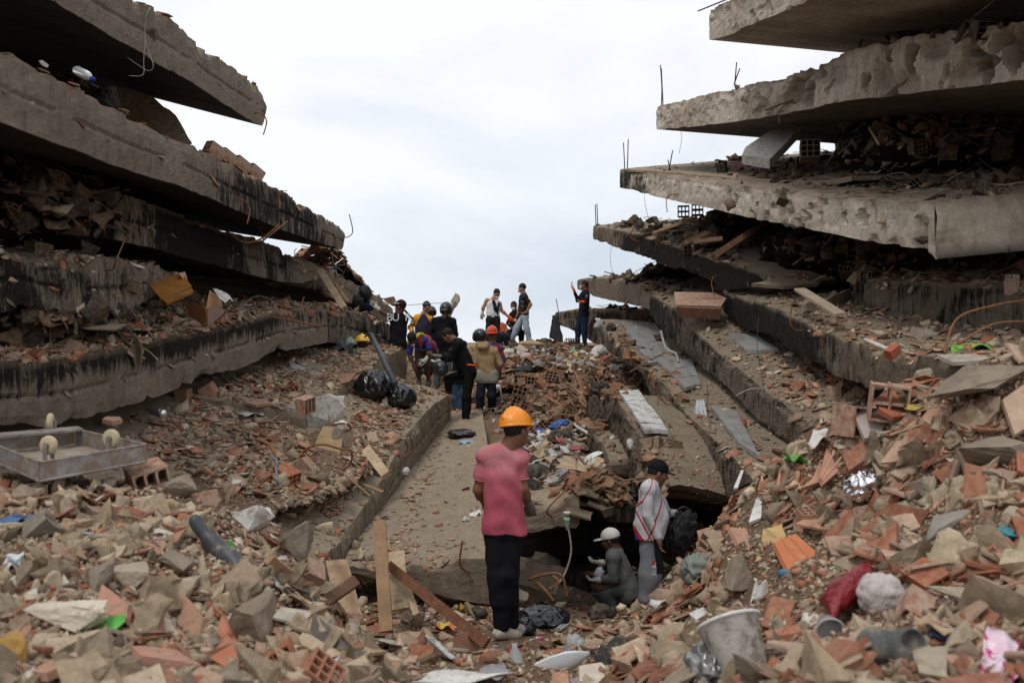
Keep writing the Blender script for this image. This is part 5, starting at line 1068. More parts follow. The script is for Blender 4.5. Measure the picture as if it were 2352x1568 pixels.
person('person in a black hoodie bending forward with one foot up on the slab', 17.2,
 dict(H=(1029,771), N=(1043,781), SL=(1052,790,-.17), SR=(1054,786,.18), EL=(1035,822,-.2), WL=(1008,818,-.2), ER=(1038,822,.2), WR=(1012,828,.2), PL=(1080,858,-.09), PR=(1078,858,.09), KL=(1071,914,-.10), AL=(1070,974,-.10), KR=(1029,862,.12), AR=(1030,894,.12), TL=(1050,982,-.12), TR=(1012,900,.12)),
 -80, 38, 0, 'brown', (.010, .010, .011), 1.95, (.008, .008, .009), 1, (.02, .018, .018), None, gl=dict(L=GG, R=WG), fat=1.12, extra=x9, hemlow=.02)
person('person in blue jeans mostly hidden behind the black hoodie', 18.4,
 dict(H=(1056,800), N=(1056,812), SL=(1046,820), SR=(1068,820), EL=(1046,846), WL=(1050,868), ER=(1068,846), WR=(1066,866), PL=(1048,874), PR=(1060,874), KL=(1046,918), AL=(1056,960), KR=(1060,920), AR=(1062,960)),
 10, 10, 0, 'brown', (.012, .012, .013), 1.9, (.045, .085, .14), 1, (.03, .03, .03), None, sc=.85)
def x10(T, j, R, q, s):
    C = SDF(); C.cap(j['N'] + [-.08, -.08, .0], j['N'] + [.08, -.08, .0], .05, k=.03); C.cap(j['N'] + [-.05, -.12, -.05], j['N'] + [.06, -.12, -.05], .05, k=.03); v, f = C.mesh(.012, wob=.006); link('hood', v, f, cloth('tan hoodie', (.36, .245, .13)), T, True)
    mm = (j['PL'] + j['PR']) / 2
    C = SDF(); C.cap(j['PL'] + [0, 0, -.02], j['PR'] + [0, 0, -.02], .135, k=.03); C.cap(j['PL'] + [0, 0, .06], j['PR'] + [0, 0, .06], .13, k=.03); C.cut(mm + [0, 0, -.10], (0, 0, -1)); v, f = C.mesh(.012, wob=.004); link('undershirt', v, f, cloth('grey undershirt', (.30, .27, .22)), T, True)
person('person in a tan hoodie and black helmet, seen from behind at the ramp head', 18.2,
 dict(H=(1102,775), N=(1108,790), SL=(1094,802), SR=(1136,806), EL=(1092,832,-.05), WL=(1104,846,.2), ER=(1149,836), WR=(1140,850,.22), PL=(1107,866), PR=(1129,868), KL=(1103,908,-.04), AL=(1102,946,.02), KR=(1130,908), AR=(1130,944,.15), TL=(1108,954,.18), TR=(1134,950,.3)),
 -38, 0, 0, 'dark', cloth('tan hoodie', (.36, .245, .13)), 1.95, (.018, .022, .032), 1, (.26, .11, .05), ('moto', 'black', (.02, .022, .024)), fat=1.05, hemlow=-.04, extra=x10)
FLO = patch_mat('navy shirt with red flowers', [(.03, .03, .09), (.45, .02, .03), (.06, .06, .2), (.10, .02, .06)], 16)
def x11(T, j, R, q, s):
    for sg in (-1, 1): v, f = blob(q(.032 * sg, .098, .012), (.026, .008, .017), R, n=8, amp=0); link('sunglasses', v, f, mat('dark lens', (.01, .01, .01), .15, .5), T, True)
person('person in a red hard hat, dark glasses and a flowered shirt facing the camera', 19.2,
 dict(H=(1130,768), N=(1131,788), SL=(1118,797), SR=(1148,799), EL=(1117,826), WL=(1124,846,-.1), ER=(1155,828), WR=(1147,856,-.05), PL=(1124,860), PR=(1140,860), KL=(1126,902), AL=(1128,942), KR=(1140,902), AR=(1140,944)),
 186, 6, 0, 'brown', FLO, 1.8, (.04, .06, .10), 1, (.03, .03, .03), ('hard', 'red', (.62, .06, .015)), gl=dict(R=BG), extra=x11, sc=.96)
person('man in a black helmet and black long-sleeved shirt looking down', 20.0,
 dict(H=(1025,712), N=(1019,730), SL=(999,736), SR=(1040,737), EL=(989,766), WL=(1000,795,-.1), ER=(1047,768), WR=(1040,798,-.1), PL=(1006,800), PR=(1028,800), KL=(1003,846), AL=(1004,884), KR=(1028,846), AR=(1028,886)),
 192, 28, 0, 'brown', (.010, .012, .016), 1.95, (.11, .12, .12), 1, (.05, .05, .05), ('moto', 'black gloss', (.022, .024, .026)), fat=1.2)
def yoke():
    m, t, b = newmat('navy jersey with yellow sleeves and shoulders'); co = t.nodes.new('ShaderNodeTexCoord').outputs['Object']; sp = t.nodes.new('ShaderNodeSeparateXYZ'); t.links.new(co, sp.inputs[0])
    a = math2(t, 'ABSOLUTE', math2(t, 'SUBTRACT', sp.outputs[0], .02)); a = math2(t, 'ADD', a, math2(t, 'MULTIPLY', math2(t, 'SUBTRACT', sp.outputs[2], 1.3), .55))
    t.links.new(mixc(t, math2(t, 'GREATER_THAN', a, .125), (.022, .016, .05), (.62, .28, .015)), b.inputs['Base Color']); b.inputs['Roughness'].default_value = .85; return m
YP = yoke()
def x5(T, j, R, q, s):
    c = j['SL'] * .5 + j['EL'] * .5 + np.array([-.01, -.066, 0]); v, f = lathe([(.0, 0), (.045, 0), (.045, .006), (.0, .007)], c, (-.25, -1, 0), 14); link('sleeve_badge', v, f, mat('black badge', (.02, .02, .02)), T); v, f = lathe([(.0, .007), (.024, .007), (.024, .011), (.0, .012)], c, (-.25, -1, 0), 12); link('sleeve_badge', v, f, mat('white print', (.7, .7, .7)), T)
    for k in range(2): v, f = tube(spline([j['EL'] + np.array([-.06, -.03, -.03 + .05 * k]), j['EL'] + np.array([0, -.065, .0 + .05 * k]), j['EL'] + np.array([.06, -.02, .01 + .05 * k])], 3), .010, 5); link('sleeve_stripe', v, f, mat('black badge', (.02, .02, .02)), T)
person('man in a navy jersey with yellow shoulders and sleeves looking down to the right', 20.6,
 dict(H=(980,706), N=(973,722), SL=(956,730), SR=(987,732), EL=(943,752), WL=(950,770,-.15), ER=(990,756), WR=(985,772), PL=(961,780), PR=(980,780), KL=(961,830), AL=(962,874), KR=(980,830), AR=(981,874)),
 150, 22, 0, 'tan', YP, 1.92, (.03, .03, .035), 1, (.05, .05, .05), None, extra=x5)
person('person in a dark helmet half hidden behind the man with yellow sleeves', 21.8,
 dict(H=(990,718), N=(990,734), SL=(976,742), SR=(1004,742), EL=(974,768), WL=(978,788), ER=(1006,768), WR=(1002,788), PL=(982,792), PR=(998,792), KL=(982,838), AL=(982,878), KR=(998,838), AR=(998,878)),
 150, 10, 0, 'dark', (.02, .02, .025), 1.9, (.03, .03, .04), 1, (.05, .05, .05), ('moto', 'black', (.02, .022, .024)), sc=.9)
YB = patch_mat('blue and red sports jersey with yellow collar', [(.018, .03, .20), (.42, .02, .03), (.30, .32, .42), (.02, .03, .25)], 9)
def x8(T, j, R, q, s):
    v, f = tube(spline([j['SL'] + np.array([-.05, -.04, -.03]), j['N'] + np.array([-.03, -.10, -.05]), j['N'] + np.array([.06, -.02, .05]), j['SR'] + np.array([-.04, 0, .06])], 4), .030, 6); link('yellow_collar', v, f, mat('yellow trim', (.50, .46, .03)), T, True)
    v, f = tube(spline([j['SR'] + np.array([-.08, .0, .09]), j['SR'] + np.array([-.11, -.10, -.02]), j['SR'] + np.array([-.10, -.05, -.16])], 4), .026, 6); link('bag_strap', v, f, cloth('khaki strap', (.14, .11, .06)), T, True)
person('masked person in a blue and red jersey bent double, one white glove reaching down', 18.0,
 dict(H=(947,778,-.28), N=(957,773,-.15), SL=(944,785,-.12), SR=(980,779,-.06), EL=(941,815,-.12), WL=(950,838,-.14), ER=(987,806,-.08), WR=(978,826,-.16), PL=(972,796,.30), PR=(992,796,.30), KL=(962,838,.18), AL=(962,876,.22), KR=(984,838,.16), AR=(984,876,.20)),
 197, 62, 0, 'dark', YB, .75, (.012, .012, .016), .62, (.10, .10, .10), None, gl=dict(R=WG), mask=True, extra=x8, hand=dict(R=(964,838,-.2)))
def x4(T, j, R, q, s):
    text_on(T, 'BU R', .20, P(916, 729, 18.5 - .150), np.array([[1, 0, 0], [0, 0, -1], [0, 1, 0]], float), mat('white print', (.7, .7, .7)))
    C = SDF(); C.cap(q(-.05, .085, .055), q(.05, .085, .055), .030, k=.01); C.cap(q(-.05, .085, .055), q(-.085, .0, .055), .015, k=.01); C.cap(q(.05, .085, .055), q(.085, .0, .055), .015, k=.01); v, f = C.mesh(.010); link('goggles', v, f, mat('pale goggles', (.25, .42, .38), .2, .5), T, True)
person('person in a black vest printed with white letters, goggles on a cap, reaching up left', 18.5,
 dict(H=(920,704), N=(917,720), SL=(900,728), SR=(929,732), EL=(881,719), WL=(866,707), ER=(930,760,.1), WR=(926,788,.2), PL=(906,790), PR=(924,790), KL=(906,835), AL=(906,872), KR=(925,835), AR=(925,872)),
 -72, 0, 0, 'dark', (.012, .013, .018), .25, (.26, .20, .12), 1, (.2, .15, .1), ('cap', 'red and black', (.05, .015, .015)), gl=dict(L=WG), mask=True, extra=x4, hand=dict(L=(855,696,0)), hemlow=.09)
def x12(T, j, R, q, s):
    C = SDF(); C.cap(j['N'] + [0, -.10, -.06], j['N'] + [.05, -.13, -.24], .035, .05, k=.03); C.cap(j['N'] + [.05, -.13, -.24], j['N'] + [.06, -.13, -.33], .05, .02, k=.03); v, f = C.mesh(.012, wob=.006); link('scarf', v, f, cloth('navy scarf', (.015, .016, .022)), T, True)
    v, f = lathe([(.0, 0), (.05, 0), (.05, .01), (0, .011)], (j['PL'] + j['PR']) / 2 + [0, -.13, .10], (0, -1, 0), 12); link('belt_buckle', v, f, mat('steel', (.5, .5, .5), .3, .5, metal=1), T)
    v, f = box((j['SR'] * .45 + j['PR'] * .55) + [.0, -.10, .06], (.05, .02, .36), rot(0, .16, 0)); link('bag_strap', v, f, cloth('navy scarf', (.015, .016, .022)), T)
person('man in a white tank top and face mask with one orange glove', 25.0,
 dict(H=(1141,675), N=(1134,686), SL=(1119,690), SR=(1147,697), EL=(1110,706), WL=(1108,718), ER=(1153,714), WR=(1168,727), PL=(1124,734), PR=(1141,734), KL=(1122,770), AL=(1123,806), KR=(1140,770), AR=(1141,806)),
 172, 30, 0, 'tan', (.66, .65, .68), 0, (.022, .022, .022), 1, (.05, .05, .05), None, gl=dict(L=WG, R=OG), mask=True, extra=x12, hemlow=-.09, sc=1.02)
def x15(T, j, R, q, s):
    for k, (dx, dz, w_, cc) in enumerate(((-.075, .16, .07, (.5, .5, .5)), (-.08, .10, .05, (.3, .03, .03)), (-.075, .04, .06, (.5, .5, .5)))):
        v, f = box((j['SL'] + j['PL']) / 2 + [dx, -.13, dz - .02], (w_, .01, .014), rot(0, .12, .5)); link('chest_print', v, f, mat('print %d' % k, cc), T)
person('man in a black T-shirt and pale jeans with a hand on his hip, facing left', 25.6,
 dict(H=(1199,662), N=(1204,675), SL=(1206,682,-.16), SR=(1199,681,.18), EL=(1219,699,-.2), WL=(1209,717,-.17), ER=(1194,700,.2), WR=(1190,716,.2), PL=(1206,728,-.08), PR=(1202,728,.08), KL=(1209,753,-.1), AL=(1216,781,-.1), KR=(1187,752,.05), AR=(1176,779,.05), TL=(1206,786,-.1), TR=(1166,786,.05)),
 -82, 4, 0, 'tan', (.020, .019, .018), .6, (.34, .40, .46), 1, (.1, .1, .1), None, mask=True, extra=x15, hand=dict(L=(1201,719,-.15)), hemlow=0)
def x13(T, j, R, q, s):
    c = (j['SL'] + j['SR']) / 2 + [-.03, -.15, -.16]; v, f = lathe([(.0, 0), (.05, 0), (.05, .006), (0, .007)], c, (0, -1, 0), 14); link('chest_logo', v, f, mat('pink print', (.6, .2, .25)), T); v, f = lathe([(.0, .007), (.028, .007), (.028, .010), (0, .011)], c, (0, -1, 0), 12); link('chest_logo', v, f, mat('white print', (.7, .7, .7)), T)
person('man in black with a round chest badge and lowered mask, sitting behind the jeans', 26.2,
 dict(H=(1180,703), N=(1184,715), SL=(1176,722), SR=(1195,720), EL=(1167,742,-.1), WL=(1176,752,-.3), ER=(1199,740), WR=(1192,752,-.2), PL=(1179,762), PR=(1194,762), KL=(1170,764,-.4), AL=(1170,788,-.4), KR=(1198,764,-.4), AR=(1197,788,-.4)),
 190, 8, 0, 'dark', (.012, .012, .013), 1.9, (.012, .012, .013), 1, (.05, .05, .05), None, mask=True, extra=x13)
person('crouching person in an orange vest with an orange glove, behind the tank-top man', 25.9,
 dict(H=(1142,738), N=(1148,746), SL=(1148,750), SR=(1157,748,.1), EL=(1152,762), WL=(1150,768,-.1), ER=(1167,759), WR=(1159,766,-.1), PL=(1146,770), PR=(1158,772), KL=(1152,768,-.4), AL=(1150,786,-.3), KR=(1164,770,-.4), AR=(1162,788,-.3)),
 150, 40, 0, 'tan', (.50, .12, .05), .2, (.05, .05, .06), 1, (.05, .05, .05), None, gl=dict(R=OG), sc=.95)
def x16(T, j, R, q, s):
    v, f = box(P(1313, 654, 25.9), (.02, .085, .16), rot(.15, 0, .2)); link('phone', v, f, mat('phone', (.5, .5, .5), .3), T)
    v, f = blob(j['SL'] * .72 + j['EL'] * .28 + [0, -.065, 0], (.035, .012, .035), n=8, amp=.1); link('shoulder_patch', v, f, mat('patch', (.25, .2, .3)), T)
person('man in a dark shirt holding up a phone with orange-gloved hands on the skyline', 26.0,
 dict(H=(1342,655), N=(1346,667), SL=(1348,675,-.16), SR=(1340,674,.17), EL=(1346,694,-.22), WL=(1341,693,-.30), ER=(1327,690,.1), WR=(1320,670,.05), PL=(1344,722,-.08), PR=(1337,722,.08), KL=(1341,756,-.09), AL=(1343,786,-.09), KR=(1327,755,.08), AR=(1327,784,.08), TL=(1336,792,-.09), TR=(1319,790,.08)),
 -80, -4, 0, 'brown', (.013, .014, .017), 1.9, (.018, .026, .055), 1, (.05, .05, .05), None, gl=dict(L=OG, R=OG), mask=True, extra=x16, hand=dict(L=(1335,693,-.3), R=(1315,661,.02)), hemlow=.04)
# ================================================================= single things
BV = make_bvh()
WOODM = mat('raw sawn timber', (.37, .235, .135), .8, .15, var=.3, scale=5, bumps=.3, bscale=40, dirtamt=.2)
PALEW = mat('pale splintered timber', (.50, .38, .24), .8, .15, var=.3, scale=6, bumps=.3, bscale=40, dirtamt=.2)
DARKW = mat('dark brown timber', (.13, .068, .040), .7, .2, var=.3, scale=6, bumps=.3, dirtamt=.15)
RUST = mat('rusty steel', (.17, .070, .038), .7, .3, var=.4, scale=14, bumps=.3, dirtamt=.1)
REB = mat('rusty reinforcing bar', (.22, .10, .05), .75, .2, var=.3, scale=20, bumps=.4, bscale=150)
DREB = mat('dark reinforcing bar', (.05, .035, .028), .7, .3)
STEEL = mat('scuffed pale painted steel', (.30, .30, .29), .6, .3, metal=.2, var=.4, scale=6, dirtamt=.62, dirt=(.20, .13, .09))
DSTEEL = mat('dirty dark steel sheet', (.15, .13, .12), .45, .5, metal=.5, var=.4, scale=5, dirtamt=.25)
BLKP = mat('glossy black polythene', (.010, .010, .011), .22, .6, var=.1)
WHT = mat('dusty white plastic', (.62, .60, .57), .5, .4, var=.12, scale=7, dirtamt=.2)
CLR = mat('cloudy clear plastic', (.62, .62, .62), .18, .5, var=.1, trans=.45)
CARDM = mat('brown cardboard', (.38, .27, .175), .85, .1, var=.18, scale=5, dirtamt=.1)
TERR = mat('terracotta clay block', (.34, .14, .08), .88, .1, var=.35, scale=6, bumps=.6, bscale=60, dirtamt=.62, dirt=(.42, .33, .25))
TERB = mat('bright orange terracotta', (.56, .20, .09), .8, .15, var=.15, scale=5, bumps=.3, dirtamt=.12, dirt=(.45, .36, .28))
ROCK = mat('pale broken plaster and concrete', (.38, .32, .24), .93, .1, var=.3, scale=7, bumps=.9, bscale=30, dirtamt=.2, dirt=(.30, .24, .17))
ROCKG = mat('grey broken concrete', (.25, .205, .155), .95, .1, var=.3, scale=7, bumps=.9, bscale=30, dirtamt=.15, dirt=(.24, .18, .12))
WROCK = mat('whitewashed concrete', (.62, .60, .56), .9, .1, var=.2, scale=9, bumps=.7, bscale=30, dirtamt=.35, dirt=(.32, .26, .20))
TILEM = mat('grey ceramic floor tile', (.30, .31, .31), .35, .4, var=.25, scale=3, dirtamt=.38, dirt=(.24, .19, .14))
TILEW = mat('white ceramic floor tile', (.55, .55, .53), .35, .4, var=.15, scale=3, dirtamt=.30, dirt=(.22, .17, .12))
def thing(name, label, cat, v, f, m, smooth=False, group=None):
    o = link(name, v, f, m, None, smooth, org=np.asarray(v).mean(0)); tag(o, label, cat, group, 'thing'); o['_o'] = [float(x) for x in np.asarray(v).mean(0)]; return o
SEAT = [True]
def seat(px, py, d, up=.0, tol=.4):
    """factor that brings a thing at this picture point onto the surface there"""
    h = shoot(px, py)
    if h is None or abs(h[0][1] - d) > tol * d: return 1.0
    return (h[0][1] - up) / d
def pplate(name, label, cat, poly, d, th, m, smooth=False, parent=None, jag=0, sub=3):
    """flat sheet with its own corners in space and a real thickness, edge broken a little"""
    ds = d if hasattr(d, '__len__') else [d] * len(poly); k_ = seat(sum(a[0] for a in poly) / len(poly), sum(a[1] for a in poly) / len(poly), sum(ds) / len(ds), .05) if parent is None and SEAT[0] else 1.0; q = [P(x, y, z * k_) for (x, y), z in zip(poly, ds)]
    if jag:
        r = []
        for i in range(len(q)):
            a, b = q[i], q[(i + 1) % len(q)]
            for t in np.linspace(0, 1, sub, endpoint=False): r.append(a + (b - a) * t + (RNG.uniform(-jag, jag, 3) if t > 0 else 0))
        q = r
    q = np.array(q); c = q.mean(0); nn = np.zeros(3)
    for i in range(len(q)): nn += np.cross(q[i] - c, q[(i + 1) % len(q)] - c)
    nn = nrm(nn); q = q - ((q - c) @ nn)[:, None] * nn; k = len(q); v = np.concatenate([q + nn * th / 2, q - nn * th / 2])
    f = [tuple(range(k)), tuple(range(k, 2 * k))[::-1]] + [(i, k + i, k + (i + 1) % k, (i + 1) % k) for i in range(k)]
    return link(name, v, f, m, parent, smooth) if parent is not None else thing(name, label, cat, v, f, m, smooth)
def bar(name, label, cat, pts, r, m, n=8, sp=True, parent=None):
    q = [P(*p) for p in pts]; q = spline(q, 6) if sp and len(q) > 2 else q; v, f = tube(q, r, n); return link(name, v, f, m, parent, True) if parent is not None else thing(name, label, cat, v, f, m, True)
def beam(name, label, cat, a, b, w_, t_, m, up=(0, -1, .3), parent=None, wob=.004):
    a, b = P(*a), P(*b); A, B, D_ = frame(b - a, up); k = 10; v = []; f = []
    for i in range(k + 1):
        c = a + (b - a) * i / k
        for s1, s2 in ((-1, -1), (1, -1), (1, 1), (-1, 1)): v.append(c + A * s1 * w_ / 2 + B * s2 * t_ / 2)
    for i in range(k):
        for j in range(4): f.append((i * 4 + j, i * 4 + (j + 1) % 4, i * 4 + 4 + (j + 1) % 4, i * 4 + 4 + j))
    f += [(3, 2, 1, 0), (k * 4, k * 4 + 1, k * 4 + 2, k * 4 + 3)]; v = np.array(v); v = v + fbm(v, 5, 2, 3)[:, None] * wob
    return link(name, v, f, m, parent) if parent is not None else thing(name, label, cat, v, f, m)
def lump(name, label, cat, px, py, d, w_, h_, dep, m, amp=.25, ridg=False, s=0, R=None, n=26, fr_=2.2, smooth=True, parent=None):
    if SEAT[0] and parent is None: d = d * seat(px, py + h_ * .25, d, dep * .25)
    if m is BLKP or name in ('rubbish_bag', 'dark_sheet', 'white_sack'):
        v, f = blob((0, 0, 0), (1, 1, 1), None, n=44, amp=.16, fr=1.5, s=s); u_ = v / np.linalg.norm(v, axis=1)[:, None]; wr = 1 - 2 * np.abs(fbm(u_ * (1, 1, .6) + s, 2.6, 4, s + 2)); v = v * (1 + .16 * wr - .5 * .10 * np.abs(fbm(u_, 9, 2, s)))[:, None]; v[:, 2] = np.where(v[:, 2] < 0, v[:, 2] * .7, v[:, 2]); v = v * (w_ / F * d / 2, dep / 2, h_ / F * d / 2) + P(px, py, d); return thing(name, label, cat, v, f, m, True)
    v, f = blob(P(px, py, d), (w_ / F * d / 2, dep / 2, h_ / F * d / 2), R, n=n, amp=amp, fr=fr_, ridg=ridg, s=s)
    return link(name, v, f, m, parent, smooth) if parent is not None else thing(name, label, cat, v, f, m, smooth)
def rock(name, label, cat, px, py, d, w_, h_, dep, m, s=0, R=None):
    if SEAT[0]: d = d * seat(px, py + h_ * .25, d, dep * .15)
    rs = np.random.RandomState(s); v, f = hull(rs.randn(16, 3) * (.27, .25, .24)); v, f = rough(v, f, 4, .25, s); lo, hi = v.min(0), v.max(0); v = (v - (lo + hi) / 2) / (hi - lo) * np.array([w_ / F * d, dep, h_ / F * d])
    if R is not None: v = v @ np.array(R).T
    return thing(name, label, cat, v + P(px, py, d), f, m)
def brick(label, px, py, d, size, R, nx=2, ny=3, broken=0, m=TERR, L_=1.0):
    if SEAT[0]: d = d * seat(px, py, d, size * .3, .2)
    v, f = hollow(nx, ny, L_, broken=broken, t=.045); v = v * size @ np.array(R).T + P(px, py, d); return thing('hollow_brick', label, 'hollow brick', v, f, m)
def drape(name, label, cat, pts, nx, ny, m, fold=.03, nf=1.5, th=.004, s=0, parent=None):
    """cloth hung or laid between four corners (px,py,d): top-left, top-right, bottom-right, bottom-left"""
    k_ = seat(sum(a[0] for a in pts) / 4, sum(a[1] for a in pts) / 4, sum(a[2] for a in pts) / 4, .06) if SEAT[0] and parent is None else 1.0; A, B, C_, D_ = [P(p[0], p[1], p[2] * k_) for p in pts]; nn = nrm(np.cross(B - A, D_ - A)); fold = min(fold, .10 * min(np.linalg.norm(B - A), np.linalg.norm(D_ - A)) + .004); nx = max(nx, 16); ny = max(ny, 12)
    def fn(u, v):
        q = A + (B - A) * u[:, None] * (1 - v[:, None]) + (C_ - D_) * u[:, None] * v[:, None] + (D_ - A) * v[:, None]
        k = np.sin(u * nf * 6.28 + 1.5 * np.sin(v * 4 + s)) * fold * (.4 + v) + fold * 1.6 * fbm(q, 4, 3, s); e = fbm(q + 5, 5, 3, s + 4) * fold * 1.2
        return q + nn * k[:, None] + np.stack([e, e * 0, e], -1) * (np.abs(v - .5) * 2)[:, None] ** 2
    v, f = grid_sheet(nx, ny, fn, th); return link(name, v, f, m, parent, True) if parent is not None else thing(name, label, cat, v, f, m, True)
# ---- overturned cart
ct = empty('overturned_cart', P(130, 1060, 5.0), 'overturned pale steel trolley with its small cream wheels in the air', 'trolley'); ct['kind'] = 'thing'
A_, B_, C_, D_ = P(92, 1062, 4.6), P(335, 1020, 4.9), P(170, 985, 5.45), P(-53, 1004, 5.1)
def panel(a, b, h0, nm, th=.008):
    mb = MB(); n = nrm(np.cross(b - a, (0, 0, 1))); lo = -h0
    q = np.array([a, b, b + [0, 0, lo], a + [0, 0, lo]]); v = np.concatenate([q + n * th / 2, q - n * th / 2]); mb.add(v, [(0, 1, 2, 3), (7, 6, 5, 4), (0, 4, 5, 1), (1, 5, 6, 2), (2, 6, 7, 3), (3, 7, 4, 0)])
    v, f = tube([a + [0, 0, 0], b], .007, 6); mb.add(v, f); v, f = tube([a + [0, 0, lo], b + [0, 0, lo]], .008, 6); mb.add(v, f); return mb.obj(nm, STEEL, ct)
for a, b in ((A_, B_), (B_, C_), (C_, D_), (D_, A_)): panel(a, b, .085, 'side_panel')
q = np.array([A_, B_, C_, D_]) - [0, 0, .080]; v = np.concatenate([q, q - [0, 0, .008]]); link('tray_floor', v, [(0, 1, 2, 3), (7, 6, 5, 4), (0, 4, 5, 1), (1, 5, 6, 2), (2, 6, 7, 3), (3, 7, 4, 0)], mat('worn pale tray', (.38, .34, .28), .8, .2, var=.3, dirtamt=.6), ct)
for a, b in ((D_ + (A_ - D_) * .1, C_ + (B_ - C_) * .1),): v, f = box((a + b) / 2 + [0, 0, .012], (np.linalg.norm(b - a) * 1.0, .075, .012), rot(.15, -math.atan2((b - a)[2], .6), math.atan2((b - a)[1], (b - a)[0]))); link('cross_plate', v, f, STEEL, ct)
for (px, py, d, ax_) in ((256, 1006, 4.95, (.25, 1, 0)), (112, 1022, 4.75, (.25, 1, 0)), (116, 968, 5.35, (1, .25, 0)), (-30, 985, 5.2, (.25, 1, 0))):
    c = P(px, py, d); w_ = link('wheel', *lathe([(.016, -.016), (.036, -.016), (.045, -.009), (.047, 0), (.045, .009), (.036, .016), (.016, .016)], c, ax_, 22), mat('cream rubber wheel', (.50, .41, .26), .6, .3, dirtamt=.15), ct, True)
    v, f = lathe([(.004, -.022), (.014, -.022), (.014, .022), (.004, .022)], c, ax_, 12); w_['_o'] = ct['_o']; link('hub', v, f, DSTEEL, w_, True)
    a_, b_, _ = frame(ax_)
    for sg in (-1, 1): v, f = box(c + nrm(ax_) * .026 * sg - [0, 0, .03], (.006, .022, .075), rot(0, 0, math.atan2(ax_[1], ax_[0]))); link('fork', v, f, STEEL, ct)
# ---- timber, bars and sheets around the foot of the ramp
beam('timber_post', 'upright sawn timber plank standing against the ramp corner', 'plank', (872, 1196, 7.55), (887, 1450, 7.15), .092, .045, WOODM)
beam('timber_plank', 'wide pale splintered plank just right of the upright plank', 'plank', (908, 1268, 7.9), (918, 1400, 7.5), .15, .03, PALEW)
beam('timber_plank', 'narrow pale split plank end beside the wide pale plank', 'plank', (934, 1340, 7.7), (958, 1412, 7.4), .05, .03, PALEW)
beam('steel_angle', 'long rusty steel angle bar sloping down to the pink-shirted man\'s feet', 'steel bar', (892, 1298, 7.7), (1118, 1478, 6.7), .075, .03, RUST)
beam('timber_plank', 'short reddish board under the lower end of the rusty bar', 'plank', (1010, 1502, 6.6), (1100, 1462, 6.9), .13, .03, mat('reddish board', (.26, .13, .08), .8, .2, dirtamt=.2))
beam('timber_plank', 'dark brown batten leaning up out of the left foreground mound', 'plank', (672, 1432, 4.7), (814, 1336, 5.1), .055, .05, DARKW)
beam('timber_plank', 'thin flat lath lying level on the edge of the left foreground mound', 'plank', (610, 1356, 4.6), (775, 1352, 5.0), .04, .02, PALEW)
beam('timber_plank', 'split timber sticking out under the thin flat lath', 'plank', (618, 1282, 4.6), (700, 1345, 4.8), .05, .04, WOODM)
drape('plywood_sheet', 'curved pale plywood strip hanging down beside the left foreground mound', 'plywood', [(748, 1284, 6.4), (795, 1284, 6.3), (862, 1500, 5.9), (790, 1500, 5.9)], 8, 16, mat('pale plywood', (.42, .29, .19), .8, .1, dirtamt=.2), fold=.012, nf=1, th=.008, s=3)
pplate('steel_sheet', 'folded dark steel sheet standing in the left foreground mound', 'steel sheet', [(720, 1402), (796, 1478), (778, 1562), (730, 1566), (712, 1480)], [4.7, 4.5, 4.4, 4.4, 4.6], .006, DSTEEL)
bar('threaded_rod', 'green corroded threaded rod at the bottom left of centre', 'rod', [(770, 1386, 5.2), (775, 1440, 5.1), (800, 1500, 4.9), (842, 1568, 4.6)], .011, mat('green corroded metal', (.13, .20, .15), .6, .3, bumps=.8, bscale=120))
bar('steel_bar', 'dark red bar lying beside the green threaded rod', 'steel bar', [(792, 1470, 5.1), (880, 1562, 4.8)], .016, mat('dark red paint', (.16, .03, .03), .5))
bar('metal_pipe', 'bent grey pipe on the ground before the pink-shirted man', 'pipe', [(924, 1506, 6.3), (960, 1492, 6.3), (1010, 1490, 6.25), (1078, 1496, 6.2)], .016, mat('grey pipe', (.22, .19, .16), .6))
rock('concrete_lump', 'big cracked lump of concrete with bent bars at the right foot of the ramp', 'concrete lump', 1218, 1330, 9.0, 170, 128, .6, ROCKG, 3)
rock('concrete_lump', 'jagged chunk on top of the cracked concrete lump by the ramp foot', 'concrete lump', 1248, 1290, 9.1, 96, 60, .4, ROCKG, 103, rot(0, .2, 0))
rock('concrete_lump', 'squat chunk between the ramp front and the cracked concrete lump', 'concrete lump', 1172, 1366, 8.6, 84, 54, .3, ROCKG, 105)
rock('concrete_lump', 'low rounded chunk right of the cracked concrete lump', 'concrete lump', 1282, 1366, 8.9, 70, 50, .3, ROCKG, 107)
for k, (pts, r) in enumerate((([(1215, 1330, 8.7), (1255, 1318, 8.55), (1290, 1322, 8.5), (1302, 1372, 8.5)], .013), ([(1235, 1338, 8.65), (1250, 1352, 8.55), (1272, 1380, 8.5)], .013), ([(1262, 1316, 8.7), (1284, 1336, 8.6), (1262, 1352, 8.5)], .012))):
    bar('bent_rebar', ['bent rusty bar hooping over the cracked concrete lump', 'rusty bar poking straight down from the cracked concrete lump', 'short looped bar on top of the cracked concrete lump'][k], 'rebar', pts, r, REB)
bar('dirty_cable', 'dirty cable hanging from the slab end into the cave', 'cable', [(1303, 1200, 9.3), (1312, 1262, 9.25), (1300, 1310, 9.2), (1282, 1342, 9.1), (1276, 1352, 9.1)], .009, mat('dirty cable', (.26, .22, .17)))
bt = empty('cut_bottle', P(1301, 1195, 9.28), 'cut green-labelled bottle funnel upside down on the hanging cable', 'bottle'); bt['kind'] = 'thing'
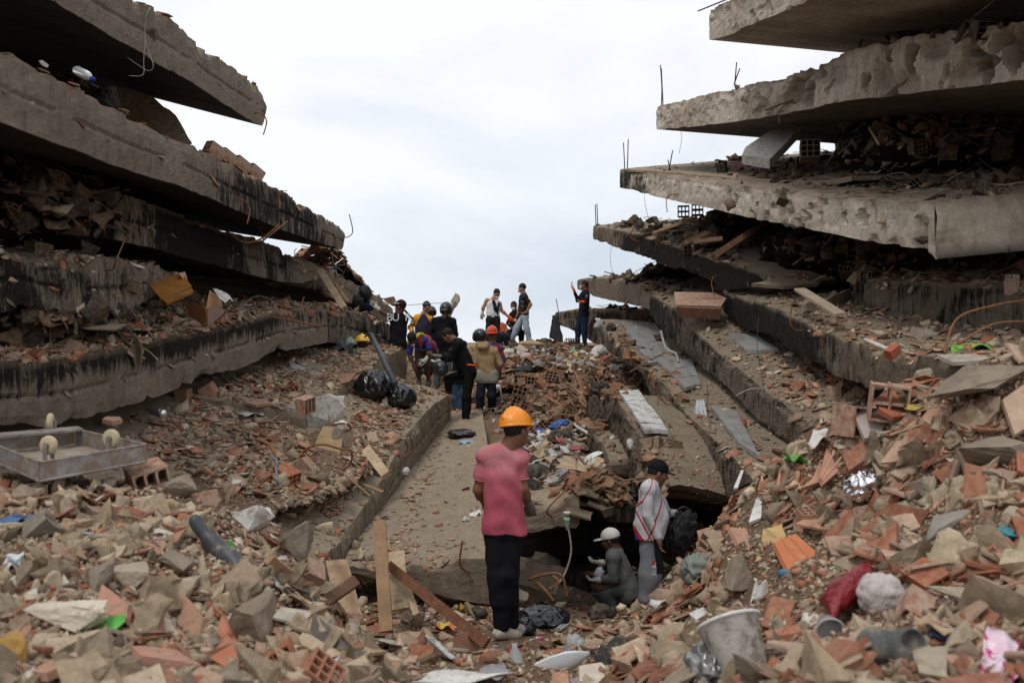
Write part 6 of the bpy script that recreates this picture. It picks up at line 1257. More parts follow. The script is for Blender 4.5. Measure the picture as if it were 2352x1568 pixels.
v, f = lathe([(.008, -.09), (.012, -.05), (.026, -.02), (.028, .03), (.024, .03)], P(1302, 1195, 9.28)); link('bottle_body', v, f, CLR, bt, True); v, f = lathe([(.027, -.012), (.0295, -.010), (.0295, .014), (.027, .015)], P(1302, 1195, 9.28)); link('paper_label', v, f, mat('green label', (.05, .30, .18)), bt, True)
v, f = lathe([(.020, .03), (.032, .05), (.034, .06), (.02, .06)], P(1302, 1190, 9.28)); link('rim', v, f, WHT, bt, True)
lump('rubbish_bag', 'limp black plastic bag on the ground right of the pink-shirted man', 'plastic bag', 1252, 1418, 8.4, 110, 48, .4, BLKP, .5, True, 5)
lump('rubbish_bag', 'small crumpled black bag at the pink-shirted man\'s heels', 'plastic bag', 1204, 1442, 7.9, 52, 42, .22, BLKP, .5, True, 8)
drape('yellow_sheet', 'bent yellow plastic sheet under the broken end of the ramp', 'plastic sheet', [(1058, 1380, 8.1), (1098, 1388, 8.2), (1092, 1412, 7.9), (1060, 1402, 7.9)], 8, 8, mat('dusty yellow plastic', (.42, .26, .05), .6, dirtamt=.2), fold=.02, nf=1)
pk = drape('snack_packet', 'bright yellow and blue packet lying left of the pink-shirted man\'s feet', 'packet', [(990, 1424, 7.6), (1030, 1424, 7.6), (1046, 1440, 7.3), (1000, 1440, 7.3)], 8, 6, patch_mat('yellow blue packet', [(.55, .50, .05), (.05, .40, .35), (.6, .15, .05)], 14), fold=.012)
# ---- ramp litter
rock('white_stone', 'small white stone lying on the sandy ramp', 'stone', 1070, 1191, 10.2, 18, 12, .08, WROCK, 5)
drape('paper_scrap', 'long white paper scrap on the sandy ramp beside the white stone', 'paper', [(1076, 1180, 10.4), (1100, 1170, 10.6), (1107, 1176, 10.5), (1084, 1188, 10.3)], 7, 5, mat('dirty paper', (.62, .60, .55)), fold=.012)
lump('rubbish_bag', 'flat black bag under the hoodie wearer\'s foot on the ramp', 'plastic bag', 1060, 995, 16.4, 58, 17, .45, BLKP, .5, True, 12)
drape('light_blue_rag', 'thin light blue rag on the ramp below the flat black bag', 'rag', [(1055, 1012, 15.9), (1086, 1010, 16.0), (1088, 1016, 15.8), (1058, 1018, 15.7)], 8, 4, mat('light blue cloth', (.25, .42, .52)), fold=.01)
# ---- left ledge
lump('rubbish_bag', 'large glossy black rubbish bag sagging over the left slab edge', 'plastic bag', 866, 893, 13.6, 96, 80, .6, BLKP, .34, True, 21, fr_=1.8)
lump('rubbish_bag', 'second black rubbish bag slumping below the large glossy one', 'plastic bag', 918, 916, 13.5, 66, 66, .5, BLKP, .42, True, 23, fr_=2.0)
lump('clear_cup', 'round dusty clear cup wedged between the two black rubbish bags', 'cup', 897, 887, 13.2, 18, 18, .09, CLR, .05)
pa = empty('pickaxe', P(905, 875, 13.6), 'grey-handled pickaxe leaning against the pale slab step', 'pickaxe'); pa['kind'] = 'thing'
v, f = tube([P(853, 768, 14.6), P(876, 818, 14.1), P(908, 880, 13.5)], [.030, .036, .042], 10); link('handle', v, f, mat('grey painted handle', (.075, .085, .095), .5), pa, True)
v, f = tube(spline([P(837, 774, 14.7), P(846, 768, 14.6), P(858, 767, 14.6), P(876, 773, 14.5)], 4), [.006] + [.014] * 11 + [.006], 6); link('pick_head', v, f, mat('dark tool steel', (.05, .05, .05), .4, metal=.6), pa, True)
hh = empty('yellow_hard_hat', P(832, 790, 15.4), 'yellow hard hat lying on the rubble beside the pickaxe', 'hard hat'); hh['kind'] = 'thing'
Rh = fr((.25, -1, .12)); c = P(832, 785, 15.4); C = SDF(); C.ell(c, (.115, .14, .12), Rh, k=0); C.cut(c + [0, 0, .0], -Rh[:, 2]); C.ell(c + Rh @ np.array([0, .03, .003]), (.122, .17, .010), Rh, k=.012); C.cap(c + Rh @ np.array([0, -.13, .03]), c + Rh @ np.array([0, 0, .122]), .012, k=.012); C.cap(c + Rh @ np.array([0, 0, .122]), c + Rh @ np.array([0, .13, .03]), .012, k=.012)
v, f = C.mesh(.008); link('hat_shell', v, f, mat('yellow hat', (.78, .42, .02), .38, .5, dirtamt=.05), hh, True); v, f = blob(c - [0, 0, .045], (.095, .115, .05), n=14, amp=.06); link('hat_lining', v, f, mat('dark lining', (.04, .025, .02)), hh, True)
drape('grey_jeans', 'crumpled grey jeans draped over the rubble left of the yellow hard hat', 'jeans', [(752, 764, 15.2), (800, 770, 15.4), (822, 800, 14.6), (775, 800, 14.4)], 18, 14, mat('grey denim', (.085, .095, .11), .9, dirtamt=.25), fold=.05, nf=2, s=4)
lump('green_white_bag', 'pale green and white bag below the grey jeans', 'plastic bag', 806, 796, 14.6, 26, 34, .18, mat('pale green plastic', (.42, .52, .45), .4), .4, True, 4)
lump('black_backpack', 'round black backpack on the left slab behind the reaching arm', 'backpack', 836, 674, 18.6, 36, 40, .35, mat('black nylon', (.012, .013, .014), .6), .16, False, 3)
lump('black_bag', 'slumped black shoulder bag left of the round backpack', 'bag', 815, 694, 18.4, 36, 30, .3, mat('black nylon', (.012, .013, .014), .6), .25, True, 7)
lump('navy_jeans', 'folded navy jeans under the round black backpack', 'jeans', 840, 703, 18.3, 34, 22, .3, mat('navy denim', (.015, .022, .05)), .3, True, 9)
rk = rock('whitewashed_chunk', 'large whitewashed concrete chunk leaning on the brick-strewn left slab', 'concrete chunk', 740, 952, 8.5, 128, 112, .28, WROCK, 8, rot(.15, -.45, .1))
rock('grey_chunk', 'lumpy grey chunk right of the torn cardboard strip', 'concrete chunk', 785, 1004, 8.4, 52, 78, .22, ROCKG, 12)
pplate('torn_board', 'torn tan cardboard strip hanging below the whitewashed chunk', 'cardboard', [(742, 978), (790, 982), (784, 1030), (770, 1078), (735, 1072), (730, 1048), (716, 1044), (728, 1010)], [8.15, 8.15, 8.0, 7.85, 7.85, 7.9, 7.95, 8.05], .010, mat('tan cardboard strip', (.40, .28, .15), .85, dirtamt=.15))
drape('white_wrap', 'small white wrapping curled over the torn cardboard strip', 'plastic scrap', [(768, 968, 8.1), (790, 962, 8.1), (800, 974, 8.0), (776, 984, 8.0)], 7, 6, WHT, fold=.02, nf=1)
for k, pts in enumerate(([(756, 955, 8.2), (762, 974, 8.1), (785, 972, 8.0), (800, 974, 8.05), (806, 985, 8.1), (792, 990, 8.1)], [(690, 1050, 7.9), (705, 1030, 7.85), (740, 1020, 7.8), (780, 1030, 7.85), (806, 1036, 7.9), (806, 1062, 7.95), (790, 1076, 8.0), (772, 1072, 8.0)], [(590, 1008, 7.6), (618, 1020, 7.5), (632, 1045, 7.4), (636, 1070, 7.3)])):
    bar('bent_rebar', ['short rusty bar curling over the white wrapping', 'long rusty wire looping across the torn cardboard strip', 'dark bent bar rising from the dust left of the torn cardboard strip'][k], 'rebar', pts, .009 if k < 2 else .013, REB)
beam('timber_plank', 'dusty plank pointing down right below the grey chunk', 'plank', (842, 1032, 8.0), (888, 1092, 7.7), .075, .05, PALEW)
lump('clear_bottle', 'clear bottle end poking out on the edge of the lowest left slab', 'bottle', 933, 1081, 9.8 - .9, 18, 18, .1, CLR, .03)
pplate('grey_sheet', 'pale grey panel lying on rubble above the whitewashed chunk', 'panel', [(664, 832), (738, 858), (736, 872), (668, 846)], [12.5, 12.2, 12.0, 12.3], .03, mat('grey panel', (.36, .36, .37), .6, dirtamt=.2))
pplate('grey_sheet', 'thick mossy concrete flake behind the pale grey panel', 'concrete flake', [(672, 828), (730, 836), (752, 848), (735, 856), (690, 846)], [13, 12.9, 12.8, 12.6, 12.8], .07, ROCKG, jag=.02)
pplate('wood_sheet', 'reddish wood panel lying flat near the pale slab step', 'panel', [(748, 862), (818, 858), (804, 876), (775, 884)], [13.2, 13.2, 12.6, 12.4], .02, mat('reddish wood', (.33, .165, .10), .7, dirtamt=.2))
tc_ = empty('drink_can', P(378, 950, 7.6), 'dark drink can with a silver end lying in the shadow under the fifth slab', 'can'); tc_['kind'] = 'thing'
v, f = tube([P(352, 945, 7.7), P(374, 949, 7.6)], .032, 14); link('can_body', v, f, mat('dark can', (.03, .03, .035), .25, .5), tc_, True); v, f = tube([P(374, 949, 7.6), P(378, 950, 7.58)], [.032, .024], 14); link('can_end', v, f, mat('silver can end', (.6, .6, .62), .3, .5, metal=.8), tc_, True)
drape('white_packet', 'flat white packet on the dust of the lowest left slab', 'packet', [(545, 944, 8.9), (600, 940, 9.1), (606, 948, 8.9), (550, 952, 8.7)], 10, 5, WHT, fold=.012)
for k, (px, py, d, w_, h_) in enumerate(((588, 925, 9.4, 66, 16), (258, 966, 7.2, 46, 12), (618, 880, 10.5, 18, 40))):
    pplate('broken_tile', ['flat pinkish tile lying level on the dusty lowest left slab', 'tan tile lying in the shadow under the fifth left slab', 'tile standing on edge among the bricks of the lowest left slab'][k], 'tile', [(px - w_ / 2, py), (px - w_ * .3, py - h_ / 2), (px + w_ * .35, py - h_ * .4), (px + w_ / 2, py + h_ * .1), (px, py + h_ / 2)], [d, d + .2, d + .2, d, d - .15], .03, mat('dusty pink tile', (.42, .25, .175), .85, dirtamt=.25))
brick('broken hollow block lying open left of the whitewashed chunk', 702, 930, 8.9, .21, rot(.2, .15, -.5), 3, 1, L_=.5)
# ---- left stack
bo = empty('water_bottle', P(192, 172, 7.6), 'clear bottle with a blue cap on the second left slab', 'bottle'); bo['kind'] = 'thing'
v, f = tube([P(172, 160, 7.7), P(178, 163, 7.65), P(200, 174, 7.5), P(210, 180, 7.45)], [.02, .036, .036, .014], 12); link('bottle_body', v, f, CLR, bo, True); v, f = tube([P(210, 180, 7.45), P(216, 183, 7.42)], .016, 10); link('bottle_cap', v, f, mat('blue cap', (.02, .05, .35)), bo, True)
pplate('white_scrap', 'small white tile scrap left of the blue-capped bottle', 'tile', [(90, 140), (98, 139), (112, 150), (108, 156), (96, 150)], 7.6, .01, WHT)
SEAT[0] = False
pplate('plaster_flake', 'tall pale slab flake standing on the second left slab against the sky', 'concrete flake', [(262, 198), (335, 224), (372, 246), (412, 280), (436, 330), (400, 360), (290, 320)], [13, 13.5, 13.6, 13.8, 14, 13.8, 13.2], .10, mat('pale flake', (.36, .31, .23), .95, bumps=.8, bscale=20, dirtamt=.4, dirt=(.17, .13, .09)), jag=.03)
for k, (px, py, ag) in enumerate(((492, 347, .45), (520, 362, .48), (552, 379, .5), (584, 397, .52))):
    brick(['darkest end block of the leaning row on the second left slab', 'second block from the left in the row on the second left slab', 'third block from the left in the row on the second left slab', 'rightmost block of the row on the second left slab'][k], px, py, 12.3 + k * .35, .22, rot(.1, ag, .9), 3, 2, broken=k % 2)
SEAT[0] = True
for k, (px, py, d, s_) in enumerate(((660, 602, 16.5, .20), (757, 668, 16.0, .27), (762, 692, 15.9, .25))):
    brick(['hollow block end sticking out below the tip of the second left slab', 'upper of two square-holed blocks leaning beside the pale splintered strip', 'lower of two square-holed blocks leaning beside the pale splintered strip'][k], px + 80 * (k == 0), py, d, s_, rot(.3, .5, 1.2), 3, 3, L_=.6)
beam('timber_strip', 'long pale splintered wood strip leaning down the skyline of the left stack', 'plank', (736, 620, 16.2), (790, 706, 15.6), .11, .03, PALEW)
beam('timber_strip', 'brown split branch leaning beside the pale splintered strip', 'plank', (770, 648, 16.4), (800, 694, 16), .05, .04, WOODM)
wh = empty('bicycle_wheel', P(778, 604, 18.2), 'bare bicycle wheel half buried on the left skyline', 'wheel'); wh['kind'] = 'thing'
c = P(768, 608, 18.2); v, f = tube([c + np.array([.24 * math.cos(t) * .85, .1 * math.cos(t), .24 * math.sin(t)]) for t in np.linspace(0, 6.283, 30, endpoint=False)], .014, 6, True); link('tyre', v, f, mat('black rubber', (.015, .015, .015), .7), wh, True)
for t in np.linspace(0, 6.283, 10, endpoint=False): v, f = tube([c, c + np.array([.23 * math.cos(t) * .85, .1 * math.cos(t), .23 * math.sin(t)])], .003, 4); link('spoke', v, f, mat('steel', (.5, .5, .5), .3, .5, metal=1), wh)
pplate('grey_plastic_sheet', 'flat grey plastic panel under the bicycle wheel', 'panel', [(752, 612), (800, 612), (792, 634), (776, 644)], [17.8, 17.8, 17.5, 17.5], .02, mat('dark grey plastic', (.12, .12, .12)))
lump('blue_shoe', 'blue and cream shoe lying on the left skyline', 'shoe', 815, 634, 18.6, 30, 14, .12, patch_mat('blue cream shoe', [(.03, .05, .16), (.45, .42, .34)], 12), .12, False, 3, rot(0, .5, 0))
lump('white_can', 'white paint can beside the hollow blocks on the left stack', 'can', 722, 636, 16.2, 12, 18, .13, WHT, .02)
pplate('brown_board', 'brown board wedged on the skyline above the goggles', 'board', [(878, 686), (906, 682), (914, 704), (900, 702)], [19.5, 19.3, 19.0, 19.2], .03, DARKW)
ob = empty('amber_box', P(395, 665, 10.6), 'amber cardboard box lying crushed on the rubble of the left stack', 'box'); ob['kind'] = 'thing'
AMB = mat('amber glossy card', (.32, .135, .03), .4, .4, var=.3, scale=6, dirtamt=.1)
pplate('box_lid', None, None, [(342, 657), (418, 624), (440, 662), (372, 688)], [10.5, 10.9, 10.7, 10.3], .02, AMB, parent=ob)
pplate('box_side', None, None, [(372, 690), (441, 664), (444, 672), (384, 698)], [10.3, 10.65, 10.6, 10.25], .03, AMB, parent=ob)
pplate('box_flap', None, None, [(410, 628), (424, 624), (430, 642), (424, 648)], [10.7, 10.9, 10.9, 10.8], .008, AMB, parent=ob)
bg_ = empty('brown_satchel', P(470, 715, 10.4), 'open brown cardboard carton tipped on its corner below the amber box', 'carton'); bg_['kind'] = 'thing'
BRC = mat('brown varnished card', (.13, .05, .018), .45, .35, var=.3, dirtamt=.1)
pplate('front_panel', None, None, [(428, 690), (474, 706), (478, 752), (462, 745), (436, 724)], [10.2, 10.1, 10.0, 10.05, 10.2], .012, BRC, parent=bg_)
pplate('side_panel', None, None, [(474, 706), (510, 700), (506, 722), (480, 752)], [10.1, 10.4, 10.4, 10.0], .012, mat('pinkish brown card', (.20, .11, .075), .5), parent=bg_)
pplate('back_panel', None, None, [(478, 672), (508, 680), (511, 704), (494, 720), (476, 704)], [10.6, 10.6, 10.5, 10.4, 10.3], .012, AMB, parent=bg_)
drape('white_rag', 'white rag caught beside the open brown carton', 'rag', [(488, 662, 10.6), (505, 668, 10.6), (536, 688, 10.4), (512, 694, 10.3)], 10, 8, WHT, fold=.03)
pplate('torn_sheet', 'dusty torn sheet lying along the top of the fifth left slab', 'sheet', [(135, 748), (180, 738), (240, 740), (290, 744), (262, 756), (196, 754)], [9.6, 10, 10, 9.8, 9.2, 9.2], .012, mat('dusty sheet', (.30, .24, .175), .9), jag=.02)
drape('dusty_cloth_strip', 'dusty cloth strip hanging over the face of the fifth left slab', 'cloth strip', [(280, 748, 8.6), (300, 752, 8.6), (332, 800, 8.1), (318, 856, 8.02)], 5, 14, mat('dusty cloth', (.24, .185, .13), .95), fold=.02, nf=1, s=3)
drape('blue_mask', 'crumpled pale blue face mask on the top of the fifth left slab', 'face mask', [(306, 730, 9.4), (336, 728, 9.5), (340, 742, 9.2), (316, 740, 9.2)], 7, 6, mat('pale blue mask', (.22, .36, .42)), fold=.02)
rock('grey_chunk', 'upright grey chunk beside the pale blue face mask', 'concrete chunk', 282, 722, 9.4, 34, 34, .12, ROCKG, 21)
for k, pts in enumerate(([(345, 18, 9.9), (335, 40, 9.85), (333, 90, 9.8), (342, 120, 9.75), (352, 150, 9.7), (345, 162, 9.7), (330, 158, 9.7), (292, 132, 9.7)], [(333, 90, 9.8), (330, 140, 9.7), (328, 172, 9.65), (296, 174, 9.6)])):
    bar('hanging_wire', ['looped white wire dangling over the topmost left slab', 'straight wire dangling below the looped white wire'][k], 'wire', pts, .0035, mat('pale wire', (.42, .38, .33)), n=5)
for k, pts in enumerate(([(600, 556, 12.8), (660, 508, 13.4)], [(520, 530, 12.6), (560, 556, 12.6), (600, 548, 12.9), (640, 516, 13.3)], [(598, 550, 12.9), (606, 590, 12.7), (612, 616, 12.6)], [(620, 726, 12.8), (680, 738, 12.9), (740, 750, 13.0)])):
    bar('bent_rebar', ['rod pointing up to the right out of the third left slab', 'curved rod over the third left slab', 'short dark pipe hanging on the face of the third left slab', 'rod lying along the face of the fifth left slab'][k], 'rebar', pts, .012, DREB if k == 2 else REB)
# ---- left foreground mound
rock('flat_pale_rock', 'big flat cream stone at the lower left', 'stone', 164, 1414, 2.85, 196, 70, .16, mat('cream stone', (.60, .53, .42), .9, .1, var=.15, bumps=.7, bscale=40, dirtamt=.2), 33, rot(-.25, 0, .1))
pplate('green_scrap', 'bright green plastic scrap right of the big flat cream stone', 'plastic scrap', [(250, 1410), (284, 1398), (288, 1425), (262, 1450), (226, 1460), (222, 1450)], [2.95, 2.95, 2.85, 2.8, 2.8, 2.85], .003, mat('bright green plastic', (.12, .42, .08), .5))
pplate('green_scrap', 'small square green scrap on top of the left foreground mound', 'plastic scrap', [(508, 1248), (530, 1240), (542, 1254), (522, 1268)], 3.85, .004, mat('bright green plastic', (.12, .42, .08), .5))
brick('big hollow block with six open holes at the top of the left foreground mound', 342, 1108, 4.55, .25, rot(.25, .12, -1.0), 3, 2, L_=.85)
rock('mortar_lump', 'rounded mortar lump joined to the big hollow block', 'mortar lump', 415, 1120, 4.5, 95, 66, .16, ROCKG, 25)
pplate('broken_tile', 'square red brick face beside the rounded mortar lump', 'brick piece', [(452, 1134), (494, 1124), (506, 1150), (496, 1178), (462, 1172)], 4.35, .06, TERR)
rock('grey_wedge', 'smooth dark wedge of concrete at the left edge of the lower left mound', 'concrete chunk', 88, 1212, 3.9, 110, 74, .14, mat('smooth grey wedge', (.22, .19, .145), .9, bumps=.3), 41, rot(0, -.4, 0))
rock('whitewashed_chunk', 'whitewashed triangular chunk on the right shoulder of the lower left mound', 'concrete chunk', 575, 1186, 4.6, 104, 76, .16, WROCK, 43, rot(0, .35, 0))
rock('grey_chunk', 'large upright grey chunk right of the whitewashed triangular one', 'concrete chunk', 684, 1244, 4.8, 72, 110, .16, ROCKG, 47)
rock('grey_chunk', 'round tan boulder in the middle of the lower left mound', 'stone', 408, 1300, 3.7, 86, 72, .13, ROCKG, 49)
rock('grey_chunk', 'long tan boulder left of the round one in the lower left mound', 'stone', 300, 1318, 3.6, 96, 66, .13, ROCK, 51, rot(0, -.5, 0))
rock('grey_chunk', 'grey half-buried boulder left of centre in the lower left mound', 'stone', 212, 1332, 3.4, 96, 60, .12, ROCKG, 53, rot(0, -.3, 0))
def boot(label, px, py, d, R, m, s):
    d = d * seat(px, py, d, .05); c = P(px, py, d); R = np.array(R); C = SDF(); q = lambda x, y_, z: c + R @ (np.array([x, y_, z]) * s)
    C.cap(q(-.13, 0, 0), q(.02, 0, .015), .045 * s, .038 * s, k=.03); C.cap(q(.02, 0, .01), q(.12, 0, .0), .038 * s, .045 * s, k=.03); C.ell(q(0, 0, -.032), np.array((.17, .05, .010)) * s, R, k=.01); C.cap(q(-.12, 0, .02), q(-.15, 0, .12), .045 * s, .05 * s, k=.03); C.ell(q(-.152, 0, .155), np.array((.04, .036, .07)) * s, R, k=0, op='-')
    v, f = C.mesh(.006, wob=.002); return thing('rubber_boot', label, 'boot', v, f, m, True)
k_ = 3.95 * seat(500, 1275, 3.95, .04) / 3.95
v, f = tube(spline([P(444, 1186, 3.95 * k_), P(470, 1222, 3.93 * k_), P(500, 1262, 3.9 * k_), P(528, 1290, 3.86 * k_), P(556, 1338, 3.8 * k_)], 5), [.02] + [.030] * 6 + [.040] * 6 + [.052] * 6 + [.048, .02], 12); c_ = v.mean(0); v = c_ + (v - c_) * (1, .75, 1) + .012 * fbm(v, 9, 3, 5)[:, None]
thing('rubber_strip', 'curved dark grey rubber strip lying across the lower left mound', 'rubber strip', v, f, mat('dark grey rubber', (.055, .060, .066), .45, .4, dirtamt=.25), True)
rock('knobbly_lump', 'dusty knobbly grey-brown lump at the bottom of the lower left mound', 'lump', 602, 1418, 3.55, 120, 104, .2, mat('dusty leather', (.22, .175, .125), .9, dirtamt=.3), 97, rot(0, .5, 0))
kb = seat(2045, 1500, 2.95, .06); bp_ = lambda x, y, d=0.0: P(x, y, (2.95 + d) * kb); C = SDF(); C.cap(bp_(2012, 1486), bp_(2040, 1530, .02), .050, .052, k=.03); C.cap(bp_(2040, 1530, .02), bp_(2066, 1572, .03), .052, .042, k=.03); C.cap(bp_(2092, 1480, -.02), bp_(2058, 1526, .02), .040, .046, k=.03); C.ell(bp_(2102, 1470, -.05), (.028, .05, .026), k=0, op='-'); C.cap(bp_(1998, 1500, -.03), bp_(2046, 1574, -.02), .012, .012, k=.012)
v, f = C.mesh(.006, wob=.003, wf=25); thing('rubber_boot', 'worn grey rubber boot in the lower right mound near the bottom edge', 'boot', v, f, mat('worn grey rubber', (.085, .09, .085), .6, .3, var=.4, dirtamt=.35), True)
rock('yellow_foam', 'lump of dirty yellow foam at the lower left corner', 'foam', 18, 1500, 2.6, 82, 84, .09, mat('dirty yellow foam', (.42, .25, .075), .95, bumps=.6), 57)
for k, (poly, d) in enumerate((([(395, 1390), (440, 1376), (468, 1420), (440, 1500), (400, 1460)], 3.1), ([(300, 1490), (400, 1500), (460, 1532), (320, 1516)], 2.8), ([(470, 1490), (530, 1482), (592, 1508), (540, 1545), (478, 1530)], 3.0), ([(66, 1548), (122, 1524), (156, 1530), (110, 1560)], 2.6), ([(205, 1375), (250, 1358), (300, 1392), (280, 1420), (240, 1420)], 3.0), ([(300, 1405), (380, 1398), (350, 1420), (310, 1430)], 3.0))):
    pplate('roof_tile_piece', ['tall dusty pink tile shard in the lower left mound', 'long flat pink tile shard near the bottom left', 'broad orange tile shard near the bottom of the left mound', 'small red tile shard in the bottom left corner', 'pink tile shard just right of the big flat cream stone', 'dark red curved tile shard above the green plastic scrap'][k], 'tile shard', poly, [d + .12 * math.sin(i * 1.7) for i in range(len(poly))], .022, mat('tile shard %d' % (k % 3), [(.44, .25, .17), (.46, .24, .17), (.40, .15, .08)][k % 3], .85, bumps=.4, dirtamt=.25), jag=.004)
drape('blue_cloth', 'blue and white rag at the left edge of the lower left mound', 'rag', [(-10, 1196, 3.7), (70, 1186, 3.9), (74, 1200, 3.8), (0, 1214, 3.6)], 14, 6, mat('blue rag', (.07, .14, .28), dirtamt=.2), fold=.02)
drape('white_rag', 'white and teal rag at the left edge below the blue rag', 'rag', [(-10, 1282, 3.3), (56, 1266, 3.4), (52, 1308, 3.2), (-6, 1316, 3.1)], 12, 8, patch_mat('white teal rag', [(.62, .62, .60), (.15, .32, .36), (.6, .6, .6)], 10), fold=.03)
bar('blue_string', 'thin blue cord on the dust left of the torn cardboard strip', 'cord', [(622, 1046, 7.3), (636, 1060, 7.2), (634, 1080, 7.1), (644, 1108, 6.9)], .006, mat('blue cord', (.10, .24, .32)), n=5)
# ---- bottom centre
drape('white_board', 'torn white board lying flat at the bottom centre', 'board', [(930, 1532, 5.3), (1080, 1536, 5.5), (1175, 1556, 5.1), (950, 1572, 4.9)], 12, 8, mat('torn white board', (.62, .60, .56), .6, dirtamt=.15), fold=.010, nf=1, th=.008)
drape('grey_board', 'grey sheet overlapping the torn white board', 'board', [(1080, 1530, 5.5), (1160, 1524, 5.6), (1176, 1550, 5.3), (1120, 1556, 5.3)], 8, 6, mat('grey sheet', (.26, .26, .27), .6), fold=.012, nf=1, th=.006)
pplate('white_board', 'square of cream board at the bottom right of centre', 'board', [(1330, 1530), (1380, 1522), (1404, 1548), (1384, 1570), (1330, 1570)], [5.0, 5.1, 5.0, 4.8, 4.8], .014, mat('cream board', (.58, .50, .40), .8))
v, f = lathe([(.03, 0), (.045, .05), (.052, .14), (.05, .22), (.03, .29), (.016, .32), (.016, .34)], P(1215, 1548, 5.1), (1, .3, .25), 16); thing('plastic_bottle', 'large clear plastic bottle lying across the bottom centre', 'bottle', v, f, CLR, True)
v, f = lathe([(.03, 0), (.034, .05), (.034, .13), (.014, .17), (.014, .19)], P(1190, 1568, 4.9), (-.1, .2, 1), 14); thing('plastic_bottle', 'small clear bottle standing at the bottom centre edge', 'bottle', v, f, CLR, True)
drape('blue_packet', 'blue and white packet at the pink-shirted man\'s feet', 'packet', [(1120, 1488, 6.2), (1156, 1484, 6.3), (1160, 1502, 6.1), (1124, 1504, 6.0)], 8, 6, patch_mat('blue white packet', [(.03, .12, .42), (.6, .6, .62)], 12), fold=.02)
drape('red_packet', 'red wrapper right of the blue and white packet', 'packet', [(1165, 1486, 6.2), (1192, 1486, 6.3), (1190, 1502, 6.1), (1172, 1504, 6.0)], 7, 6, mat('red wrapper', (.55, .05, .06), .4), fold=.02)
lump('pink_plastic_disc', 'tiny bright pink bottle cap right of the pink-shirted man\'s feet', 'bottle cap', 1241, 1464, 7.0, 11, 10, .035, mat('hot pink plastic', (.8, .05, .25), .4), .05)
drape('pinkish_rag', 'pinkish rag on the near edge of the cave floor', 'rag', [(1362, 1468, 6.6), (1404, 1456, 6.7), (1400, 1500, 6.4), (1370, 1496, 6.3)], 10, 8, mat('pinkish rag', (.48, .38, .37)), fold=.04)
v, f = lathe([(.02, 0), (.03, .0), (.032, .05), (.028, .05), (.026, .01)], P(1018, 1523, 5.6), (0, -.7, .7), 16); thing('tin_lid', 'open tin cup facing up left of the bottom centre', 'tin', v, f, mat('tin', (.45, .42, .38), .4, metal=.6), True)
# ---- cardboard and litter on the slab end over the cave
pplate('cardboard_box', 'long torn cardboard flap across the rubbish above the cave', 'cardboard', [(1250, 1048), (1290, 1050), (1330, 1062), (1350, 1080), (1322, 1086), (1290, 1072), (1262, 1064)], [12.2, 12.4, 12.2, 11.8, 11.5, 11.7, 11.9], .012, CARDM, jag=.015)
pplate('cardboard_box', 'flat cardboard flap right of the long torn one', 'cardboard', [(1336, 1058), (1362, 1060), (1376, 1074), (1346, 1076)], [12.2, 12.2, 11.8, 11.7], .012, CARDM)
pplate('cardboard_box', 'standing brown box side just right of the pink sleeve', 'cardboard', [(1208, 1076), (1262, 1082), (1254, 1106), (1208, 1106)], [10.9, 10.9, 10.7, 10.7], .012, mat('darker cardboard', (.27, .185, .12)))
pplate('cardboard_box', 'square pale box flap right of the standing box side', 'cardboard', [(1262, 1084), (1284, 1100), (1276, 1120), (1250, 1112)], [10.8, 10.6, 10.4, 10.5], .012, CARDM)
pplate('cardboard_box', 'pale flap leaning below the standing box side', 'cardboard', [(1226, 1096), (1256, 1114), (1250, 1130), (1212, 1112)], [10.5, 10.4, 10.2, 10.3], .012, mat('pale card', (.46, .36, .25)))
wb = empty('white_box', P(1226, 1130, 10.1), 'white carton with a dark printed stripe beside the pink-shirted man\'s elbow', 'box'); wb['kind'] = 'thing'
pplate('box_top', None, None, [(1206, 1118), (1224, 1112), (1248, 1136), (1214, 1146)], [10.3, 10.4, 10.2, 10.0], .02, WHT, parent=wb); pplate('box_front', None, None, [(1206, 1140), (1236, 1146), (1236, 1154), (1206, 1152)], [10.0, 10.0, 10.0, 10.0], .02, mat('cream carton', (.45, .38, .28)), parent=wb)
pplate('printed_stripe', None, None, [(1222, 1118), (1226, 1117), (1242, 1136), (1238, 1137)], [10.30, 10.33, 10.17, 10.14], .026, mat('dark print', (.08, .12, .12)), parent=wb)
drape('blue_tarp', 'crumpled bright blue tarpaulin behind the orange hard hat', 'tarpaulin', [(1222, 970, 14.0), (1268, 976, 14.2), (1276, 1000, 13.4), (1216, 1006, 13.2)], 18, 12, mat('blue tarp', (.035, .115, .36), .6), fold=.09, nf=2, s=7)
lump('blue_bundle', 'rolled blue cloth right of the blue tarpaulin', 'cloth roll', 1284, 976, 14.0, 44, 18, .22, mat('blue tarp', (.035, .115, .36), .6), .25, True, 3, rot(0, -.35, 0))
for k, (px, py, d) in enumerate(((1252, 968, 14.6), (1336, 992, 13.6), (1360, 1042, 12.6))):
    v, f = PR['tray'][0]; thing('foam_tray', ['closed white foam box above the blue tarpaulin', 'open white foam box right of the blue cloth roll', 'upturned white foam bowl at the right of the rubbish'][k], 'foam tray', v * .27 @ rot(.3, 2.9 if k != 1 else .5, .4 * k).T + P(px, py, d), f, mat('white foam', (.72, .72, .70), .7))
pplate('yellow_paper', 'yellow paper square on the corner of the slab end over the cave', 'paper', [(1318, 1112), (1328, 1114), (1328, 1128), (1312, 1124)], [9.9, 9.9, 9.7, 9.7], .003, mat('yellow paper', (.55, .48, .14)))
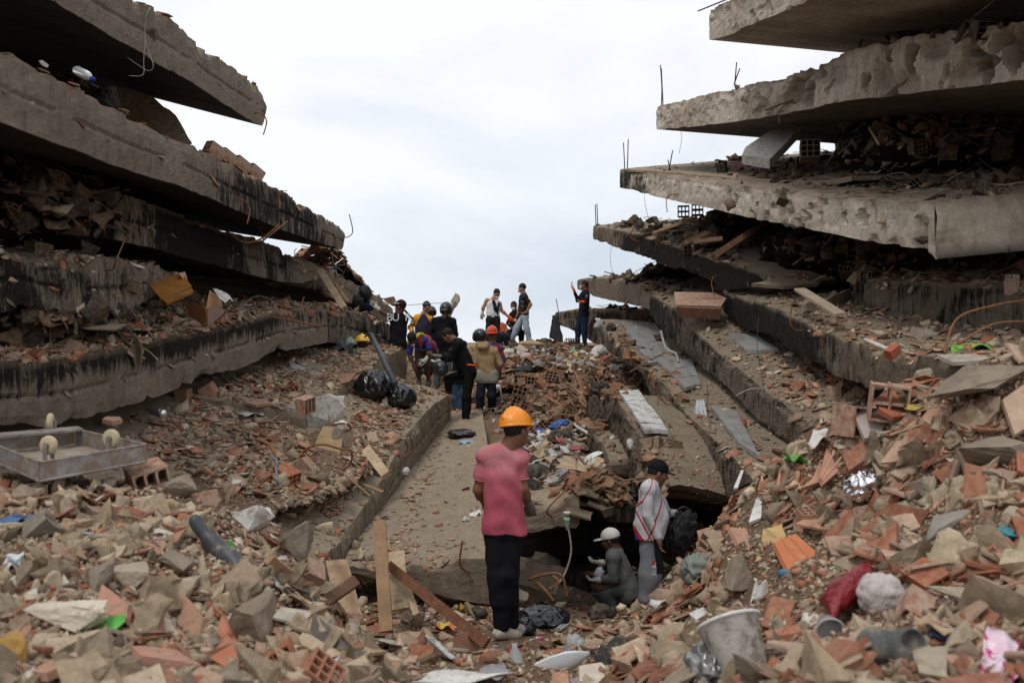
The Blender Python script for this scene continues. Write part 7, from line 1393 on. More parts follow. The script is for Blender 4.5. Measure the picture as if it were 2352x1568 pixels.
# boards stuffed under the slab right of the cave mouth
for k, (px, py, w_, h_, a) in enumerate(((1352, 1124, 52, 30, .3), (1392, 1132, 44, 26, .5), (1340, 1150, 46, 22, .2), (1374, 1158, 50, 20, .4), (1404, 1172, 18, 44, 1.2), (1330, 1178, 60, 18, .3))):
    c, s_ = math.cos(a), math.sin(a); q = [(px + c * x * w_ / 2 - s_ * y * h_ / 2, py + s_ * x * w_ / 2 + c * y * h_ / 2) for x, y in ((-1, -1), (1, -1), (1, 1), (-1, 1))]
    pplate('fibre_board', ['topmost brown board in the pack beside the cave mouth', 'brown board touching the rounded slab end', 'second brown board down beside the cave mouth', 'brown board under the second one beside the cave mouth', 'upright tan board edge under the rounded slab end', 'lowest brown board of the pack beside the cave mouth'][k], 'board', q, [11.0, 11.1, 10.7, 10.6], .018, mat('brown fibre board', (.17, .125, .085), .85, dirtamt=.2), jag=.01)
# ---- central heap and ridge
for k, (px, py, d, s_) in enumerate(((1197, 876, 19, .34), (1226, 880, 19, .34), (1266, 872, 19, .36), (1194, 903, 18.6, .40), (1188, 926, 18.3, .36), (1205, 936, 18.2, .30), (1208, 838, 21, .36))):
    brick(['left block of the pair under the black sheet in the central heap', 'right block of the pair under the black sheet in the central heap', 'tilted block right of the pair in the central heap', 'dusty block beside the hanging white mask', 'block on its side below the dusty block in the central heap', 'small broken block near the shovel in the central heap', 'open broken block at the top left of the central heap'][k], px, py, d, s_ * .9, rot(.1 * k, .15 + .2 * (k == 2) * 3, 1.25 + .1 * k), 3, 3, m=mat('dull clay block', (.20, .115, .07), .9, dirtamt=.3), L_=.7)
beam('clay_strip', 'long pinkish clay strip leaning down the central heap', 'clay strip', (1352, 862, 18.5), (1334, 905, 17.6), .13, .03, mat('pinkish clay', (.38, .22, .15), .85))
beam('timber_strip', 'thin brown batten right of the pinkish clay strip', 'plank', (1370, 890, 17.6), (1346, 936, 17.0), .04, .03, WOODM)
pplate('cardboard_box', 'round-cornered cardboard flap high on the central heap', 'cardboard', [(1318, 826), (1340, 820), (1362, 834), (1342, 846), (1316, 840)], [21.6, 21.8, 21.4, 21, 21], .015, CARDM)
beam('timber_strip', 'long batten lying across the top of the central heap', 'plank', (1280, 828, 22.0), (1362, 814, 22.2), .05, .03, WOODM)
lg_ = P(1221, 790, 24.6); v, f = blob(lg_, (.34, .16, .085), rot(0, .05, 0), n=18, amp=.12); thing('timber_log', 'squared tan log lying at the jeans-wearing man\'s feet', 'log', v, f, mat('tan log', (.38, .26, .14), .85, bumps=.5), True)
lump('white_jar', 'dusty pink-white jar lying on its side high on the central heap', 'jar', 1206, 820, 22.3, 32, 20, .2, mat('pinkish jar', (.46, .36, .32), .5), .06, False, 3, rot(0, -.3, 0))
lump('green_bag', 'knotted mint green bag beside the wire basket on the ridge', 'plastic bag', 1321, 809, 25.2, 15, 14, .15, mat('mint plastic', (.10, .42, .28), .3), .3, True, 3)
for k, (px, py, w_, h_, s_) in enumerate(((1378, 806, 34, 26, 3), (1392, 796, 22, 18, 5), (1365, 818, 22, 22, 9))):
    lump('white_sack', ['white plastic carton pile right of the phone holder\'s feet', 'grey-white sack behind the white cartons on the ridge', 'crumpled white sack below the white cartons on the ridge'][k], 'sack', px, py, 24.2 - k * .3, w_, h_, .3, WHT, .32, True, s_)
lump('dark_sheet', 'black plastic sheet with a yellow scrap at the left of the central heap', 'plastic sheet', 1206, 850, 20.4, 46, 20, .3, mat('dark sheet', (.02, .022, .026), .5), .4, True, 5)
bar('pale_pole', 'pale thin pole standing in the rubble below the white mask', 'pole', [(1149, 890, 18.7), (1157, 945, 18.2)], .014, mat('pale pole', (.38, .36, .33)))
lump('face_mask', 'white face mask hanging at the flower-shirted person\'s hip', 'face mask', 1144, 889, 18.6, 15, 13, .09, mat('white mask', (.78, .78, .78)), .05)
bk = empty('wire_basket', P(1318, 790, 26), 'black arched wire basket standing on the ridge beside the phone holder', 'basket'); bk['kind'] = 'thing'
for k in range(7):
    x = 1300 + k * 5.2; pts = [P(x, 797, 25.8 + .3), P(x - 3, 783, 25.8 + .25), P(x, 777, 25.9), P(x + 1, 779, 25.6), P(x, 797, 25.5)]; v, f = tube(spline(pts, 3), .009, 5); link('wire_hoop', v, f, DREB, bk)
for yy in (779, 796): v, f = tube([P(1298, yy, 25.6), P(1334, yy, 25.6)], .011, 5); link('wire_rail', v, f, DREB, bk)
drape('black_drape', 'black sheet hanging over the bent slab end on the ridge', 'sheet', [(1268, 724, 26.9), (1280, 728, 26.6), (1297, 790, 26.2), (1264, 776, 26.6)], 12, 14, mat('matt black sheet', (.02, .022, .022), .8), fold=.06, nf=3, s=2)
po = rock('stone_post', 'rough leaning stone post behind the black-helmeted man', 'post', 1046, 690, 21.5, 20, 34, .2, ROCK, 61, rot(0, .35, 0)); bar('slim_post', 'slender lower end of the leaning stone post', 'post', [(1046, 692, 21.5), (1036, 712, 21.5), (1030, 728, 21.5)], .055, ROCK)
bar('stretched_wire', 'thin wire stretched between the goggles wearer and the leaning post', 'wire', [(935, 701, 19), (985, 697, 20), (1034, 695, 21)], .006, mat('pale wire', (.42, .38, .33)), n=4)
bar('thin_pole', 'thin dark tool handle over the goggles wearer\'s shoulder', 'tool handle', [(929, 712, 19), (948, 732, 19.6)], .020, DREB)
# ---- rebars on the right slabs
for k, pts in enumerate(([(1517, 150, 19.2), (1520, 200, 19.1), (1519, 245, 19)], [(1519, 158, 19.3), (1523, 245, 19.1)], [(1692, 144, 16.6), (1688, 192, 16.4)], [(1699, 158, 16.6), (1686, 194, 16.4)], [(1432, 328, 20.2), (1435, 390, 20)], [(1443, 320, 20.2), (1441, 390, 20)], [(1545, 346, 18.6), (1536, 394, 18.4)], [(1534, 368, 18.6), (1540, 394, 18.4)], [(1367, 470, 22), (1369, 518, 22)], [(1371, 468, 22), (1373, 518, 22)], [(1277, 686, 27), (1283, 716, 27)], [(1994, 46, 14.4), (1972, 120, 13.9)], [(1998, 52, 14.4), (1962, 126, 13.8)], [(1603, 26, 15.2), (1672, -2, 14.6)],
    [(2352, 690, 9.5), (2290, 700, 9.2), (2200, 730, 8.8), (2170, 810, 8.0)], [(2352, 738, 9), (2280, 745, 8.6), (2200, 790, 8.2)])):
    o = bar('standing_rebar', ['taller of two thin bars at the tip of the pitted slab', 'shorter of two thin bars at the tip of the pitted slab', 'left bar of the pair halfway along the pitted slab', 'right bar of the pair halfway along the pitted slab', 'left bar of the pair at the tip of the third right slab', 'taller bar of the pair at the tip of the third right slab', 'bar leaning right on the third right slab', 'bar leaning left on the third right slab', 'left bar at the tip of the fourth right slab', 'right bar at the tip of the fourth right slab', 'single bar above the black hanging sheet', 'longer of two rusty bars under the topmost right slab', 'shorter of two rusty bars under the topmost right slab', 'dark bar sticking out of the topmost right slab into the sky', 'curved rusty bar reaching in from the right edge', 'lower curved rusty bar reaching in from the right edge'][k], 'rebar', pts, .011, REB if k in (11, 12, 14, 15) else DREB, n=5)
for k, pts in enumerate(([(1563, 300, 18.5), (1566, 318, 18.5), (1560, 352, 18.4)], [(1480, 448, 19.6), (1482, 470, 19.6), (1494, 520, 19.5)], [(1404, 566, 21.6), (1402, 600, 21.6), (1408, 630, 21.6)], [(1742, 730, 13), (1740, 800, 12.6), (1756, 900, 12)], [(1624, 880, 10.8), (1626, 960, 10.5)])):
    bar('hanging_wire', ['hair-thin wire below the pitted slab', 'hair-thin wire below the third right slab', 'hair-thin wire below the tip of the fourth right slab', 'thin wire hanging down the ribbed black slab edge', 'thin wire holding the grey rag'][k], 'wire', pts, .004, DREB, n=4)
# ---- right stack
slab('loose_floor_sheet', 'thin loose floor panel lying on the third right slab', [(1440, 388), (1560, 396), (1680, 408), (1800, 414), (1880, 418), (1955, 404)], [(1440, 394), (1560, 404), (1680, 418), (1800, 426), (1880, 432), (1955, 416)], 19.5, 13.2, (1, .3, .06), 2.6, CON_P, soot=0, seed=71, line=False, recv=False, chip=.02, cat='floor panel', xr=(1440, 1955), nm=4, rough=.01)
pplate('leaning_slab_piece', 'tilted slab piece with a white face leaning under the pitted slab', 'slab piece', [(1704, 372), (1712, 345), (1770, 308), (1838, 310), (1800, 340), (1768, 374)], [15.5, 15.7, 16.2, 16.2, 15.6, 15.2], .16, WROCK)
drape('pink_curtain', 'faded pink curtain heaped on the third right slab', 'curtain', [(1655, 394, 16.5), (1700, 366, 16.8), (1752, 382, 16.0), (1742, 402, 15.4)], 16, 10, mat('faded pink cloth', (.30, .12, .14), dirtamt=.2), fold=.09, nf=3, s=5)
drape('pink_curtain', 'end of the faded pink curtain hanging over the slab edge', 'curtain', [(1684, 398, 15.4), (1698, 396, 15.4), (1688, 424, 15.2), (1680, 424, 15.2)], 6, 8, mat('faded peach cloth', (.40, .22, .17)), fold=.03, nf=1)
for k, (px, py, d, s_) in enumerate(((1570, 486, 18.6, .30), (1602, 482, 18.4, .30), (1625, 572, 15.4, .30), (1585, 572, 15.5, .30), (1650, 570, 15.2, .28), (1860, 348, 13.2, .36))):
    brick(['left of two charred blocks on top of the burnt heap', 'pale block on top of the burnt heap', 'middle block of the charred row at the foot of the burnt heap', 'left block of the charred row at the foot of the burnt heap', 'right block of the charred row at the foot of the burnt heap', 'broken clay block in the shadow under the pitted slab'][k], px, py, d, s_, rot(0, .05 * k, 1.35), 3, 2 if k < 2 else 3, m=mat('charred clay', (.055, .035, .026) if k != 1 else (.2, .15, .1), .9), L_=.6)
for k, (poly, d) in enumerate((([(1540, 548), (1570, 538), (1588, 546), (1562, 556)], 15.6), ([(1560, 560), (1604, 548), (1640, 552), (1600, 566)], 15.4), ([(1508, 680 - 20), (1600, 668 - 20), (1560, 664), (1520, 668)], 19.0))):
    pplate('white_tile_piece', ['small pale tile on the burnt heap', 'larger pale tile lying on the charred blocks', 'dusty pale plate at the right of the phone holder\'s slab'][k], 'tile', poly, [d, d + .3, d + .2, d - .1], .02, mat('scorched white tile', (.42, .40, .37), .5, dirtamt=.4, dirt=(.08, .06, .05)))
for k, (a, b, w_) in enumerate((((1500, 535, 17), (1600, 500, 17.6), .05), ((1570, 560, 15.6), (1636, 530, 16.4), .08), ((1640, 588, 14.2), (1755, 512, 15.6), .09), ((1590, 556, 15.8), (1660, 548, 15.6), .07))):
    beam('charred_plank', ['thin pale batten across the burnt heap', 'charred board sloping up the burnt heap', 'long charred joist propped against the third right slab', 'short charred board lying low on the burnt heap'][k], 'charred plank', a, b, w_, .04, DARKW if k else WOODM)
bpn = empty('fallen_brickwork', P(1596, 700, 16.4), 'slab of red brickwork with mortar joints lying between two sooty slab edges', 'brickwork'); bpn['kind'] = 'thing'
pplate('brick_face', None, None, [(1548, 676), (1640, 672), (1668, 690), (1656, 706), (1552, 702)], [16.6, 16.6, 16.2, 15.6, 15.6], .05, TERR, parent=bpn, jag=.008)
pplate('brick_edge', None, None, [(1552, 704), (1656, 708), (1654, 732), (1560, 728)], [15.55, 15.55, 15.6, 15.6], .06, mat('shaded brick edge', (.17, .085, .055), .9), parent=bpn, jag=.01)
for (a, b) in (((1600, 674, 16.62), (1602, 690, 16.15)), ((1550, 689, 16.12), (1655, 689, 16.12)), ((1578, 690, 16.1), (1582, 702, 15.7)), ((1630, 690, 16.1), (1634, 704, 15.7)), ((1615, 690, 16.1), (1600, 682, 16.4))):
    v, f = tube([P(*a) + [0, 0, .02], P(*b) + [0, 0, .02]], .010, 4); link('mortar_joint', v, f, DARKW, bpn)
beam('timber_plank', 'long pale plank sloping down on the dusty top right of the ribbed slab', 'plank', (1836, 664, 12.8), (1930, 722, 11.4), .14, .03, mat('dusty plank', (.36, .28, .20), .9))
for k, (poly, d) in enumerate((([(1790, 672), (1850, 660), (1884, 668), (1840, 684), (1800, 684)], 13), ([(1726, 654), (1800, 640), (1900, 636), (1880, 652), (1800, 664)], 14), ([(1846, 700), (1880, 692), (1905, 708), (1880, 722), (1850, 716)], 12), ([(1890, 690), (1950, 664), (1962, 700), (1940, 720)], 12.5))):
    pplate('floor_fragment', ['pale screed fragment left of the long pale plank', 'long flat screed sheet at the back of the ribbed slab top', 'small screed fragment under the lower end of the pale plank', 'smooth tilted sheet behind the long pale plank'][k], 'screed fragment', poly, [d, d + .6, d + .9, d + .3, d][:len(poly)], .05, mat('dusty screed', (.27, .215, .155), .95, bumps=.5), jag=.02)
bar('white_pipe', 'short white pipe lying on the dusty slab top near the right mound', 'pipe', [(1988, 780, 9.4), (2040, 803, 8.8)], .022, mat('white pipe', (.60, .56, .48), .5))
v, f = box(P(2050, 808, 8.7), (.13, .07, .09), rot(.2, -.5, .5)); thing('red_brick', 'single red brick at the end of the short white pipe', 'brick', v, f, mat('red brick', (.38, .11, .06), .85, bumps=.4))
rk_ = rock('boulder', 'angular boulder of concrete in the debris under the far right block', 'boulder', 2118, 768, 8.8, 56, 34, .25, ROCKG, 71)
dr = drape('grey_rag', 'pale grey rag hanging over the tiled slab edge', 'rag', [(1600, 918, 11.3), (1618, 916, 11.3), (1628, 984, 10.9), (1588, 978, 10.9)], 14, 16, mat('pale grey rag', (.40, .42, .43), .85), fold=.05, nf=3, s=9)
bar('twisted_pipe', 'burnt white pipe bent down between two slab edges', 'pipe', [(1518, 760, 15), (1530, 800, 14.8), (1552, 812, 14.6), (1558, 832, 14.5)], .02, mat('scorched pipe', (.33, .31, .29), .6))
# floor tiles still bedded on the slabs, laid in cracked plates
def tiles(owner, label, quad, nx, ny, m, skip=.12, s=0, rise=.012):
    rs = np.random.RandomState(s); U = np.linspace(0, 1, nx + 1); V = np.linspace(0, 1, ny + 1)
    def at(u, v):
        a = np.array(quad, float); q = a[0] * (1 - u) * (1 - v) + a[1] * u * (1 - v) + a[2] * u * v + a[3] * (1 - u) * v; h = shoot(q[0], q[1]); return None if h is None else h[0]
    pts = np.array([p for p in (at(u, v) for u in np.linspace(0, 1, 7) for v in np.linspace(0, 1, 9)) if p is not None]); md = np.median(pts[:, 1]); pts = pts[np.abs(pts[:, 1] - md) < 2.5]
    for it in range(4):
        A = np.c_[pts[:, :2], np.ones(len(pts))]; co, *_ = np.linalg.lstsq(A, pts[:, 2], rcond=None); r = pts[:, 2] - A @ co; pts = pts[np.abs(r) < max(.06, 1.5 * np.std(r))]
    g = {}
    for i, u in enumerate(U):
        for j, v in enumerate(V):
            u_ = np.clip(u + rs.uniform(-.03, .03), 0, 1); v_ = np.clip(v + rs.uniform(-.03, .03), 0, 1); a = np.array(quad, float); q = a[0] * (1 - u_) * (1 - v_) + a[1] * u_ * (1 - v_) + a[2] * u_ * v_ + a[3] * (1 - u_) * v_
            dr = np.array([(q[0] - W / 2) / F, 1, (H / 2 - q[1]) / F]); t_ = (co[2] - CAM[2]) / (dr[2] - co[0] * dr[0] - co[1] * dr[1]); g[i, j] = CAM + dr * t_ if 2 < t_ < 40 else None
    mb = MB()
    for i in range(nx):
        for j in range(ny):
            if rs.rand() < skip: continue
            q = [g[i, j], g[i + 1, j], g[i + 1, j + 1], g[i, j + 1]]
            if any(p is None for p in q): continue
            q = np.array(q); q[:, 2] = q[:, :2] @ co[:2] + co[2]; c = q.mean(0); q = c + (q - c) * .975; q[:, 2] += rise + .045 + rs.uniform(-.008, .012) + (q - c)[:, 0] * rs.uniform(-.03, .03)
            mb.add(np.concatenate([q, q - [0, 0, .05]]), [(0, 1, 2, 3), (7, 6, 5, 4), (0, 4, 5, 1), (1, 5, 6, 2), (2, 6, 7, 3), (3, 7, 4, 0)])
    if mb.n: o = mb.obj('floor_tiles', m, owner); o['label'] = label
S29, S30, S26 = SL['floor_slab29']['o'], SL['floor_slab30']['o'], SL['floor_slab26']['o']
tiles(S29, 'cracked grey tiles at the top of the tiled slab', [(1425, 742), (1505, 745), (1560, 840), (1490, 840)], 3, 6, TILEM, .06, 1)
tiles(S29, 'cracked grey tiles halfway down the tiled slab', [(1510, 836), (1590, 830), (1610, 890), (1575, 900)], 3, 3, TILEM, .05, 2)
tiles(S29, 'grey tiles at the lower end of the tiled slab', [(1630, 940), (1690, 950), (1745, 1060), (1700, 1030)], 2, 5, TILEM, .05, 3)
tiles(S26, 'grey tiles on the dusty slab top', [(1668, 770), (1740, 780), (1790, 812), (1715, 815)], 3, 3, TILEM, .15, 4)
tiles(S30, 'strip of white tiles', [(1420, 906), (1466, 906), (1534, 1000), (1480, 1002)], 3, 7, TILEW, .02, 5, .03)
# ---- right foreground mound
tub = empty('plastic_tub', P(1690, 1500, 3.45), 'large cloudy white plastic tub tipped in the lower right mound', 'tub'); tub['kind'] = 'thing'
v, f = lathe([(.01, -.10), (.070, -.10), (.078, -.09), (.100, .06), (.106, .065), (.106, .078), (.094, .078), (.09, .06), (.068, -.08), (.068, -.085)], P(1690, 1478, 3.35), (-.22, .55, .85), 26, False); link('tub_body', v, f, mat('cloudy white tub', (.62, .58, .52), .45, .3, trans=.1, dirtamt=.42), tub, True)
v, f = lathe([(.106, .068), (.112, .068), (.112, .080), (.106, .080)], P(1690, 1478, 3.35), (-.22, .55, .85), 26, False); link('tub_rim', v, f, WHT, tub, True)
lump('foam_lump', 'knobbly pinkish-white lump of foam beside the dark red bag', 'foam', 2022, 1364, 3.35, 104, 96, .14, mat('pinkish white foam', (.52, .46, .44), .9, bumps=.8, bscale=60), .2, False, 5, fr_=4)
REDV = mat('dark red vinyl', (.20, .010, .014), .45, .4, var=.3)
kr = seat(1950, 1368, 3.5, .08); A3 = [P(x, y, d * kr) for x, y, d in ((1882, 1378, 3.5), (1996, 1302, 3.7), (2012, 1352, 3.5), (1912, 1430, 3.35))]
def redf(u, v):
    q = A3[0] + (A3[1] - A3[0]) * u[:, None] * (1 - v[:, None]) + (A3[2] - A3[3]) * u[:, None] * v[:, None] + (A3[3] - A3[0]) * v[:, None]; b_ = np.sin(np.clip(v, 0, 1) * math.pi) * .03 * np.sin(np.clip(u, 0, 1) * math.pi) ** .4
    return q + np.stack([b_ * 0, -b_ - .012 * fbm(q, 9, 3, 4), b_ + .045 * (1 - 2.4 * np.abs(fbm(q, 9, 4, 8)))], -1)
v, f = grid_sheet(44, 30, redf, .03); thing('red_bag', 'crumpled dark red vinyl bag in the lower right mound', 'bag', v, f, REDV, True)
cu_ = P(1905, 1444, 3.2); v, f = lathe([(.0, .03), (.036, .03), (.047, -.03), (.051, -.035), (.051, -.04), (.045, -.04), (.036, .02), (.0, .02)], cu_, (.15, 1, .1), 24); thing('plastic_cup', 'round clear plastic cup with its mouth towards the viewer', 'cup', v, f, CLR, True)
drape('floral_cloth', 'pink and white flowered cloth at the bottom right corner', 'cloth', [(2262, 1442, 2.7), (2372, 1486, 2.65), (2352, 1572, 2.4), (2246, 1568, 2.45)], 16, 14, patch_mat('pink flowered cotton', [(.66, .48, .55), (.50, .03, .20), (.70, .60, .64), (.66, .48, .55)], 42), fold=.015, nf=2, s=3)
lump('foil_ball', 'shiny crumpled silver foil high on the right foreground mound', 'foil', 1988, 1118, 4.6, 80, 54, .14, mat('silver foil', (.75, .75, .77), .22, .5, metal=1), .45, True, 11, fr_=3)
v, f = tube(spline([P(1795, 1318, 4.3), P(1828, 1322, 4.2), P(1846, 1345, 4.1), P(1838, 1378, 4.0)], 6), .022, 8); thing('blue_band', 'curved faded blue plastic band below the bright orange tile', 'plastic band', v, f, mat('faded blue plastic', (.07, .17, .26), .5, dirtamt=.25), True)
def ribbed(label, poly, d, m, n=3, th=.03):
    o = pplate('ribbed_tile', label, 'ribbed tile', poly, d, th, m); q = [P(x, y, z) for (x, y), z in zip(poly, d)]; nn = nrm(np.cross(q[1] - q[0], q[3] - q[0])); nn = nn if nn[1] < 0 or nn[2] > 0 else -nn
    for k in range(1, n):
        t = k / n; a = q[0] + (q[1] - q[0]) * t; b = q[3] + (q[2] - q[3]) * t; v, f = tube([a + nn * th * .55, b + nn * th * .55], .006, 5); link('rib', v, f, m, o)
    return o
ribbed('large bright orange ribbed tile in the right foreground mound', [(1776, 1252), (1826, 1230), (1912, 1308), (1808, 1312)][::1], [4.5, 4.7, 4.35, 4.2], TERB)
ribbed('left half of the broken tile standing like a star on the right mound', [(1862, 1108), (1896, 1028), (1890, 1112), (1842, 1118)], [5.5, 5.7, 5.5, 5.4], mat('pink clay tile', (.50, .27, .19), .85, dirtamt=.1), 1)
ribbed('right half of the broken tile standing like a star on the right mound', [(1898, 1028), (1946, 1068), (1890, 1114), (1880, 1100)], [5.7, 5.6, 5.4, 5.45], mat('pink clay tile', (.50, .27, .19), .85, dirtamt=.1), 3)
ribbed('pink ribbed tile left of the large bright orange one', [(1672, 1220), (1724, 1214), (1740, 1270), (1700, 1258)], [5.4, 5.5, 5.2, 5.1], mat('pink clay tile', (.50, .27, .19), .85, dirtamt=.1), 2)
ribbed('broad dusty ribbed tile at the right edge of the mound', [(2300, 924), (2372, 870), (2400, 960), (2330, 1000)], [5.2, 5.3, 5.1, 5.0], mat('dusty tan tile', (.44, .31, .22), .85, dirtamt=.2), 3)
brick('upper broken hollow block on the crest of the right mound', 2040, 922, 5.7, .30, rot(.1, -.1, 1.3), 2, 2, broken=1, L_=.7)
brick('lower hollow block with rounded holes on the crest of the right mound', 1965, 968, 5.6, .26, rot(.1, 0, 1.9), 2, 2, broken=0, L_=.8)
brick('hexagonal-ended hollow block beside the foam lump', 2100, 1400, 3.15, .12, rot(.6, -.5, 1.0), 1, 1)
brick('thin-walled hollow block near the backpack on the right mound', 1640, 1250, 6.1, .16, rot(.3, .2, .4), 1, 2, m=mat('tan clay', (.36, .27, .18)))
pplate('rounded_tile', 'rounded grey-pink plate leaning on the lower hollow block', 'plate', [(1962, 960), (1985, 938), (2030, 935), (2042, 956), (2020, 1005), (1985, 1010)], [5.35, 5.4, 5.4, 5.35, 5.2, 5.2], .03, mat('grey pink plate', (.40, .34, .31), .8))
pplate('broken_tile', 'dark orange shield-shaped shard leaning on the upper hollow block', 'tile shard', [(2012, 918), (2045, 898), (2075, 918), (2095, 955), (2050, 962), (2018, 945)], [5.4, 5.5, 5.45, 5.3, 5.25, 5.3], .03, mat('dark orange shard', (.36, .13, .07), .85))
rock('long_stone', 'long pale slab stone at the top of the right mound', 'stone', 2250, 868, 5.5, 230, 86, .35, ROCKG, 81, rot(0, -.35, 0))
rock('long_stone', 'grey wall fragment on the right edge of the mound', 'stone', 2285, 1036, 4.3, 190, 70, .25, ROCKG, 83, rot(0, .05, 0))
rock('flat_stone', 'smooth grey slanted slab in the middle of the right mound', 'stone', 2175, 1208, 4.0, 150, 60, .12, mat('smooth grey stone', (.27, .25, .21), .9, dirtamt=.2), 85, rot(0, -.75, 0))
rock('grey_chunk', 'rounded upright grey stone in the left part of the right mound', 'stone', 1695, 1312, 5.2, 72, 96, .2, ROCKG, 87)
rock('grey_chunk', 'squarish tan block stone below the silver foil', 'stone', 2130, 1110, 4.5, 52, 64, .12, ROCK, 89, rot(0, .5, 0))
rock('grey_chunk', 'round tan stone near the right edge of the mound', 'stone', 2325, 1190, 3.7, 70, 50, .12, ROCK, 91)
rock('grey_chunk', 'long broken tan stone at the right of the foam lump', 'stone', 2230, 1370, 3.0, 170, 56, .14, ROCK, 93, rot(0, .2, 0))
rock('grey_chunk', 'big tan stone at the bottom right beside the grey boot', 'stone', 2130, 1520, 2.7, 96, 90, .14, ROCK, 95)
bar('clay_pipe', 'thin red clay rod lying near the right edge of the mound', 'rod', [(2225, 1172, 3.9), (2300, 1152, 3.9), (2372, 1130, 3.9)], .014, mat('red clay rod', (.32, .12, .07), .85))
drape('grey_cloth', 'dusty white cloth twisted over stones left of the dark red bag', 'cloth', [(1738, 1330, 4.3), (1815, 1312, 4.4), (1800, 1372, 4.0), (1700, 1402, 3.9)], 18, 14, mat('dusty white cloth', (.46, .44, .40), .9, dirtamt=.2), fold=.035, nf=2, s=12)
pplate('white_board', 'upright white scrap of board on the left part of the right mound', 'board', [(1738, 1148), (1752, 1144), (1748, 1188), (1722, 1206), (1720, 1196)], [6.2, 6.2, 6.0, 6.0, 6.0], .02, WHT)
pplate('white_board', 'thin white strip standing up at the top of the right mound', 'board', [(1702, 1080), (1708, 1082), (1694, 1122), (1684, 1124)], [7.3, 7.3, 7.1, 7.1], .02, WHT)
pplate('white_board', 'torn white scrap of board low on the right mound', 'board', [(1582, 1402), (1640, 1392), (1636, 1420), (1606, 1438)], [4.9, 5.0, 4.8, 4.8], .012, WHT)
pplate('yellow_board', 'bent yellowish board beside the orange ribbed tile', 'board', [(1750, 1220), (1798, 1200), (1804, 1232), (1770, 1278), (1738, 1284)], [5.0, 5.1, 5.0, 4.8, 4.7], .012, mat('yellowish board', (.56, .38, .16), .8, dirtamt=.25), jag=.01)
drape('green_packet', 'bright green and yellow wrapper on the far right above the mound', 'packet', [(2178, 790, 7.3), (2290, 794, 7.3), (2300, 804, 7.0), (2186, 806, 7.0)], 12, 6, patch_mat('green yellow wrapper', [(.14, .42, .05), (.50, .30, .05), (.14, .42, .05)], 9), fold=.03, s=2)
pplate('white_plate', 'long pale board lying level above the right mound', 'board', [(2152, 818), (2240, 816), (2300, 828), (2190, 836)], [7.2, 7.3, 7.0, 6.8], .03, mat('pale dirty board', (.42, .37, .30)))
drape('green_leaf', 'green plastic strip at the top of the right mound', 'plastic strip', [(1798, 1044, 6.9), (1840, 1048, 6.9), (1856, 1058, 6.7), (1808, 1052, 6.7)], 8, 4, mat('leaf green plastic', (.09, .30, .04), .4), fold=.02)
drape('white_film', 'white film over the shards at the crest of the right mound', 'plastic film', [(1866, 994, 6.4), (1920, 990, 6.4), (1922, 1010, 6.2), (1854, 1020, 6.1)], 12, 8, mat('white film', (.58, .54, .50), .5), fold=.04, s=6)
lump('teal_rag', 'bright teal rag near the right edge of the mound', 'rag', 2318, 1228, 3.5, 62, 26, .1, mat('teal rag', (.06, .24, .28)), .4, True, 6)
lump('silver_packet', 'shiny transparent wrapper at the lower left of the right mound', 'wrapper', 1630, 1530, 3.9, 84, 80, .2, mat('shiny grey film', (.25, .25, .24), .15, .6, metal=.4), .45, True, 14)
lump('grey_fabric', 'grey-green plastic sheet on the crest beside the cave', 'plastic sheet', 1606, 1310, 6.4, 66, 60, .2, mat('grey green plastic', (.20, .22, .19), .6), .45, True, 17)
lump('dark_pocket', 'dark blue bag between stones low in the right mound', 'bag', 2172, 1456, 2.95, 60, 24, .1, mat('dark blue bag', (.025, .03, .07)), .3, True, 19)
# backpack held up by the man in the jersey
bp = empty('held_backpack', P(1566, 1215, 9.95), 'black backpack held up by the man in the white and red jersey', 'backpack'); bp['kind'] = 'thing'
v, f = blob(P(1566, 1222, 9.98), (.115, .08, .20), rot(0, .45, 0), n=30, amp=.30, fr=1.9, ridg=True, s=4); link('bag_body', v, f, mat('black nylon', (.012, .013, .014), .6), bp, True)
v, f = tube(spline([P(1556, 1172, 9.98), P(1572, 1164, 9.98), P(1588, 1176, 9.98)], 5), .016, 6); link('carry_loop', v, f, mat('black nylon', (.012, .013, .014), .6), bp, True)
v, f = tube(spline([P(1540, 1196, 9.9), P(1530, 1225, 9.9), P(1534, 1262, 9.9)], 5), .014, 6); link('shoulder_strap', v, f, mat('black nylon', (.012, .013, .014), .6), bp, True)
hm = empty('held_helmet', P(1012, 845, 16.9), 'black motorcycle helmet held in the hoodie wearer\'s hand', 'helmet'); hm['kind'] = 'thing'
Rm_ = fr((.5, -1, -.2)); c = P(1012, 846, 16.9); C = SDF(); C.ell(c, (.135, .15, .14), Rm_, k=0); C.ell(c + Rm_ @ np.array([0, .13, -.02]), (.095, .05, .06), Rm_, op='-'); v, f = C.mesh(.010); link('helmet_shell', v, f, mat('helmet black', (.02, .022, .024), .3), hm, True)
v, f = blob(c + Rm_ @ np.array([0, .10, -.01]), (.10, .05, .065), Rm_, n=14, amp=.0); link('visor', v, f, mat('smoked visor', (.03, .035, .035), .12, .6), hm, True)

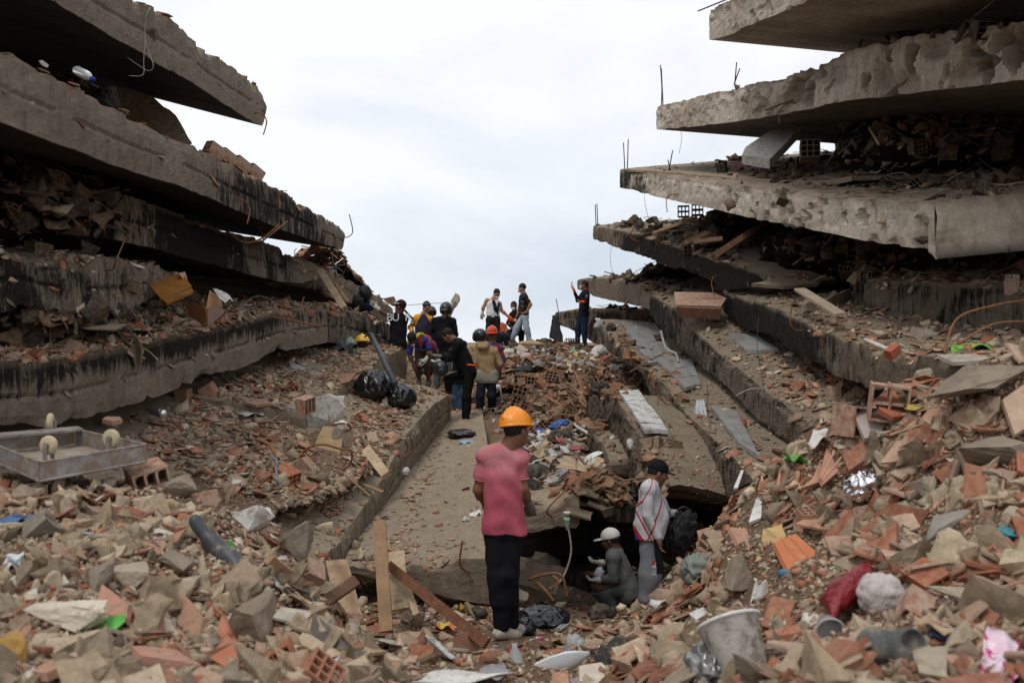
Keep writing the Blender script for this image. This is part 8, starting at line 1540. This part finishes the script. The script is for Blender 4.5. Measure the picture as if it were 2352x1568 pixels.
# loose wires snagged in the ruins
for k, (px, py, d) in enumerate(((1235, 1012, 13), (1300, 1090, 12), (1420, 860, 20), (1550, 930, 12), (1660, 860, 12), (1800, 900, 11), (1900, 800, 11), (1480, 1040, 11), (560, 700, 12), (680, 650, 15), (620, 870, 11), (840, 1000, 11), (1600, 520, 17), (1900, 400, 14), (2100, 420, 12), (1440, 690, 22), (1760, 640, 14), (2080, 780, 9), (1290, 950, 17), (1390, 900, 18))):
    h = shoot(px, py)
    if h is None: continue
    o_ = h[0] + [0, 0, .02]; rs = np.random.RandomState(k); a = rs.uniform(0, 6.28); q = [o_]
    for i in range(4): a += rs.uniform(-.9, .9); q.append(q[-1] + np.array([math.cos(a) * .16, math.sin(a) * .10, rs.uniform(-.05, .12) if i < 2 else rs.uniform(-.12, .02)]))
    v, f = tube(spline(q, 5), .006 if k % 3 else .009, 5); thing('snagged_wire', '%s wire snagged in the debris %s' % (['rusty', 'black', 'thin grey'][k % 3], near(px, py)), 'wire', v, f, [REB, DREB, mat('pale wire', (.42, .38, .33))][k % 3], True, 'loose wires in the debris')

# bent bars torn out of the slab edges
for k, (key, u, up_) in enumerate((('1', .97, -1), ('2', .99, 1), ('2', .62, -1), ('3', .55, 1), ('5', .7, 1), ('6', .85, 1), ('22', .45, -1), ('23', .3, -1), ('24', .35, 1), ('24', .8, -1), ('26', .35, 1), ('27', .5, 1), ('28', .25, 1), ('29', .6, 1), ('30', .9, -1), ('11', .8, 1), ('12', .6, 1), ('10', .5, 1))):
    q = [z for z in SL if z.endswith(('slab' if key != '11' else 'ramp') + key)]
    if not q: continue
    S_ = SL[q[0]]; i = int(u * (len(S_['T']) - 1)); b0 = (S_['T'][i] if up_ > 0 else S_['B'][i]) + [0, 0, -.12 * up_]; rs = np.random.RandomState(100 + k); tg = nrm(S_['T'][min(i + 1, len(S_['T']) - 1)] - S_['T'][i - 1])
    pts = [b0 - S_['out'] * .05, b0 + S_['out'] * .08, b0 + S_['out'] * .16 + tg * rs.uniform(-.12, .12) + [0, 0, .10 * up_], b0 + S_['out'] * rs.uniform(.10, .22) + tg * rs.uniform(-.3, .3) + [0, 0, .30 * up_]]
    v, f = tube(spline(pts, 5), .009, 6); x_, y_ = proj(pts[-1]); thing('bent_rebar', '%s slab bar %s' % (['bent rusty', 'hooked rusty', 'curled rusty'][k % 3], near(x_, y_)), 'rebar', v, f, REB, True, 'bent bars torn out of the slab edges')
